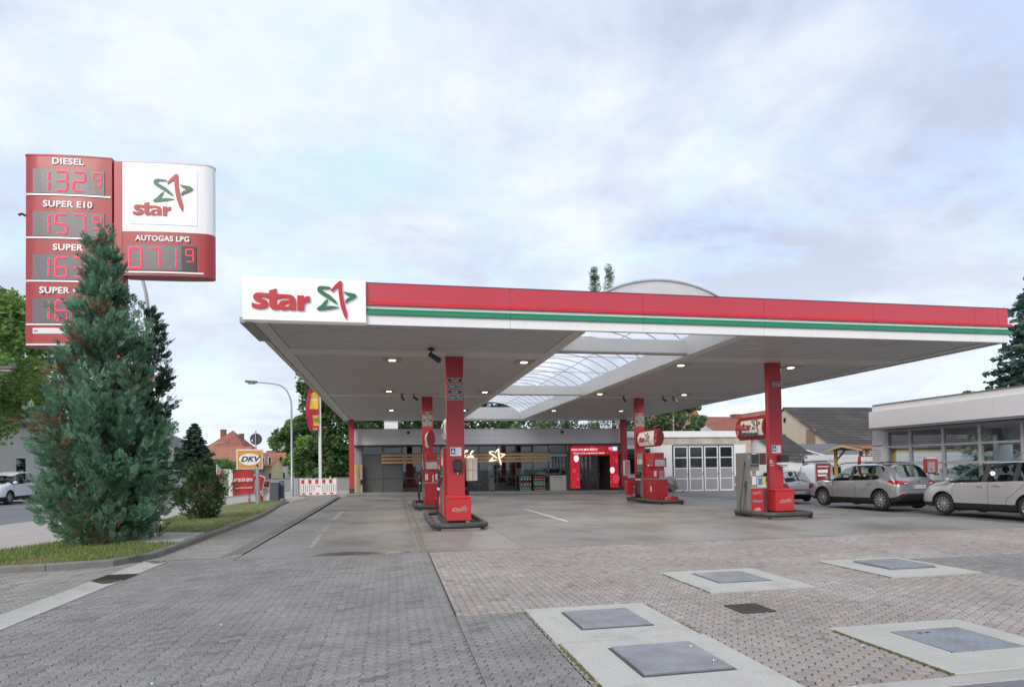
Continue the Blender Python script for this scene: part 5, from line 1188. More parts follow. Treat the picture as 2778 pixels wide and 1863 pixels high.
# ================================================================ HOUSES
def slope(mb, r0, r1, e0, e1, n=14, th=.04):
    r0, r1, e0, e1 = map(Vector, (r0, r1, e0, e1)); nn = (r1-r0).cross(e0-r0).normalized()
    if nn.z < 0: nn = -nn
    for k in range(n):
        a0, a1 = r0.lerp(e0, k/n), r1.lerp(e1, k/n); b0, b1 = r0.lerp(e0, (k+1)/n)+nn*th, r1.lerp(e1, (k+1)/n)+nn*th; c0, c1 = b0-nn*th*1.6, b1-nn*th*1.6
        mb.add([a0, a1, b1, b0, c0, c1], [(0,1,2,3), (3,2,5,4)])
def tilemat(name, c, alt, sc=7.0):
    m = M(name, c, .8, var=.14, vs=1.5, alt=alt, altm=(.5,.7), alts=.6, speck=.15, sps=9)
    return m
RT = tilemat('red_tiles', (.30,.11,.075), (.36,.16,.11)); OT = tilemat('orange_tiles', (.40,.17,.10), (.34,.14,.09)); DT = tilemat('dark_tiles', (.075,.065,.06), (.13,.12,.11)); GT = M('grey_roof', (.14,.14,.15), .8, var=.1)
WALLW = M('house_white', (.70,.69,.66), .85, var=.04, vs=.6); WALLB = M('house_beige', (.58,.48,.36), .85, var=.06, vs=.7); WALLY = M('house_yellow', (.62,.52,.28), .85, var=.04, vs=.6); BRICKM = M('chimney_brick', (.24,.09,.06), .85, var=.15, vs=4)
HG = glass('house_glass', (.10,.12,.14), 1.4)
def house(name, label, X0, X1, Y0, Y1, ze, zr, ax, wall, roof, ov=.4, base=-.4, n=14, hip=0., wins=(), chim=(), cat='house', frame=None, wallparts=True):
    """ridge along ax ('x' or 'y'); wins: (face, a, z, w, h)"""
    t = thing(name, label, cat, ((X0+X1)/2, (Y0+Y1)/2, 0)); cx, cy = (X0+X1)/2, (Y0+Y1)/2; x0, x1, y0, y1 = X0-cx, X1-cx, Y0-cy, Y1-cy
    w = MB().box(x0, y0, base, x1, y1, ze)
    if not hip:
        if ax == 'x':
            for x in (x0, x1-.05): w.extr([(x, y0, ze), (x, y1, ze), (x, 0, zr)], (.05, 0, 0))
        else:
            for y in (y0, y1-.05): w.extr([(x0, y, ze), (x1, y, ze), (0, y, zr)], (0, .05, 0))
    w.build('wall', wall, t)
    k = (zr-ze)/(((y1-y0) if ax == 'x' else (x1-x0))/2); zd = ze-ov*k; lift = .06
    r = MB()
    if ax == 'x':
        h = hip; g = ov*.6
        slope(r, (x0-g+h, 0, zr+lift), (x1+g-h, 0, zr+lift), (x0-g, y0-ov, zd+lift), (x1+g, y0-ov, zd+lift), n); slope(r, (x0-g+h, 0, zr+lift), (x1+g-h, 0, zr+lift), (x0-g, y1+ov, zd+lift), (x1+g, y1+ov, zd+lift), n)
        if h:
            for s, xx in ((-1, x0-g), (1, x1+g)): slope(r, (xx-s*h, 0, zr+lift), (xx-s*h, .001, zr+lift), (xx, y0-ov, zd+lift), (xx, y1+ov, zd+lift), n)
        r.tube([(x0-g+h, 0, zr+lift+.02), (x1+g-h, 0, zr+lift+.02)], .1, 6)
    else:
        h = hip; g = ov*.6
        slope(r, (0, y0-g+h, zr+lift), (0, y1+g-h, zr+lift), (x0-ov, y0-g, zd+lift), (x0-ov, y1+g, zd+lift), n); slope(r, (0, y0-g+h, zr+lift), (0, y1+g-h, zr+lift), (x1+ov, y0-g, zd+lift), (x1+ov, y1+g, zd+lift), n)
        if h:
            for s, yy in ((-1, y0-g), (1, y1+g)): slope(r, (0, yy-s*h, zr+lift), (.001, yy-s*h, zr+lift), (x0-ov, yy, zd+lift), (x1+ov, yy, zd+lift), n)
        r.tube([(0, y0-g+h, zr+lift+.02), (0, y1+g-h, zr+lift+.02)], .1, 6)
    ro = r.build('roof', roof, t)
    for (px, py, pz, pw, ph) in chim:
        MB().box(px-pw, py-pw, pz-1.5, px+pw, py+pw, pz+ph).box(px-pw-.06, py-pw-.06, pz+ph, px+pw+.06, py+pw+.06, pz+ph+.12).build('chimney', BRICKM, ro)
    for (face, a, z, ww, hh) in wins:
        if face == 'f':
            o = MB().box(a-ww/2, y0-.04, z, a+ww/2, y0+.02, z+hh).build('window', frame or PAPER, t); nm = 2 if ww > .9 else 1
            for q in range(nm): MB().box(a-ww/2+.07+q*(ww/nm), y0-.055, z+.07, a-ww/2+(q+1)*(ww/nm)-.04, y0-.04, z+hh-.07).build('pane', HG, o)
            MB().box(a-ww/2-.08, y0-.12, z-.08, a+ww/2+.08, y0-.0, z).build('sill', LGREY, o)
        elif face == 'l':
            o = MB().box(x0-.04, a-ww/2, z, x0+.02, a+ww/2, z+hh).build('window', frame or PAPER, t); MB().box(x0-.055, a-ww/2+.07, z+.07, x0-.04, a+ww/2-.07, z+hh-.07).build('pane', HG, o)
        elif face == 'b': MB().box(x0-.05, a-ww/2, z, x0+.02, a+ww/2, z+hh).build('shutter', frame, t)
        elif face == 'r':
            o = MB().box(x1-.02, a-ww/2, z, x1+.04, a+ww/2, z+hh).build('window', frame or PAPER, t); MB().box(x1+.04, a-ww/2+.07, z+.07, x1+.055, a+ww/2-.07, z+hh-.07).build('pane', HG, o)
    return t
# barn and sheds on the right
p_r = at(2150.8, 1112, 49.0); p_e = at(2258.7, 1215, 43.0)
b = house('barn', 'beige gabled barn with a weathered dark tiled roof', 34.0, 58, 43.0, 55.4, p_e.z, p_r.z+.1, 'x', WALLB, DT, ov=.25, base=-.7, n=26, wins=[('l', .0, 5.2, .35, .45), ('b', -3.4, 3.05, 1.1, 1.35)], cat='barn', frame=M('board_brown', (.28,.19,.13), .8))
p_r = at(2147, 1184, 43.2); p_e = at(2219, 1243, 39.3)
house('tile_shed', 'low white shed with a dark tiled roof between the autogas column and the barn', 27.2, 29.6, 39.6, 46.6, p_e.z+.05, p_r.z, 'x', WW, DT, ov=.3, base=-.6, n=18, cat='shed')
ts = thing('flat_roof_shed', 'low grey roofed annex with white edge boards in front of the barn', 'shed', (31.6, 41, 0)); za, zb_ = at(2174, 1203, 43.0).z, at(2316, 1239, 38.0).z
MB().extr([(-1.8, 2.2, za-.12), (2.6, 2.2, za-.12), (2.6, -3.0, zb_-.1), (-1.8, -3.0, zb_-.1)], (0, 0, .1)).build('roof', GT, ts, fix=True); MB().box(-1.7, -2.6, -.6, 2.5, 2.2, zb_-.25).build('wall', WW, ts); MB().tube([(-1.82, 2.2, za-.03), (-1.82, -3.05, zb_-.03), (2.62, -3.05, zb_-.03)], .05, 4).build('edge_board', WHITE, ts)
p1 = at(1925, 1136, 78); p2 = at(2005, 1168, 78)
house('red_roof_house', 'small far house with red tiled roof and white gable behind the workshop', p1.x-1.2, p1.x+8.5, 74, 84, p2.z-.3, p1.z+.2, 'x', WALLW, RT, ov=.4, n=14, chim=[(.8, 0, p1.z, .5, .6), (-2.5, 1.0, p1.z-.6, .3, .4)], base=-1)
p1 = at(2137, 1118, 84)
house('brick_house', 'far brick gabled house between the autogas column and the barn', p1.x-7, p1.x+.8, 84, 94, p1.z-3.6, p1.z+.2, 'y', BRICKM, RT, ov=.3, base=-1, n=12)
p1 = at(1842, 1140, 95)
house('hidden_house', 'far pink walled house with tiled roof glimpsed through the birches', p1.x-4, p1.x+5, 95, 104, p1.z-1.4, p1.z+2.4, 'x', M('pink_wall', (.5,.36,.3), .85), RT, ov=.3, base=-1, n=12, wins=[('f', -1.5, p1.z-3, 1.6, 1.2)])
# carport
t = thing('timber_carport', 'open timber shelter with a shallow reddish roof beside the car wash', 'shelter', (27.3, 31.2, 0)); WD = M('pine_post', (.46,.27,.09), .6, var=.1, vs=2, streak=(5, 5, .6)); ze, zr = at(2327, 1218, 29.7).z, at(2287, 1207, 31.2).z; zg = gz(26, 31)
for x_ in (-1.6, .1):
    for y_ in (-1.25, 1.25):
        MB().box(x_-.07, y_-.07, zg-.1, x_+.07, y_+.07, ze).build('post', WD, t)
        if x_ < 0: MB().obox((x_+.3, y_, ze-.32), (.34, 0, .34), (0, .04, 0), (-.03, 0, .03)).build('brace', WD, t)
for y_ in (-1.25, 1.25): MB().box(-2.0, y_-.06, ze, .5, y_+.06, ze+.14).build('plate', WD, t)
r = MB(); slope(r, (-2.2, 0, zr), (.7, 0, zr), (-2.2, -1.6, ze+.02), (.7, -1.6, ze+.02), 6, .02); slope(r, (-2.2, 0, zr), (.7, 0, zr), (-2.2, 1.6, ze+.02), (.7, 1.6, ze+.02), 6, .02); r.build('roof', M('roof_felt_red', (.28,.12,.10), .85, var=.1), t)
MB().extr([(-2.22, -1.65, ze-.02), (-2.22, -1.55, ze-.1), (-2.22, 0, zr-.12), (-2.22, 1.55, ze-.1), (-2.22, 1.65, ze-.02), (-2.22, 0, zr+.02)], (.04, 0, 0)).build('barge_board', M('pine_board', (.55,.40,.22), .6), t, fix=True)
# pale block wall behind the car wash
bw = thing('block_wall', 'long pale block wall with a grid of joints behind the car wash', 'wall', (30, 30, 0)); m = MB(); rowsn = 10
for k in range(rowsn):
    z = gz(30, 34)-.1+k*.25; y = 15.0+(.25 if k % 2 else 0)
    while y < 36.0: m.box(3.0, y-30, z, 3.25, y-30+.49, z+.24); y += .5
    x = 26.2+(.25 if k % 2 else 0)
    while x < 33.2: m.box(x-30, 6.0, z, x-30+.49, 6.25, z+.24); x += .5
o = m.build('blocks', M('pale_block', (.58,.60,.61), .85, var=.06, vs=2), bw); o['kind'] = 'stuff'; MB().box(3.03, -15, -.5, 3.2, 6.2, 2.05).box(-3.8, 6.03, -.5, 3.2, 6.2, 2.05).build('core', M('joint_core', (.2,.22,.22), .9), bw)
# ---- left side of the street
house('white_house', 'white rendered house wall behind the deciduous tree across the street', -33, -24.6, 41, 52, 5.4, 9.0, 'y', M('render_cream', (.60,.58,.52), .9, var=.05, vs=.8), OT, ov=.5, n=12, wins=[('f', -2.0, 1.4, 1.2, 1.5), ('r', 1.0, 1.2, 1.2, 1.6)], base=-1)
# bright end wall next to it
pA, pB = at(455, 1262, 62), at(492, 1230, 62)
house('grey_roof_house', 'white house with grey roof and downpipe behind the large conifer', pA.x-9, pB.x, 60, 70, at(480, 1212, 62).z, at(470, 1199, 62).z+1.8, 'y', WALLW, GT, ov=.7, n=8, wins=[('f', 2.2, 1.0, 1.1, 1.4)], base=-2)
pr = at(620, 1172, 112); pe = at(562, 1225, 112)
house('hip_roof_house', 'large house with a steep red hipped roof and brick chimneys', pr.x-4.2, pr.x+4.6, 106, 122, pe.z-1.0, pr.z+.2, 'x', WALLY, RT, ov=.6, n=20, hip=4.6, chim=[(-1.5, 0, pr.z, .4, .45), (1.2, 1.0, pr.z-.5, .35, .3)], base=-3, wins=[('f', 2.4, 1.5, 1.0, 2.2)])
pr = at(590, 1228, 92); pe = at(700, 1250, 88)
house('annex_house', 'long white annex with a low orange tiled roof below the hipped house', at(540, 1240, 90).x, at(668, 1250, 90).x, 88, 97, pe.z+.1, pr.z+.7, 'x', WALLW, OT, ov=.5, n=10, base=-3, wins=[('f', 3.0, .6, 1.8, 1.3), ('f', -1.0, .6, 1.8, 1.3)])
pe = at(735, 1256, 98)
house('yellow_house', 'yellow house with tall narrow windows and small red porch roof', at(690, 1280, 98).x, at(737, 1280, 98).x, 98, 108, pe.z-.2, pe.z+1.1, 'x', WALLY, RT, ov=.9, n=8, base=-3, wins=[('f', -1.0+.55*k, 1.4, .32, 2.3) for k in range(3)]+[('f', .95, 2.4, .4, 1.4), ('f', .95, .0, .4, 1.4)])
pr = at(740, 1233, 118); pe = at(760, 1273, 112)
house('gable_house', 'white house with a broad salmon tiled roof beside the street lamps', at(712, 1250, 116).x, at(768, 1250, 116).x, 112, 124, pe.z-.2, pr.z+.2, 'x', WALLW, OT, ov=.4, n=14, base=-3, wins=[('f', 2.2, -.5, 1.0, 2.0)])
pr = at(745, 1224, 140)
house('dark_roof_house', 'far house with a dark grey roof behind the salmon roofed house', at(718, 1230, 140).x, at(775, 1230, 140).x, 138, 148, pr.z-2.2, pr.z+.1, 'x', BRICKM, GT, ov=.3, n=8, base=-3, chim=[(3.2, 0, pr.z-.3, .6, .5)])
# ================================================================ TREES
def leafmat(name, c, alt, tr=.35):
    return M(name, c, .6, tone=.75, var=.12, vs=.7, alt=alt, altm=(.42, .66), alts=.45, tr=tr, spec=.3)
BARK = M('bark', (.10,.08,.065), .95, var=.25, vs=4, bump=.8, bs=18, streak=(1,1,.25))
def cloud_mesh(name, mat, parent, C, N, S, kind='leaf', tone=None, seed=1, up=.3):
    """N leaves per clump C (x,y,z,rx,rz) as small folded quads of size S"""
    r = np.random.RandomState(seed); P = []; sz = []
    for (x, y, z, rx, rz), n in zip(C, N if isinstance(N, list) else [N]*len(C)):
        d = r.normal(size=(n, 3)); d /= np.linalg.norm(d, axis=1)[:, None]; rad = r.uniform(.45, 1.05, n)**.6
        P.append(np.c_[x+d[:, 0]*rx*rad, y+d[:, 1]*rx*rad, z+d[:, 2]*rz*rad])
    P = np.vstack(P); n = len(P)
    a = r.normal(size=(n, 3)); a /= np.linalg.norm(a, axis=1)[:, None]; a[:, 2] *= .6; b = r.normal(size=(n, 3)); b -= (a*b).sum(1)[:, None]*a/((a*a).sum(1)[:, None]); b /= np.linalg.norm(b, axis=1)[:, None]
    s = (S*r.uniform(.6, 1.3, n))[:, None]; c = np.cross(a, b)
    V = np.stack([P-a*s, P-b*s*.55+c*s*.12, P+a*s, P+b*s*.55+c*s*.12], 1).reshape(-1, 3)
    me = bpy.data.meshes.new(name); me.vertices.add(4*n); me.vertices.foreach_set('co', V.ravel())
    me.loops.add(4*n); me.loops.foreach_set('vertex_index', np.arange(4*n)); me.polygons.add(n); me.polygons.foreach_set('loop_start', np.arange(n)*4); me.polygons.foreach_set('loop_total', np.full(n, 4))
    me.update(); me.materials.append(mat); at_ = me.attributes.new('tone', 'FLOAT', 'FACE'); at_.data.foreach_set('value', r.uniform(-.5, .5, n) if tone is None else tone(P, r))
    o = bpy.data.objects.new(name, me); col.objects.link(o); o.parent = parent; return o
def limbs(t, base, top, r0, n, spread, seed=1, mat=None, z1=.35, name='trunk'):
    q = random.Random(seed); m = MB(); b, tp = Vector(base), Vector(top); h = (tp-b).length
    pts = [b.lerp(tp, k/6)+Vector((q.uniform(-.02, .02), q.uniform(-.02, .02), 0))*h*(k > 0) for k in range(7)]
    m.tube(pts, [r0*(1.35 if k == 0 else 1)*(1-.13*k) for k in range(7)], 9)
    for k in range(n):
        f = z1+(.95-z1)*k/n; s = b.lerp(tp, f); a = q.uniform(0, 6.28); l = spread*q.uniform(.5, 1)*(1.1-.5*f); e = s+Vector((math.cos(a)*l, math.sin(a)*l, l*q.uniform(.5, .9)))
        m.tube([s, s.lerp(e, .5)+Vector((0, 0, -.06*l)), e], [r0*.45*(1-f*.5), r0*.28*(1-f*.5), r0*.1], 6)
    return m.build(name, mat or BARK, t, smooth=60)
def tree(name, label, x, y, h, cw, cz0, leaf, S, clumps, per, r0=.25, seed=1, group=None, zb=None, shape=1.0, cat='tree', bark=None, n_l=9):
    z = gz(x, y) if zb is None else zb; t = thing(name, label, cat, (x, y, z), 0, group); q = random.Random(seed); C = []
    for k in range(clumps):
        f = q.random(); zz = cz0+(h-cz0)*f; env = math.sin(math.pi*min(1, (f*.92+.06)))**.55 if shape == 1 else (1-f)**.7+.08
        a = q.uniform(0, 6.283); rr = cw*env*math.sqrt(q.uniform(.15, 1)); cr = cw*(q.uniform(.16, .30) if shape == 1 else q.uniform(.22, .45))
        C.append((rr*math.cos(a), rr*math.sin(a), zz, cr, cr*.75))
    limbs(t, (0, 0, -.3), (0, 0, h*.86), r0, n_l, cw*.8, seed, bark); cloud_mesh('crown', leaf, t, C, per, S, seed=seed)
    return t
LF1 = leafmat('leaf_bright', (0.175,0.298,0.079), (0.245,0.385,0.105)); LF2 = leafmat('leaf_dark', (0.079,0.149,0.052), (0.131,0.219,0.070)); LF3 = leafmat('leaf_birch', (0.123,0.201,0.088), (0.175,0.263,0.123)); LF4 = leafmat('leaf_mid', (0.131,0.219,0.079), (0.175,0.289,0.105)); LFC = leafmat('leaf_copper', (0.158,0.079,0.061), (0.105,0.088,0.052))
SPR = leafmat('needle_dark', (0.052,0.096,0.061), (0.079,0.131,0.088), .15)
tree('maple_tree', 'bright green street tree with dark trunk across the road beside the price sign', -22.6, 38.2, 11.6, 4.4, 3.6, LF1, .17, 95, 190, .36, 3, n_l=14)
tree('maple_tree', 'taller leafy tree standing further along behind the bright street tree', -27, 49, 13.2, 5.0, 4.0, LF4, .2, 80, 150, .35, 5)
# chestnuts behind the flagpoles and the shop
ch = [(-3.4, 66, 17.5, 5.4, 'tall dark chestnut with ragged edge behind the flags', 21, LF2), (1.5, 70, 16.5, 7.5, 'broad dark chestnut behind the canopy post and shop roof', 22, LF2), (9.5, 74, 15, 6.5, 'dark chestnut behind the middle of the shop roof', 23, LF4)]
for x, y, h, w, lab, sd_, lf in ch: tree('chestnut_tree', lab, x, y, h, w, 1.8, lf, .26, 120, 170, .4, sd_, group='chestnut trees behind the shop')
tree('copper_tree', 'reddish copper leaved tree beside the lattice mast behind the shop', 4.6, 64, 8.4, 2.4, 3, LFC, .2, 30, 120, .2, 24)
for k, (x, y, h, w) in enumerate([(14.2, 60, 11, 3.0), (18.5, 66, 12.5, 3.4), (22.5, 60, 11.5, 3.0), (26.5, 64, 13.0, 3.2), (28.6, 60, 10.2, 2.2), (33.2, 66, 10.4, 2.3)]):
    tree('birch_tree', ['drooping birch over the night counter roof', 'birch with bare white trunk above the shop roof', 'drooping birch behind the slim red post by the entrance', 'tall birch above the workshop roof', 'birch over the lens sign of pump five', 'birch with thin crown before the pink walled house'][k], x, y, h, w, 2.6, LF3, .15, 70, 150, .2, 30+k, group='birches behind the shop', bark=M('birch_bark', (.62,.61,.58), .8, alt=(.08,.08,.08), altm=(.56,.6), alts=3, streak=(1,1,3)), n_l=6)
pt = at(1622, 722, 64); pb = at(1660, 735, 66)
for (u, v, Y, lab, s_) in [(1612, 728, 62, 'slender tree tip rising above the canopy roof', 41), (1652, 724, 66, 'denser slender tree tip beside the skylight hump', 42)]:
    p = at(u, v, Y); tree('poplar_tree', lab, p.x, Y, p.z-gz(p.x, Y), 1.25, 4, LF2, .075, 520, 26, .12, s_, shape=2, n_l=8)
tree('lime_tree', 'round green tree at the far bend of the street', at(805, 1200, 150).x, 150, 12.5, 5.2, 2, LF4, .5, 60, 110, .4, 51)
tree('lime_tree', 'second rounded tree at the far bend, beside the gable house', at(842, 1205, 128).x, 128, 12, 6, 1.0, LF2, .45, 60, 120, .4, 52)
tree('lime_tree', 'light green bushy tree under the far street lamps', at(850, 1290, 82).x, 82, 5.4, 3.2, .3, LF1, .24, 50, 150, .25, 53)
tree('lime_tree', 'green bushy tree just behind the flagpoles', at(905, 1290, 70).x-.6, 70, 5.0, 3.2, .3, LF4, .24, 50, 150, .2, 54)
for k, (u, Y, h, w, lab) in enumerate([(500, 58, 2.3, 2.0, 'rounded shrub in the front garden below the grey roofed house'), (545, 60, 2.6, 2.2, 'green garden shrub beside the small round sign'), (590, 66, 2.9, 2.4, 'garden shrub before the white annex'), (640, 70, 2.6, 2.0, 'garden shrub before the annex windows')]):
    p = at(u, 1310, Y); tree('garden_shrub', lab, p.x, Y, h, w, .2, LF4 if k % 2 else LF1, .12, 34, 140, .08, 60+k, cat='shrub', n_l=4, group='garden shrubs along the street', zb=-.2)
# spiky conifers: tiers of drooping boughs made of many short needles
def spruce(name, label, x, y, h, w, leaf, seed, tiers=26, per=9, S=.14, zb=None, droop=.25, base=.08, asym=0.):
    z = gz(x, y) if zb is None else zb; t = thing(name, label, 'tree', (x, y, z)); q = random.Random(seed); C = []
    MB().tube([(0,0,-.2), (0,0,h*.5), (0,0,h)], [.022*h, .014*h, .004*h], 8).build('trunk', BARK, t)
    m = MB()
    for k in range(tiers):
        f = base+(1-base)*k/tiers; R_ = w*(1-f)**.85*q.uniform(.8, 1.12); zz = f*h
        for j in range(per):
            a = 6.283*j/per+q.uniform(-.3, .3); L = R_*q.uniform(.65, 1.1); d = Vector((math.cos(a), math.sin(a), 0)); e = d*L+Vector((0, 0, zz-droop*L+q.uniform(-.05, .1)*L))
            m.tube([(0,0,zz), tuple(d*L*.55+Vector((0,0,zz-droop*L*.25))), tuple(e)], [.02*L+.005, .015*L+.004, .003], 4)
            for s_ in range(4): g_ = .3+.22*s_; c = Vector((0,0,zz)).lerp(e, g_); C.append((c.x, c.y, c.z, .10*L+.08*w*.5, .025*L+.02))
    m.build('boughs', BARK, t)['kind'] = 'stuff'; cloud_mesh('crown', leaf, t, C, 14, S, seed=seed)
    return t
p = at(528, 1158, 56); spruce('spruce_tree', 'dark spruce in a garden across the street', p.x, 56, p.z+.2, 2.6, SPR, 71, S=.17)
pc = at(2735, 870, 34)
spruce('cedar_tree', 'feathery blue green cedar leaning out above the car wash roof', 35.9, 27.5, 14.2, 5.8, leafmat('cedar_needle', (0.070,0.131,0.105), (0.105,0.175,0.131), .15), 73, tiers=44, per=13, S=.22, droop=.18, base=.12)
p = at(2625, 1052, 40); tree('distant_tree', 'tip of a distant tree just showing over the car wash parapet', p.x, 40, p.z+.1, 1.2, 3, SPR, .14, 24, 60, .2, 75)
# ---- the big cypress beside the sign: fans of flat sprays
def sprays(name, mat, parent, pts, size, seed, brownf=None):
    """pts: list of (pos, outward direction); each spray is a fan of narrow blades"""
    r = np.random.RandomState(seed); V = []; Fc = []; T = []; 
    for (p, d, s) in pts:
        d = Vector(d).normalized(); side = d.cross(Vector((0,0,1)))
        if side.length < .1: side = Vector((1,0,0))
        side.normalize(); rot = Matrix.Rotation(r.uniform(-1.3, 1.3), 3, d); side = rot @ side; nn = d.cross(side)
        t = r.uniform(-.5, .5); L = size*s*r.uniform(.7, 1.25); p = Vector(p); b = brownf(p) if brownf else 0
        for k in range(9):                       # feathery: pairs of side twigs along an arching axis, then the tip
            f = min(1, (k//2)*.2+.05) if k < 8 else .7; sg = 1 if k % 2 else -1; ang = (.75-.25*f)*sg if k < 8 else 0
            st = p+d*(L*f)+nn*(L*.18*f*f); dd = d*math.cos(ang)+side*math.sin(ang)+nn*r.uniform(-.15, .25); l = L*(.55-.28*f)*r.uniform(.8, 1.2) if k < 8 else L*.42
            w = l*.17; sd_ = (side*math.cos(ang)-d*math.sin(ang))*w; e = st+dd*l; mid = st+dd*l*.5; n = len(V)
            V += [tuple(st), tuple(mid+sd_), tuple(e), tuple(mid-sd_)]; Fc.append((n, n+1, n+2, n+3)); T.append(t+r.uniform(-.2, .2)+b)
    mb = MB(); mb.v = V; mb.f = Fc; mb.m = [0]*len(Fc); o = mb.build(name, mat, parent); a_ = o.data.attributes.new('tone', 'FLOAT', 'FACE'); a_.data.foreach_set('value', T); return o
def profile(tab, z):
    for (z0, l0, r0), (z1, l1, r1) in zip(tab, tab[1:]):
        if z0 <= z <= z1: f = (z-z0)/(z1-z0); return l0+(l1-l0)*f, r0+(r1-r0)*f
    return 0, 0
def cypress(name, label, x, y, tab, h, n, size, mats, seed, brown=None, cat='tree', trunk=.2, zb=.1, leaders=(), psize=.8, per=34):
    t = thing(name, label, cat, (x, y, zb)); q = random.Random(seed)
    m = MB()
    m.tube([(0,0,-.15), (0.01,0,.35), (0,0,h*.4), (0,0,h*.97)], [trunk*1.35, trunk, trunk*.6, .02], 10); 
    for k in range(46):
        f = q.uniform(.06, .8); a = q.uniform(0, 6.283); l, r = profile(tab, f*h); rr = (r if math.cos(a) > 0 else l)*.72; e = Vector((math.cos(a)*rr, math.sin(a)*rr, f*h+.45*rr)); m.tube([(0,0,f*h*.9), tuple(e*.5+Vector((0,0,f*h*.45-.05))), tuple(e)], [trunk*.3, trunk*.2, .01], 5)
    m.build('trunk', BARK, t, smooth=60)
    P = [[], []]; plumes = []
    while len(plumes) < n:                        # upright plumes cover the body; a few long leaders make the top
        z = h*.98*q.random()**1.25; a = q.uniform(0, 6.283); l, r = profile(tab, max(z, tab[0][0])); ca = math.cos(a); rr = (r if ca > 0 else l)*abs(ca)+(l+r)/2*(1-abs(ca)); rr *= q.uniform(.5, 1.0)**.5
        if q.random() > (rr+.18): continue
        ln = psize*q.uniform(.6, 1.3)*(1-.68*max(0, z/h-.4)/.6); o = Vector((math.cos(a)*rr*.72, math.sin(a)*rr*.72, z-ln*.35)); e = o+Vector((math.cos(a)*ln*q.uniform(.25, .75), math.sin(a)*ln*q.uniform(.25, .75), ln*q.uniform(.45, .95))); plumes.append((o, e, ln*q.uniform(.2, .32), a))
    for _ in range(n//4):                         # shaded inner growth round the stem
        z = h*.8*q.random(); a = q.uniform(0, 6.283); l, r = profile(tab, max(z, tab[0][0])); rr = min(l, r)*.4; o = Vector((math.cos(a)*rr, math.sin(a)*rr, z)); plumes.append((o, o+Vector((0, 0, psize*.8)), psize*.3, a))
    for (o, e, rad) in leaders: plumes.append((Vector(o), Vector(e), rad, 0.))
    for (o, e, rad, a) in plumes:
        bf = brown(a, (o.z+e.z)/2, q) if brown else 0; dry = q.random() < bf; ax = (e-o); L_ = ax.length; ax.normalize(); s1 = ax.orthogonal().normalized(); s2 = ax.cross(s1); k = int(per*max(1, L_/psize*.8))
        for _ in range(k):
            f = q.random(); w = rad*(math.sin(math.pi*min(1, .12+.88*(1-f)**.8)))*q.uniform(.3, 1)+.01; b_ = q.uniform(0, 6.283); off = s1*math.cos(b_)+s2*math.sin(b_); p = o+ax*(L_*f)+off*w
            P[1 if (dry and q.random() < .85) else 0].append((tuple(p), tuple(ax*(.8+.5*f)+off*.7+Vector((0, 0, .15))), .8+.4*q.random()))
    sprays('crown', mats[0], t, P[0], size, seed)
    if P[1]: o = sprays('dry_sprays', mats[1], t, P[1], size, seed+1)
    return t
CY1 = leafmat('cypress_green', (.14,.275,.18), (.21,.37,.235), .32); CYB = leafmat('cypress_brown', (0.228,0.149,0.088), (0.158,0.175,0.088), .1); CY2 = leafmat('cypress_dark', (0.049,0.096,0.056), (0.070,0.131,0.070), .1); CY3 = leafmat('cypress_bush', (.05,.105,.032), (.085,.165,.05), .2)
TAB = [(z_*.935, l_*.93, r_*.93) for z_, l_, r_ in [(0.30, .5, .55), (.55, 1.2, 1.1), (.9, 1.5, 1.3), (1.4, 1.5, 1.32), (2.2, 1.22, 1.2), (3.0, .98, .95), (4.0, .86, .66), (4.8, .72, .5), (5.3, .5, .46), (5.8, .3, .36), (6.3, .16, .24), (6.9, .07, .1), (7.4, .02, .02)]]
def brn(a, z, q):
    k = math.exp(-(((a-math.pi*1.06+math.pi) % 6.283-math.pi)/.75)**2)*math.exp(-((z-2.9)/1.3)**2); k2 = math.exp(-(((a-4.35))/.5)**2)*math.exp(-((z-4.5)/.55)**2)*.55
    return .05+.85*k+k2
cypress('cypress_tree', 'large bushy cypress with brown dry patches standing before the price sign', -6.15, 15.05, TAB, 6.92, 250, .17, (CY1, CYB), 5, brn, trunk=.21, psize=.85, per=44, leaders=[((0,0,5.1), (.02,0,6.98), .12), ((.02,0,4.6), (.25,.05,6.1), .12), ((-.05,.05,4.2), (-.2,0,5.5), .13), ((-.3,-.1,4.0), (-.95,-.1,5.15), .11), ((.2,0,3.8), (.62,.1,5.3), .15), ((.35,.1,3.2), (.85,.1,4.6), .16), ((-.4,0,3.3), (-1.05,.1,4.3), .14), ((.05,-.15,3.8), (.08,-.2,5.3), .18), ((0,.1,3.4), (0,.1,5.7), .2)])
TAB2 = [(.4, .2, .2), (1.0, .5, .45), (2.5, .48, .45), (3.6, .34, .34), (4.6, .18, .2), (5.3, .03, .03)]
cypress('cypress_tree', 'slim darker cypress growing tight behind the large brown patched one', -5.62, 15.9, TAB2, 5.3, 60, .17, (CY2,), 8, trunk=.12, psize=.75, per=44, leaders=[((0,0,3.6), (.02,0,5.35), .16), ((.1,0,3.2), (.45,0,4.6), .14)])
TAB3 = [(.1, .25, .25), (.3, .65, .7), (.65, .88, .92), (1.0, .72, .85), (1.3, .38, .5), (1.55, .2, .16), (1.7, .05, .05)]
cypress('cypress_bush', 'low dark green cypress bush on the grass verge', -6.12, 21.75, TAB3, 1.7, 62, .10, (CY3,), 9, cat='shrub', trunk=.09, psize=.46, per=44, leaders=[((-.2,0,.9), (-.45,-.1,1.75), .1), ((.4,.1,.9), (.95,.1,1.65), .1), ((-.5,0,.5), (-1.1,0,.95), .11), ((0,0,1.1), (-.05,0,1.95), .12), ((.3,0,.9), (.75,0,1.5), .12), ((-.3,0,.8), (-.7,.1,1.35), .12), ((.5,0,.6), (1.15,0,1.1), .12), ((.15,0,1.0), (.3,0,1.7), .12)])
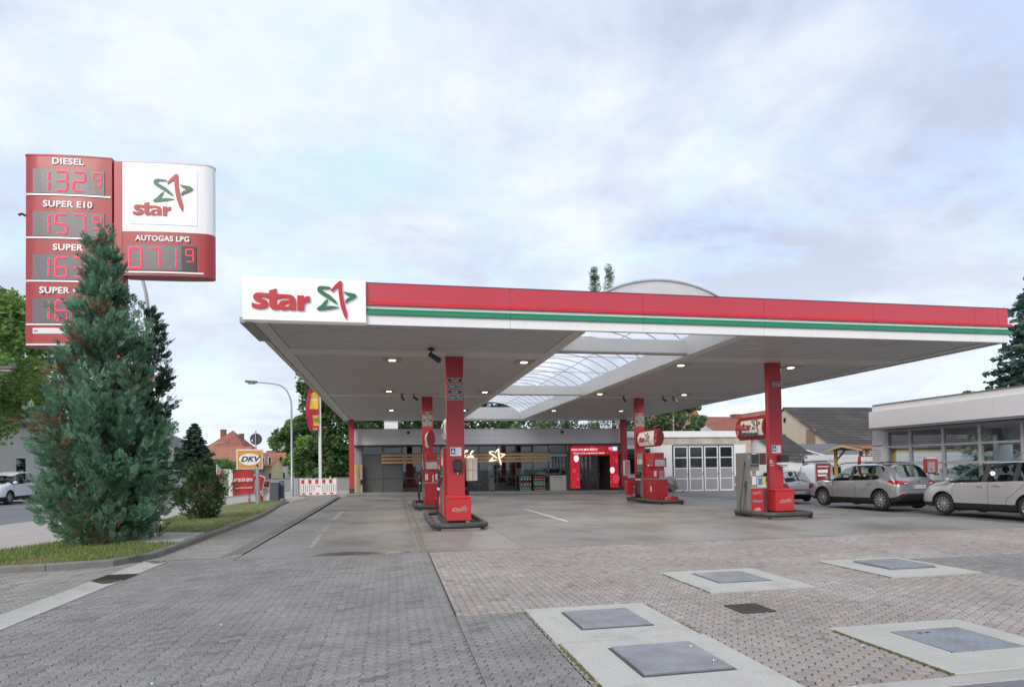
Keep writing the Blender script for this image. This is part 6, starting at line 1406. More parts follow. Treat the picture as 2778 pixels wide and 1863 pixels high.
# ================================================================ STREET FURNITURE
POLE = M('lamp_pole_steel', (.40,.42,.44), .45, .5, var=.08, vs=3); LAMPG = M('lamp_head_grey', (.10,.105,.11), .5)
def street_lamp(x, y, label, top, reach, z0=None, r=.075, lit=-1, group=None, head=1.0):
    z0 = gz(x, y)-.05 if z0 is None else z0; t = thing('street_lamp', label, 'street lamp', (x, y, z0), 0, group); h = top-z0; s = lit
    MB().tube([(0,0,0), (0,0,1.2), (0,0,1.25), (0,0,h*.72)], [r*1.35, r*1.3, r, r*.8], 10).build('pole', POLE, t, smooth=50)
    pts = fillet3([(0,0,h*.72), (0,0,h*.86), (s*reach*.25, 0, h*.985), (s*reach, 0, h*1.0)], 3); MB().tube(pts, [r*.8*(1-.4*k/len(pts)) for k in range(len(pts))], 8).build('arm', POLE, t, smooth=60)
    q = s*reach; m = MB().extr([(q, -.09*head, h-.04), (q+s*.12*head, -.13*head, h-.05), (q+s*.62*head, -.12*head, h-.02), (q+s*.72*head, -.05*head, h), (q+s*.72*head, .05*head, h), (q+s*.62*head, .12*head, h-.02), (q+s*.12*head, .13*head, h-.05), (q, .09*head, h-.04)], (0, 0, .12*head)); m.build('lamp_head', LAMPG, t, bevel=.02, fix=True)
    MB().box(min(q+s*.15*head, q+s*.55*head), -.09*head, h-.11*head, max(q+s*.15*head, q+s*.55*head), .09*head, h-.03).build('lamp_glass', M('lamp_glass_m', (.35,.35,.3), .2), t, bevel=.02)
street_lamp(-6.0, 39.9, 'grey street lamp with long curved arm beside the construction barrier', 7.0, 1.95)
p = at(402, 1000, 20.5); street_lamp(p.x, 20.5, 'curved grey lamp post rising behind the price sign', at(372, 752, 20.5).z+.5, 1.1)
p = at(-95, 1000, 27); street_lamp(p.x, 27, 'street lamp whose head reaches in past the bright street tree', at(0, 1000, 27).z, 1.0, lit=1, r=.06)
for (u, ut, v, Y, lab) in [(572, 620, 1199, 100, 'slim curved street lamp before the hipped red roof'), (785, 812, 1250, 108, 'slim curved lamp beside the base of the large street lamp'), (820, 836, 1261, 125, 'smallest curved lamp far down the street'), (700, 726, 1235, 104, 'slim lamp partly hidden behind the orange card sign')]:
    p = at(u, 1290, Y); q = at(ut, v, Y); street_lamp(p.x, Y, lab, q.z, max(.6, q.x-p.x-.5), z0=-1, lit=1, r=.09, group='far curved street lamps')
# ---- card sign, round sign, banner
t = thing('card_sign', 'orange card sign with white oval reading DKV on grey posts', 'sign', (-6.4, 30.3, .1))
MB().box(-.58, 0, 1.60, .59, .06, 2.53).build('frame', LGREY, t, bevel=.02); MB().box(-.555, -.008, 1.625, .565, 0, 2.505).build('rim', PAPER, t); MB().box(-.525, -.014, 1.655, .535, -.008, 2.475).build('face', M('dkv_orange', (.56,.27,.05), .5), t)
P = [(.005+.46*math.cos(6.283*k/28), -.014, 2.065+.27*math.sin(6.283*k/28)) for k in range(28)]; MB().extr(P, (0, -.006, 0)).build('oval', PAPER, t, fix=True)
letters('lettering', 'DKV', .33, (.0, -.022, 2.065), M('dkv_navy', (.02,.04,.12), .5), t, bold=.04, ext=.003, shear=.3, xs=1.15)
MB().lathe([(.04, 0), (.04, 1.62)], (-.03, .03, 0), 8).build('post', STEEL, t); MB().lathe([(.05, -.05), (.05, .28)], (-.03, .03, 0), 8).build('post_foot', M('post_red', (.45,.10,.07), .6), t); MB().lathe([(.04, 0), (.04, 1.62)], (.38, .05, 0), 8).build('post', STEEL, t)
t = thing('round_sign', 'back of a round traffic sign on a grey pole above the orange card sign', 'traffic sign', (-6.17, 30.5, .1)); MB().lathe([(.03, 0), (.03, 3.4)], (0, 0, 0), 8).build('pole', STEEL, t); MB().lathe([(.27, -.06), (.27, -.045)], (0, 0, 0), 28, 'y').build('disc', M('sign_back', (.055,.06,.065), .6), t).location = (0, .1, 3.0)
MB().box(-.2, .03, 2.9, -.14, .035, 2.98).build('sticker', PAPER, t)
t = thing('steel_post', 'short galvanised post standing in the grass before the orange card sign', 'post', (-5.99, 29.9, .1)); MB().lathe([(.045, -.05), (.045, 1.72)], (0,0,0), 10).build('shaft', STEEL, t); MB().lathe([(.05, 1.72), (.05, 1.82), (.03, 1.84)], (0,0,0), 10).build('cap', DGREY, t)
t = thing('steel_post', 'grey post rising behind the dark cypress bush and banner', 'post', (at(586, 1275, 30).x, 30.2, .1)); MB().lathe([(.05, -.05), (.05, 1.85)], (0,0,0), 10).build('shaft', STEEL, t); MB().lathe([(.055, 1.85), (.055, 2.0), (.03, 2.02)], (0,0,0), 10).build('cap', DGREY, t)
t = thing('banner', 'red fabric banner seen from behind with mirrored white lettering', 'banner', (-6.95, 30.1, .1))
def cloth(xa, xb, name, mat, zt=lambda x: 1.60, zb=lambda x: .5, off=0., n=14):
    m = MB(); V = []
    for i in range(n+1):
        x = xa+(xb-xa)*i/n
        for j in range(7): z = zb(x)+(zt(x)-zb(x))*j/6; V.append((x, .05*math.sin(4.2*x+.8*j/6)+.03*math.sin(9*x)-off, z))
    m.add(V, [(i*7+j, (i+1)*7+j, (i+1)*7+j+1, i*7+j+1) for i in range(n) for j in range(6)]); return m.build(name, mat, t, smooth=60)
zb_ = lambda x: .36+.10*(x+.74)
BANR = M('banner_red', (.45,.035,.04), .75, var=.06, vs=3, tr=.2)
cloth(-.12, .78, 'red_field', BANR, zb=zb_); cloth(-.30, -.123, 'white_field', M('banner_white', (.7,.7,.68), .7, tr=.2), zb=zb_); cloth(-.58, -.303, 'picture_field', M('banner_picture', (.10,.12,.09), .7, var=.3, vs=4, alt=(.45,.6,.45), altm=(.52,.6), alts=2.6), zb=zb_); cloth(-.74, -.583, 'edge_field', M('banner_edge', (.42,.06,.08), .7, alt=(.7,.7,.7), altm=(.5,.53), alts=6), zb=zb_)
MIR = (Vector((-1,0,0)), Vector((0,0,1)))
letters('lettering', 'IMMER FÜR SIE DA.', .21, (.33, -.085, 1.12), LWH, t, MIR, bold=.02, ext=.002, xs=.46); letters('lettering', 'Wir haben rund um die Uhr für Sie geöffnet.', .11, (.33, -.085, .78), LWH, t, MIR, bold=.012, ext=.002, xs=.40)
MB().tube([(-.75, 0, 1.62), (.80, 0, 1.62)], .012, 6).build('rope', LGREY, t)
t = thing('arrow_sign', 'red white edged pictogram board standing behind the banner', 'sign', (-6.42, 32.3, .1))
P = [(-.26, .55), (-.26, 1.28), (-.12, 1.42), (.32, 1.22), (.16, .50)]
MB().extr([(x_, 0, z_) for x_, z_ in P], (0, .04, 0)).build('board', PAPER, t, fix=True); MB().extr([(x_*.9+.0, -.004, (z_-.95)*.9+.95) for x_, z_ in P], (0, -.006, 0)).build('face', SIGNRED, t, fix=True)
MB().box(-.16, -.018, .62, -.12, -.01, 1.1).box(-.02, -.018, .62, .02, -.01, 1.1).box(-.12, -.018, .84, -.02, -.01, .88).build('pictogram', PAPER, t); MB().box(-.06, .04, 0, -.0, .08, .6).build('post', STEEL, t)
t = thing('cup_sign', 'cardboard sign shaped like a red and cream takeaway coffee cup', 'sign', (-6.2, 32.6, .1))
MB().extr([(-.22, 0, 0), (.03, 0, 0), (.14, 0, .66), (-.28, 0, .66)], (0, .05, 0)).build('cup', M('cup_cream', (.58,.48,.38), .6), t, fix=True); MB().extr([(-.30, -.01, .66), (.16, -.01, .66), (.12, -.01, .82), (-.26, -.01, .82)], (0, .07, 0)).build('lid', PAPER, t, fix=True)
MB().extr([(-.20, -.006, .0), (-.08, -.006, .0), (-.08, -.006, .66), (-.24, -.006, .66)], (0, .004, 0)).build('sleeve', SIGNRED, t, fix=True); P = [(-.10+.11*math.cos(6.283*k/18), -.012, .42+.13*math.sin(6.283*k/18)) for k in range(18)]; MB().extr(P, (0, .004, 0)).build('dot', PAPER, t, fix=True)
MB().extr([(-.26, -.02, .80), (.20, -.02, .72), (.24, -.02, 1.0), (-.26, -.02, 1.02)], (0, .03, 0)).build('label', SIGNRED, t, fix=True); letters('lettering', 'Kaffeepause?!', .09, (-.01, -.025, .91), LWH, t, ext=.002, xs=.7); MB().box(-.3, -.05, -.0, .2, .3, .03).build('foot', DGREY, t)
t = thing('planter_box', 'dark grey tapered planter box behind the cup sign', 'planter', (-6.05, 34.3, .05)); P = [(-.24, 0), (.20, 0), (.22, .93), (-.2, .95)]; MB().extr([(x_, 0, z_) for x_, z_ in P], (0, .45, 0)).build('box', M('planter_grey', (.07,.08,.09), .6), t, bevel=.01, fix=True); MB().box(-.22, -.01, .93, .24, .46, .96).build('rim', DGREY, t)
t = thing('poster_stand', 'slim pavement poster stand with dark blue and red print', 'poster stand', (-5.74, 34.7, .03)); MB().box(-.16, -.03, .1, .16, .03, 1.12).build('frame', STEEL, t, bevel=.01); MB().box(-.135, -.04, .14, .135, -.03, 1.08).build('poster', M('poster_blue', (.04,.09,.16), .5, alt=(.35,.07,.06), altm=(.55,.58), alts=2.4), t)
for k in range(4): MB().box(-.1, -.044, .98-k*.05, .02+.02*k, -.04, .995-k*.05).build('poster_line', LGREY, t)
for sx in (-1, 1): MB().box(sx*.13-.03, -.12, 0, sx*.13+.03, .12, .1).build('foot', BLACK, t)
# ---- construction barrier
t = thing('barrier', 'red and white plastic construction barrier closing the drive', 'barrier', (-4.35, 39.0, gz(-4, 39)), .06); WP = M('barrier_white', (.74,.74,.74), .5); RP = M('barrier_red', (.45,.03,.03), .5)
MB().box(-1.02, -.02, .72, 1.02, .02, 1.02).build('top_board', WP, t); MB().box(-1.02, -.02, .08, 1.02, .02, .24).build('bottom_board', WP, t); MB().box(-1.04, -.022, .04, -.99, .022, 1.08).box(.99, -.022, .04, 1.04, .022, 1.08).build('side_frame', WP, t); MB().box(-1.0, -.021, .66, 1.0, .021, .70).build('mid_rail', WP, t)
for k in range(16):
    x_ = -.93+k*.124
    if not 6 <= k <= 8: MB().box(x_-.035, -.015, .24, x_+.035, .015, .66).build('upright', WP, t)
MB().box(-.22, -.018, .24, .22, .018, .66).build('label_board', WP, t); MB().box(-.12, -.022, .57, .12, -.018, .61).build('grip_slot', BLACK, t)
for k in range(5): MB().box(-.98+k*.40, -.026, .76, -.80+k*.40, -.02, .99).build('red_field', RP, t)
for k in range(5): MB().box(-.94+k*.40, -.026, .11, -.76+k*.40, -.02, .20).build('red_field', RP, t)
for k in range(8): MB().box(-.96+k*.27, -.012, 1.02, -.93+k*.27, .012, 1.10).build('peg', WP, t)
for x_ in (-.9, .9): MB().box(x_-.18, -.3, -.02, x_+.18, .3, .09).build('foot', M('foot_grey', (.22,.21,.19), .9), t, bevel=.02)
t = thing('steel_fence_panel', 'grey corrugated steel fence panel beside the large street lamp', 'fence', (-5.9, 40.9, gz(-6, 41))); m = MB()
for k in range(12): m.box(-.10+k*.075, (.02 if k % 2 else -.02), 0, -.10+(k+1)*.075, (.04 if k % 2 else 0), 1.0)
o = m.build('sheet', STEEL, t); MB().box(-.12, -.03, .98, .82, .05, 1.03).build('rail', STEEL, t)
for x_ in (-.12, .8): MB().lathe([(.03, 0), (.03, 1.1)], (x_, .02, 0), 8).build('post', STEEL, t)
# ---- flagpoles
for k, (x, Y, lab) in enumerate([(-5.07, 47, 'slim white flagpole carrying the red and yellow flag'), (-5.22, 47.6, 'second slim flagpole close behind the one with the red and yellow flag')]):
    t = thing('flagpole', lab, 'flagpole', (x, Y, gz(x, Y)), 0); MB().tube([(0,0,-.1), (0,0,8.6)], [.075, .05], 10).build('pole', M('pole_white', (.66,.67,.68), .4), t, smooth=60); MB().lathe([(0, 8.6), (.09, 8.64), (.09, 8.7), (0, 8.76)], (0,0,0), 10).build('cap', GREY, t)
fl = thing('flag', 'red flag with yellow panels hanging slack from a flagpole', 'flag', (-5.15, 46.9, 4.5))
def flagpiece(xa, xb, za, zb, name, mat, off):
    m = MB(); V = []; n, k = 10, 14
    for i in range(n+1):
        for j in range(k+1):
            x = xa+(xb-xa)*i/n; z = za+(zb-za)*j/k; q = (z-.0)/3.1; xx = x*(.55+.45*math.sin(math.pi*min(1, q*.8+.12)))
            V.append((xx, .12*math.sin(9*x+2.2*z)*abs(x)+.05*math.sin(3*z)-off, z))
    m.add(V, [(i*(k+1)+j, (i+1)*(k+1)+j, (i+1)*(k+1)+j+1, i*(k+1)+j+1) for i in range(n) for j in range(k)]); return m.build(name, mat, fl, smooth=60)
flagpiece(-.95, 0, 0, 3.1, 'cloth', M('flag_red', (.42,.03,.05), .7, var=.12, vs=2, tr=.2), 0); YM = M('flag_yellow', (.75,.55,.03), .7, tr=.2)
flagpiece(-.62, -.05, 1.55, 2.75, 'yellow_panel', YM, .012); flagpiece(-.45, -.02, .35, 1.1, 'yellow_panel', YM, .012)
flagpiece(-.55, -.12, 2.15, 2.3, 'print', M('flag_print', (.55,.5,.55), .7), .02); letters('lettering', '1€', .45, (-.2, -.12, .75), PRINT, fl, bold=.02, ext=.002)
letters('lettering', 'VOLL', .28, (-.28, -.14, 2.52), M('flag_orange', (.5,.25,.02), .6), fl, ext=.002); letters('lettering', 'star', .2, (-.25, -.10, .12), LWH, fl, ext=.002)
fl.rotation_euler = (0, 0, .05)
# ---- picket fence and small sign across the street
t = thing('picket_fence', 'dark wooden picket fence behind the white parked car', 'fence', (-22.9, 40.5, -.1)); FW = M('fence_wood', (.12,.10,.085), .85, var=.15)
for k in range(40): MB().box(-5.2+k*.17, -.012, 0, -5.2+k*.17+.11, .012, 1.25).build('picket', FW, t)
MB().box(-5.25, .012, .3, 1.65, .05, .38).box(-5.25, .012, .95, 1.65, .05, 1.03).build('rail', FW, t)
p = at(523, 1312, 48); t = thing('round_sign', 'small far round traffic sign back between garden shrubs', 'traffic sign', (p.x, 48, -.2)); MB().lathe([(.03, 0), (.03, 2.2)], (0,0,0), 6).build('pole', STEEL, t); MB().lathe([(.3, -.02), (.3, .0)], (0,0,0), 18, 'y').build('disc', M('sign_back2', (.2,.22,.26), .6), t).location = (0, -.05, 1.95)
t = thing('garden_wall', 'low grey wall and hedge line along the far side of the drive', 'wall', (-2.5, 50, 0)); MB().box(-8, 0, -.2, 9.5, .2, 1.0).build('wall', M('wall_grey', (.3,.3,.29), .85, var=.08), t); MB().box(-8.05, -.04, 1.0, 9.55, .24, 1.06).build('coping', KERB, t)
t = thing('hydrant_marker', 'small yellow marker post beyond the construction barrier', 'post', (at(896, 1300, 43).x, 43, gz(-3, 43))); MB().box(-.06, -.06, 0, .06, .06, 1.15).build('shaft', M('marker_yellow', (.6,.42,.03), .6), t); MB().box(-.075, -.075, 1.15, .075, .075, 1.22).build('cap', DGREY, t)
# ================================================================ CARS
TYRE = M('tyre_rubber', (.018,.018,.019), .75, bump=.2, bs=50); RIMM = M('alloy_rim', (.55,.55,.56), .3, .85); DARKR = M('rim_dark', (.03,.03,.032), .5); TRIM = M('car_trim_black', (.022,.023,.025), .5)
CARG = glass('car_glass', (.72,.77,.76), .75); TAILR = M('tail_red', (.30,.012,.02), .15, coat=.6); TAILW = M('tail_white', (.6,.5,.5), .15, coat=.5); UNDER = M('underbody', (.012,.012,.012), .9); SEAM = M('seam_dark', (.025,.025,.027), .6); SEATM = M('seat_dark', (.03,.03,.032), .8)
def wheel(r, w, spokes, rim=RIMM, rr=.66):
    """tyre and rim meshes centred at 0, axle along x, outer face at -x"""
    ty = MB().lathe([(r*rr, -w/2), (r*.9, -w/2), (r*.98, -w*.36), (r, -w*.2), (r, w*.2), (r*.98, w*.36), (r*.9, w/2), (r*rr, w/2)], (0,0,0), 32, 'x', caps=False)
    rm = MB().lathe([(r*rr, -w*.46), (r*rr*.94, -w*.46), (r*rr*.92, -w*.28), (r*rr*.92, 0)], (0,0,0), 32, 'x', caps=False)
    hub = r*.13
    for k in range(spokes):
        a = 2*math.pi*k/spokes; d = Vector((0, math.cos(a), math.sin(a))); s = Vector((0, -math.sin(a), math.cos(a))); w0, w1 = r*.045, r*.075
        P = [d*hub*.6-s*w0, d*r*rr*.95-s*w1, d*r*rr*.95+s*w1, d*hub*.6+s*w0]
        rm.extr([p+Vector((-w*.40, 0, 0)) for p in P], (w*.12, 0, 0))
    rm.lathe([(0, -w*.46), (hub*.8, -w*.45), (hub, -w*.40), (hub, -w*.2)], (0,0,0), 16, 'x')
    dk = MB().lathe([(r*rr*.93, -w*.2), (0, -w*.2)], (0,0,0), 24, 'x')
    return ty, rm, dk
def car(name, label, X, Y, head, paint, S, spec, cat='car', group=None):
    """S: stations from rear (y=0) to nose: (y, zb, zs, zt, wl, ws, wt, flag). car axis +y = forward, origin at mid wheelbase"""
    t = thing(name, label, cat, (X, Y, gz(X, Y)), head, group)
    ov = spec['rear']; n = len(S); prof = []
    for (y, zb, zs, zt, wl, ws, wt, fl) in S:
        h = zs-zb; hood = fl in ('h', 'n')
        p = [(wl*.90, zb), (wl*.985, zb+h*.22), (wl, zb+h*.55), (ws, zs)]
        if hood: p += [(ws*.86, zs+(zt-zs)*.72), (ws*.5, zt), (0, zt+.008)]
        else: p += [(wt, zt-.06), (wt*.62, zt-.005), (0, zt+.012)]
        prof.append([(a, y-ov, b) for a, b in p])
    K = 7; ring = lambda i: [(-a, y, z) for a, y, z in prof[i]]+[(a, y, z) for a, y, z in prof[i][::-1]][1:]
    V = []; Fc = []; mt = []; m = 2*K-1
    for i in range(n): V += ring(i)
    for i in range(n-1):
        f0, f1 = S[i][7], S[i+1][7]
        for j in range(m-1):
            Fc.append((i*m+j, (i+1)*m+j, (i+1)*m+j+1, i*m+j+1)); side = j if j < K-1 else m-2-j; mat = 0
            g = spec['glass'](i, side)
            if side == 3 and g in ('s', 'p'): mat = 1 if g == 's' else 2
            if side in (4, 5) and g in ('w',): mat = 1
            if side == 3 and g == 'W': mat = 0
            if side <= 0 and spec.get('clad'): mat = 2
            if side <= 0 and not spec.get('clad'): mat = 2 if side < 0 else 0
            if side == 0 and spec.get('sill', True): mat = 2
            mt.append(mat)
        Fc.append((i*m+m-1, (i+1)*m+m-1, (i+1)*m, i*m)); mt.append(3)
    Fc.append(tuple(range(m-1, -1, -1))); mt.append(0); Fc.append(tuple((n-1)*m+k for k in range(m))); mt.append(0)
    me = bpy.data.meshes.new('body'); me.from_pydata(V, [], Fc); mats = [paint, CARG, TRIM, UNDER]
    for q in mats: me.materials.append(q)
    me.polygons.foreach_set('material_index', mt); bm = bmesh.new(); bm.from_mesh(me); bmesh.ops.recalc_face_normals(bm, faces=bm.faces)
    cr = bm.edges.layers.float.get('crease_edge') or bm.edges.layers.float.new('crease_edge')
    for e in bm.edges:
        if len(e.link_faces) == 2 and e.link_faces[0].material_index != e.link_faces[1].material_index: e[cr] = .55
    bm.to_mesh(me); bm.free(); tmp = bpy.data.objects.new('tmp', me); col.objects.link(tmp)
    sub = tmp.modifiers.new('s', 'SUBSURF'); sub.levels = sub.render_levels = 3
    wb, r, w = spec['wb'], spec['r'], spec.get('ww', .2); wx = spec['track']/2; cut = []
    for yy in (-wb/2, wb/2):
        for sx in (-1, 1):
            c = MB().lathe([(r*1.16, 0), (r*1.16, .5)], (0,0,0), 28, 'x').build('cut', UNDER, fix=True); c.location = (sx*.92-.25, yy, r+.015); cut.append(c)
    for c in cut:
        b = tmp.modifiers.new('b', 'BOOLEAN'); b.operation = 'DIFFERENCE'; b.object = c; b.solver = 'EXACT'
    bpy.context.view_layer.update(); dg = bpy.context.evaluated_depsgraph_get(); full = bpy.data.meshes.new_from_object(tmp.evaluated_get(dg))
    for o in cut+[tmp]: bpy.data.objects.remove(o)
    names = [mm.name if mm else '' for mm in full.materials]
    bvh = BVHTree.FromPolygons([v.co.copy() for v in full.vertices], [tuple(p.vertices) for p in full.polygons])
    def part(idx, nm, mat):
        bm = bmesh.new(); bm.from_mesh(full); bmesh.ops.delete(bm, geom=[f for f in bm.faces if (names[f.material_index] if f.material_index < len(names) else '') not in idx], context='FACES')
        q = bpy.data.meshes.new(nm); bm.to_mesh(q); bm.free(); q.materials.clear()
        for mm in mat: q.materials.append(mm)
        q.polygons.foreach_set('material_index', [0]*len(q.polygons)); q.polygons.foreach_set('use_smooth', [True]*len(q.polygons)); q.set_sharp_from_angle(angle=R(38))
        o = bpy.data.objects.new(nm, q); col.objects.link(o); o.parent = t; return o
    part({paint.name}, 'body', [paint]); part({UNDER.name}, 'underbody', [UNDER])
    for src, mm in ((CARG, CARG), (TRIM, TRIM)):
        o = part({src.name}, 'piece', [mm]); q = o.data; nv = len(q.vertices); root = list(range(nv))
        def find(a):
            while root[a] != a: root[a] = root[root[a]]; a = root[a]
            return a
        for e in q.edges: root[find(e.vertices[0])] = find(e.vertices[1])
        isl = {}
        for p in q.polygons: isl.setdefault(find(p.vertices[0]), []).append(p.index)
        for ids in isl.values():
            bm = bmesh.new(); bm.from_mesh(q); bm.faces.ensure_lookup_table(); keep = set(ids); bmesh.ops.delete(bm, geom=[f for f in bm.faces if f.index not in keep], context='FACES')
            if len(bm.faces) < 6: bm.free(); continue
            zc_ = sum(v.co.z for v in bm.verts)/len(bm.verts); nm = 'window' if src is CARG else ('pillar_trim' if zc_ > .9 else 'sill_trim'); q2 = bpy.data.meshes.new(nm); bm.to_mesh(q2); bm.free(); q2.materials.append(mm); q2.polygons.foreach_set('material_index', [0]*len(q2.polygons)); q2.polygons.foreach_set('use_smooth', [True]*len(q2.polygons)); q2.set_sharp_from_angle(angle=R(38)); c2 = bpy.data.objects.new(nm, q2); col.objects.link(c2); c2.parent = t
        bpy.data.objects.remove(o)
    # wheels
    ty, rm, dk = wheel(r, w, spec.get('spokes', 10), rr=spec.get('rr', .66)); first = None
    for yy in (-wb/2, wb/2):
        for sx in (-1, 1):
            if first is None:
                wt_ = ty.build('wheel', TYRE, t, smooth=40); q = rm.build('rim', RIMM if spec.get('alloy', True) else LGREY, wt_, smooth=35); q2 = dk.build('rim_backing', DARKR, wt_); first = wt_
            else:
                wt_ = first.copy(); col.objects.link(wt_); wt_.parent = t
                for ch in first.children: c2 = ch.copy(); col.objects.link(c2); c2.parent = wt_
            wt_.location = (sx*(wx-w/2+.0), yy, r); wt_.rotation_euler = (rnd.uniform(0, 1), 0, 0 if sx < 0 else math.pi)
            # dark wheel well
        MB().box(-wx+w*.9, yy-r*1.2, .12, wx-w*.9, yy+r*1.2, r*1.9).build('wheel_well', UNDER, t)
    MB().box(-wx+.1, -ov*0-wb/2-.3, .16, wx-.1, wb/2+.3, .3).build('floor_pan', UNDER, t)
    MB().box(-wx*.88, -wb*.42, .3, wx*.88, wb*.3, spec['seat']-.05).build('cabin_floor', SEATM, t)
    for sx in (-.36, .36):
        for yy in (-.55, .25):
            s = MB().box(sx-.2, yy-.1, .45, sx+.2, yy+.12, spec['seat']+.28).box(sx-.11, yy-.07, spec['seat']+.33, sx+.11, yy+.05, spec['seat']+.55).build('seat', SEATM, t, bevel=.05, seg=2, smooth=50)
    MB().tube([(-.36+.17*math.cos(a*.5236), .62+.06*math.sin(a*.5236), spec['seat']+.17+.17*math.sin(a*.5236)) for a in range(12)], .015, 6, closed=True).build('steering_wheel', BLACK, t); MB().box(-wx*.85, .72, .6, wx*.85, 1.1, spec['seat']+.08).build('dashboard', SEATM, t, bevel=.04)
    # surface details projected on the body
    def hit_side(y, z, sx=-1, off=.004):
        h = bvh.ray_cast(Vector((sx*3, y, z)), Vector((-sx, 0, 0)))
        return h[0]+Vector((sx*off, 0, 0)) if h[0] is not None else None
    def hit_rear(x, z, off=.006):
        h = bvh.ray_cast(Vector((x, -6, z)), Vector((0, 1, 0)))
        return h[0]+Vector((0, -off, 0)) if h[0] is not None else None
    def hit_front(x, z, off=.006):
        h = bvh.ray_cast(Vector((x, 6, z)), Vector((0, -1, 0)))
        return h[0]+Vector((0, off, 0)) if h[0] is not None else None
    for ln in spec.get('seams', ()):
        for sx in (-1, 1):
            pts = [hit_side(*p, sx=sx, off=.0) for p in dense(ln)]; pts = [p for p in pts if p is not None and abs(p.x) > .35]
            if len(pts) > 1: MB().tube(pts, .0055, 4).build('door_seam', SEAM, t)
    for (y, z, wd) in spec.get('handles', ()):
        for sx in (-1, 1):
            p = hit_side(y, z, sx)
            if p is not None: MB().tube([p+Vector((0, -wd/2, 0)), p+Vector((sx*.03, -wd/3, .004)), p+Vector((sx*.03, wd/3, .004)), p+Vector((0, wd/2, 0))], .013, 6).build('door_handle', spec.get('hmat', CHROME), t, smooth=60)
    def patch(nm, mat, P, hit, res=7, lift=.012):
        """P: quad in projection coords (a,b,c,d) -> grid on the surface"""
        a, b_, c_, d_ = [Vector((*q, 0)) for q in P]; V = []
        for i in range(res+1):
            for j in range(res+1):
                u, v = i/res, j/res; q = a.lerp(b_, u).lerp(d_.lerp(c_, u), v); h = hit(q.x, q.y)
                if h is None: return
                V.append(h)
        o = MB().add(V, [(i*(res+1)+j, (i+1)*(res+1)+j, (i+1)*(res+1)+j+1, i*(res+1)+j+1) for i in range(res) for j in range(res)]).build(nm, mat, t, smooth=60); return o
    for (nm, mat, P, kind) in spec.get('patches', ()):
        for sx in (-1, 1):
            if kind == 'rear': patch(nm, mat, [(sx*x, z) for x, z in P], lambda a, b_: hit_rear(a, b_))
            elif kind == 'rear1' and sx > 0: patch(nm, mat, P, lambda a, b_: hit_rear(a, b_))
            elif kind == 'front': patch(nm, mat, [(sx*x, z) for x, z in P], lambda a, b_: hit_front(a, b_))
            elif kind == 'side': patch(nm, mat, P, lambda a, b_, sx=sx: hit_side(a, b_, sx, .006))
    if 'plate' in spec:
        z, s = spec['plate']; p = hit_rear(0, z, .012)
        if p is not None:
            pl = MB().box(-.26, -.012, -.056, .26, 0, .056).build('number_plate', PAPER, t, bevel=.003); pl.location = p; MB().box(-.255, -.015, -.052, -.215, -.012, .052).build('plate_strip', M('plate_blue', (.02,.06,.3), .5), pl); letters('lettering', s, .098, (.02, -.0135, .002), M('plate_ink', (.02,.02,.02), .5), pl, ext=.001, bold=.01, xs=.8)
    if 'mirror' in spec:
        y, z = spec['mirror']
        for sx in (-1, 1):
            p = hit_side(y, z-.06, sx)
            if p is not None:
                MB().tube([p-Vector((sx*.05, 0, 0)), p+Vector((sx*.07, 0, .04))], .03, 6).build('mirror_arm', TRIM, t); o = MB().box(-.09, -.06, -.055, .09, .07, .075).build('mirror', paint, t, bevel=.035, seg=3, smooth=50); o.location = p+Vector((sx*.14, .0, .075))
    for (nm, mat, sh) in spec.get('extras', ()): sh(t, hit_side, hit_rear, nm, mat)
    return t
def dense(P, st=.06):
    o = []
    for a, b in zip(P, P[1:]):
        L = math.hypot(b[0]-a[0], b[1]-a[1]); n = max(1, int(L/st)); o += [(a[0]+(b[0]-a[0])*k/n, a[1]+(b[1]-a[1])*k/n) for k in range(n)]
    return o+[P[-1]]
SILVER = M('paint_silver', (.31,.315,.335), .26, .4, coat=.9, var=.02); SILV2 = M('paint_silver_pale', (.45,.46,.48), .26, .35, coat=.9, var=.02); SILV3 = M('paint_champagne', (.55,.53,.50), .33, .25, coat=.5, var=.02); CWHITE = M('paint_white', (.76,.77,.78), .25, coat=.7); CGREEN = M('paint_pale_green', (.55,.66,.58), .28, coat=.6)
# ---- compact SUV (silver over black cladding)
S = [(.0, .52, .86, .92, .70, .70, .60, 'r'), (.06, .36, .92, 1.02, .82, .80, .60, 'r'), (.16, .28, .98, 1.10, .87, .84, .60, 'r'), (.30, .25, 1.03, 1.33, .885, .85, .585, 'c'), (.46, .24, 1.03, 1.50, .89, .855, .60, 'c'), (.66, .23, 1.02, 1.535, .89, .86, .61, 'c'), (1.05, .22, 1.00, 1.56, .885, .865, .615, 'c'), (1.16, .22, .995, 1.565, .885, .865, .617, 'c'), (1.92, .21, .97, 1.56, .885, .865, .61, 'c'), (2.04, .21, .965, 1.55, .885, .865, .605, 'c'), (2.55, .21, .955, 1.44, .885, .865, .58, 'c'), (2.88, .21, .95, 1.20, .885, .86, .60, 'c'), (3.12, .22, .945, 1.03, .885, .85, .66, 'h'), (3.45, .22, .91, .99, .885, .84, .66, 'h'), (3.80, .23, .84, .92, .87, .80, .6, 'h'), (4.02, .26, .72, .80, .80, .70, .5, 'n'), (4.14, .36, .60, .66, .62, .54, .4, 'n')]
def gl_suv(i, side):
    if side == 3: return {4: 'W', 5: 's', 6: 'p', 7: 's', 8: 'p', 9: 's', 10: 's'}.get(i, '')
    return 'w' if i in (2, 3, 10, 11) else ''
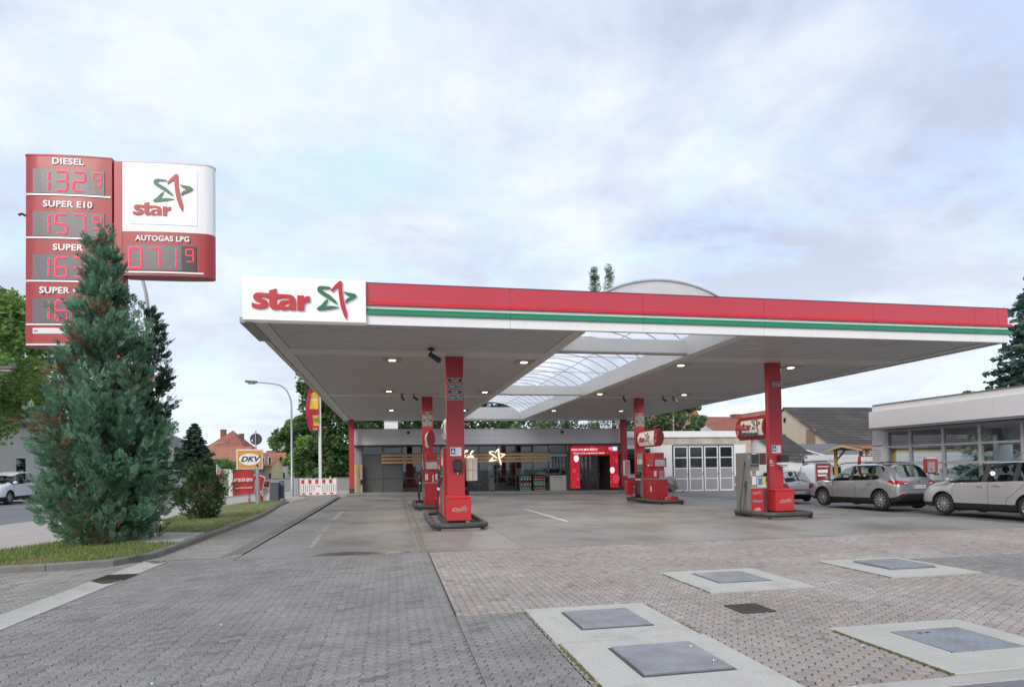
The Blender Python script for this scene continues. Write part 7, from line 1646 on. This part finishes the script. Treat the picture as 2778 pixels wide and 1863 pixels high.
def suv_x(t, hs, hr, nm, mat):
    for sx in (-1, 1): MB().tube([(sx*.56, y_, 1.585+dz) for y_, dz in ((-1.2, -.045), (-1.1, -.005), (-.3, .02), (.45, .0), (.75, -.05), (.85, -.08))], .017, 6).build('roof_rail', TRIM, t, smooth=60)
    MB().box(-.56, -1.86+.44, 1.475, .56, -1.56+.40, 1.515).build('spoiler', TRIM, t, bevel=.012); MB().tube([(0, -.85, 1.57), (.0, -1.02, 1.74)], .006, 5).build('aerial', BLACK, t)
    p = hr(0, .95)
    if p is not None: MB().lathe([(.045, -.008), (.045, 0), (.03, .0)], (p.x, p.y, p.z), 16, 'y').build('badge', CHROME, t)
    MB().tube([(.1, -2.02+.44, 1.11), (.34, -2.0+.44, 1.13)], .02, 6).build('rear_wiper', BLACK, t)
SUV = dict(rear=.74+1.283, wb=2.566, r=.335, ww=.205, track=1.72, glass=gl_suv, clad=True, seat=.86, plate=(.78, 'EIC AC 999'), mirror=(1.02-.1, 1.02), spokes=10,
  seams=[[(.78, .30), (.80, .9), (.72, .97)], [(-.28, .30), (-.26, .96)], [(-.60, .62), (-.98, .95)], [(.80, .31), (-.30, .31)]], handles=[(-.12, .84, .2), (-1.0+.15, .86, .2)], hmat=SILVER,
  patches=[('tail_light', TAILR, [(.40, .87), (.78, .84), (.80, 1.0), (.42, .955)], 'rear'), ('tail_light', TAILR, [(-1.93, .86), (-1.62, .93), (-1.60, 1.0), (-1.93, .99)], 'side'), ('tail_lens', TAILW, [(.43, .885), (.60, .875), (.60, .915), (.44, .92)], 'rear'), ('reflector', TAILR, [(.52, .49), (.74, .50), (.74, .54), (.52, .53)], 'rear'), ('rear_cladding', TRIM, [(-.62, .32), (.62, .32), (.70, .56), (-.70, .56)], 'rear1'), ('plate_recess', SILVER, [(-.4, .70), (.4, .70), (.42, .84), (-.42, .84)], 'rear1')], extras=[('x', None, suv_x)])
car('compact_suv', 'silver compact SUV with black cladding and roof rails parked before the car wash', 16.93, 19.72, .09, SILVER, S, SUV)
# ---- small MPV, pale silver
S2 = [(.0, .50, .88, .94, .66, .66, .58, 'r'), (.05, .32, .96, 1.06, .80, .78, .60, 'r'), (.14, .26, 1.0, 1.14, .85, .82, .60, 'r'), (.26, .23, 1.03, 1.36, .865, .835, .59, 'c'), (.42, .22, 1.04, 1.55, .87, .84, .605, 'c'), (.62, .21, 1.04, 1.59, .872, .845, .615, 'c'), (1.02, .20, 1.03, 1.615, .872, .85, .62, 'c'), (1.13, .20, 1.025, 1.62, .872, .85, .62, 'c'), (1.86, .20, .99, 1.60, .872, .85, .615, 'c'), (2.00, .20, .985, 1.585, .872, .85, .61, 'c'), (2.60, .20, .96, 1.42, .872, .845, .58, 'c'), (3.0, .20, .945, 1.17, .87, .84, .60, 'c'), (3.28, .21, .935, 1.01, .87, .83, .65, 'h'), (3.55, .21, .90, .97, .865, .81, .64, 'h'), (3.82, .22, .82, .89, .84, .76, .58, 'h'), (3.98, .25, .70, .77, .76, .66, .48, 'n'), (4.08, .34, .58, .63, .58, .5, .36, 'n')]
def gl_mpv(i, side):
    if side == 3: return {3: 'W', 4: 's', 5: 's', 6: 'p', 7: 's', 8: 'p', 9: 's', 10: 's'}.get(i, '')
    return 'w' if i in (2, 3, 10, 11) else ''
def mpv_x(t, hs, hr, nm, mat):
    MB().tube([(0, -.2, 1.63), (.0, -.62, 1.85)], .006, 5).build('aerial', BLACK, t); MB().box(-.55, -1.72, 1.545, .55, -1.52, 1.575).build('spoiler', SILV2, t, bevel=.012)
    p = hs(-1.42, .80)
    if p is not None: MB().lathe([(.075, -.004), (.075, .0), (.068, .002), (.0, .002)], (p.x-.0, p.y, p.z), 20, 'x').build('fuel_flap', SILV2, t)
MPV = dict(rear=.72+1.2445, wb=2.489, r=.318, ww=.2, track=1.69, glass=gl_mpv, seat=.90, plate=(.80, 'EIC FB 46'), mirror=(.98, 1.03), spokes=11, sill=True,
  seams=[[(.92, .26), (.93, .85), (.80, .97)], [(-.16, .24), (-.15, .99)], [(-.60, .26), (-.68, .55), (-1.06, .86), (-1.18, 1.02)], [(-1.2, .905), (-1.9, .905)], [(-1.12, 1.03), (-1.05, 1.5)]], handles=[(.06, .875, .2), (-.42, .90, .2)],
  patches=[('tail_light', TAILR, [(.45, .95), (.78, .90), (.79, 1.12), (.50, 1.14)], 'rear'), ('tail_light', TAILR, [(-1.90, .92), (-1.60, .93), (-1.72, 1.04), (-1.88, 1.12)], 'side'), ('head_light', M('headlight', (.6,.62,.65), .1, coat=.8), [(.34, .68), (.66, .68), (.72, .84), (.42, .78)], 'front')], extras=[('x', None, mpv_x)])
car('small_mpv', 'pale silver small family car with bright multi spoke wheels beside the payment terminal', 17.40, 15.0, .07, SILV2, S2, MPV)
# ---- old hatchback
S3 = [(.0, .40, .62, .70, .60, .62, .5, 'r'), (.05, .26, .72, .80, .74, .72, .52, 'r'), (.12, .22, .80, .88, .79, .76, .52, 'r'), (.24, .20, .85, 1.10, .81, .765, .52, 'c'), (.46, .19, .86, 1.30, .815, .77, .545, 'c'), (.70, .19, .86, 1.335, .815, .775, .555, 'c'), (1.30, .18, .85, 1.35, .815, .775, .56, 'c'), (1.40, .18, .85, 1.35, .815, .775, .56, 'c'), (2.10, .18, .83, 1.30, .815, .77, .54, 'c'), (2.45, .18, .82, 1.12, .81, .765, .55, 'c'), (2.75, .19, .81, .90, .81, .76, .6, 'h'), (3.2, .20, .76, .83, .80, .73, .56, 'h'), (3.6, .22, .66, .72, .74, .64, .48, 'n'), (3.8, .30, .52, .56, .58, .5, .36, 'n')]
def gl_h(i, side):
    if side == 3: return {4: 's', 5: 's', 6: 'p', 7: 's', 8: 's'}.get(i, '')
    return 'w' if i in (2, 3, 8, 9) else ''
def hatch_x(t, hs, hr, nm, mat):
    MB().tube([(-.36, -1.72, .93), (0.1, -1.70, .965), (.36, -1.76, .90)], .016, 6).build('rear_wiper', BLACK, t); p = hr(0, .78)
    if p is not None: MB().lathe([(.04, -.01), (.04, 0), (.03, 0)], (p.x, p.y, p.z), 14, 'y').build('badge', CHROME, t)
HB = dict(rear=.66+1.2225, wb=2.445, r=.285, ww=.17, track=1.55, glass=gl_h, seat=.74, plate=(.42, 'EIC QZ 768'), mirror=(.85, .88), spokes=7, alloy=False, sill=False,
  seams=[[(.55, .25), (.55, .82)], [(-.55, .26), (-.50, .84)]], handles=[(-.35, .74, .16)],
  patches=[('tail_light', TAILR, [(.42, .60), (.70, .58), (.70, .80), (.50, .82)], 'rear'), ('tail_light', TAILR, [(-1.84, .60), (-1.66, .62), (-1.70, .80), (-1.80, .80)], 'side'), ('bumper_strip', TRIM, [(-.7, .515), (.7, .515), (.7, .545), (-.7, .545)], 'rear1'), ('plate_panel', M('bumper_grey', (.25,.25,.26), .5), [(-.72, .34), (.72, .34), (.72, .50), (-.72, .50)], 'rear1')], extras=[('x', None, hatch_x)])
car('old_hatchback', 'old champagne silver hatchback with dark red tail lamps beside the autogas column', 17.0, 25.35, -.10, SILV3, S3, HB)
# ---- small white van with ladders
S4 = [(.0, .45, .95, 1.1, .74, .74, .66, 'r'), (.04, .28, 1.0, 1.72, .82, .79, .66, 'c'), (.10, .24, 1.02, 1.80, .83, .80, .665, 'c'), (.30, .22, 1.02, 1.82, .83, .80, .67, 'c'), (1.1, .22, 1.02, 1.83, .83, .80, .67, 'c'), (1.2, .22, 1.02, 1.83, .83, .80, .67, 'c'), (2.1, .22, 1.0, 1.80, .83, .80, .66, 'c'), (2.5, .22, .99, 1.62, .83, .80, .62, 'c'), (2.95, .22, .98, 1.22, .83, .79, .60, 'c'), (3.2, .22, .95, 1.02, .82, .78, .62, 'h'), (3.7, .24, .85, .92, .80, .74, .58, 'h'), (4.0, .30, .62, .68, .66, .58, .42, 'n')]
def gl_v(i, side):
    if side == 3: return {6: 's', 7: 's'}.get(i, '')
    return 'w' if i in (7, 8) else ''
def van_x(t, hs, hr, nm, mat):
    for sx in (-1, 1):
        y_ = hr(sx*.35, 1.4); o = MB().box(sx*.37-.27, y_.y-.012, 1.12, sx*.37+.27, y_.y+.02, 1.62).build('rear_window', TRIM, t, bevel=.05, seg=3); MB().box(sx*.37-.235, y_.y-.02, 1.155, sx*.37+.235, y_.y-.012, 1.585).build('rear_pane', HG, t, bevel=.003)
        MB().box(sx*.72-.07, y_.y-.02, .75, sx*.72+.05, y_.y+.03, 1.08).build('tail_light', TAILR, t, bevel=.015)
    for y_ in (-1.4, -.2, .7): MB().tube([(-.62, y_, 1.8), (-.62, y_, 1.9), (.62, y_, 1.9), (.62, y_, 1.8)], .018, 6).build('rack_bar', STEEL, t)
    MB().box(-.05, -2.06+.02, .6, .01, -2.03, 1.7).build('door_gap', SEAM, t); MB().box(-.1, -2.02, 1.72, .1, -1.97, 1.76).build('brake_lamp', TAILR, t)
VAN = dict(rear=.70+1.35, wb=2.70, r=.30, ww=.18, track=1.58, glass=gl_v, seat=.85, plate=(.80, 'EIC HT 21'), mirror=(1.0, 1.06), spokes=8, alloy=False, sill=True, seams=[[(.75, .28), (.75, .98)]], handles=[(-.2, .9, .18)], patches=[], extras=[('x', None, van_x)])
pv_ = at(2258, 1310, 34)
vt = car('white_van', 'small white panel van with ladders on its roof behind the silver cars', pv_.x, 35.8, -.12, CWHITE, S4, VAN, 'van')
for k, (dx, z_) in enumerate(((-.35, 1.93), (.3, 1.96))):
    t = thing('ladder', ['dark ladder lying flat on the roof rack of the white van', 'tilted aluminium ladder on the roof rack of the white van'][k], 'ladder', (pv_.x+dx, 35.8, gz(pv_.x, 35.8)+z_), -.12)
    for s in (-.16, .16): MB().box(s-.02, -1.9, 0, s+.02, 1.4, .07).build('rail', STEEL if k else DGREY, t)
    for q in range(11): MB().box(-.16, -1.8+q*.3, .02, .16, -1.77+q*.3, .05).build('rung', STEEL if k else DGREY, t)
# ---- white car and pale green car in the street
W2 = dict(MPV); W2['extras'] = (); W2['plate'] = (.8, 'EIC KL 7'); 
car('white_car', 'white family car with dark alloy wheels on the far side of the street', -19.6, 36.6, math.pi, CWHITE, S2, W2)
G2 = dict(MPV); G2['extras'] = (); car('pale_green_car', 'pale green car half hidden between the large cypress and the low bush', -15.5, 46.5, math.pi-.3, CGREEN, S2, G2)
H2 = dict(HB); H2['extras'] = (); p = at(540, 1320, 58); car('far_white_car', 'white car roof just showing above the low cypress bush', p.x, 58, math.pi-.3, CWHITE, S2, G2)
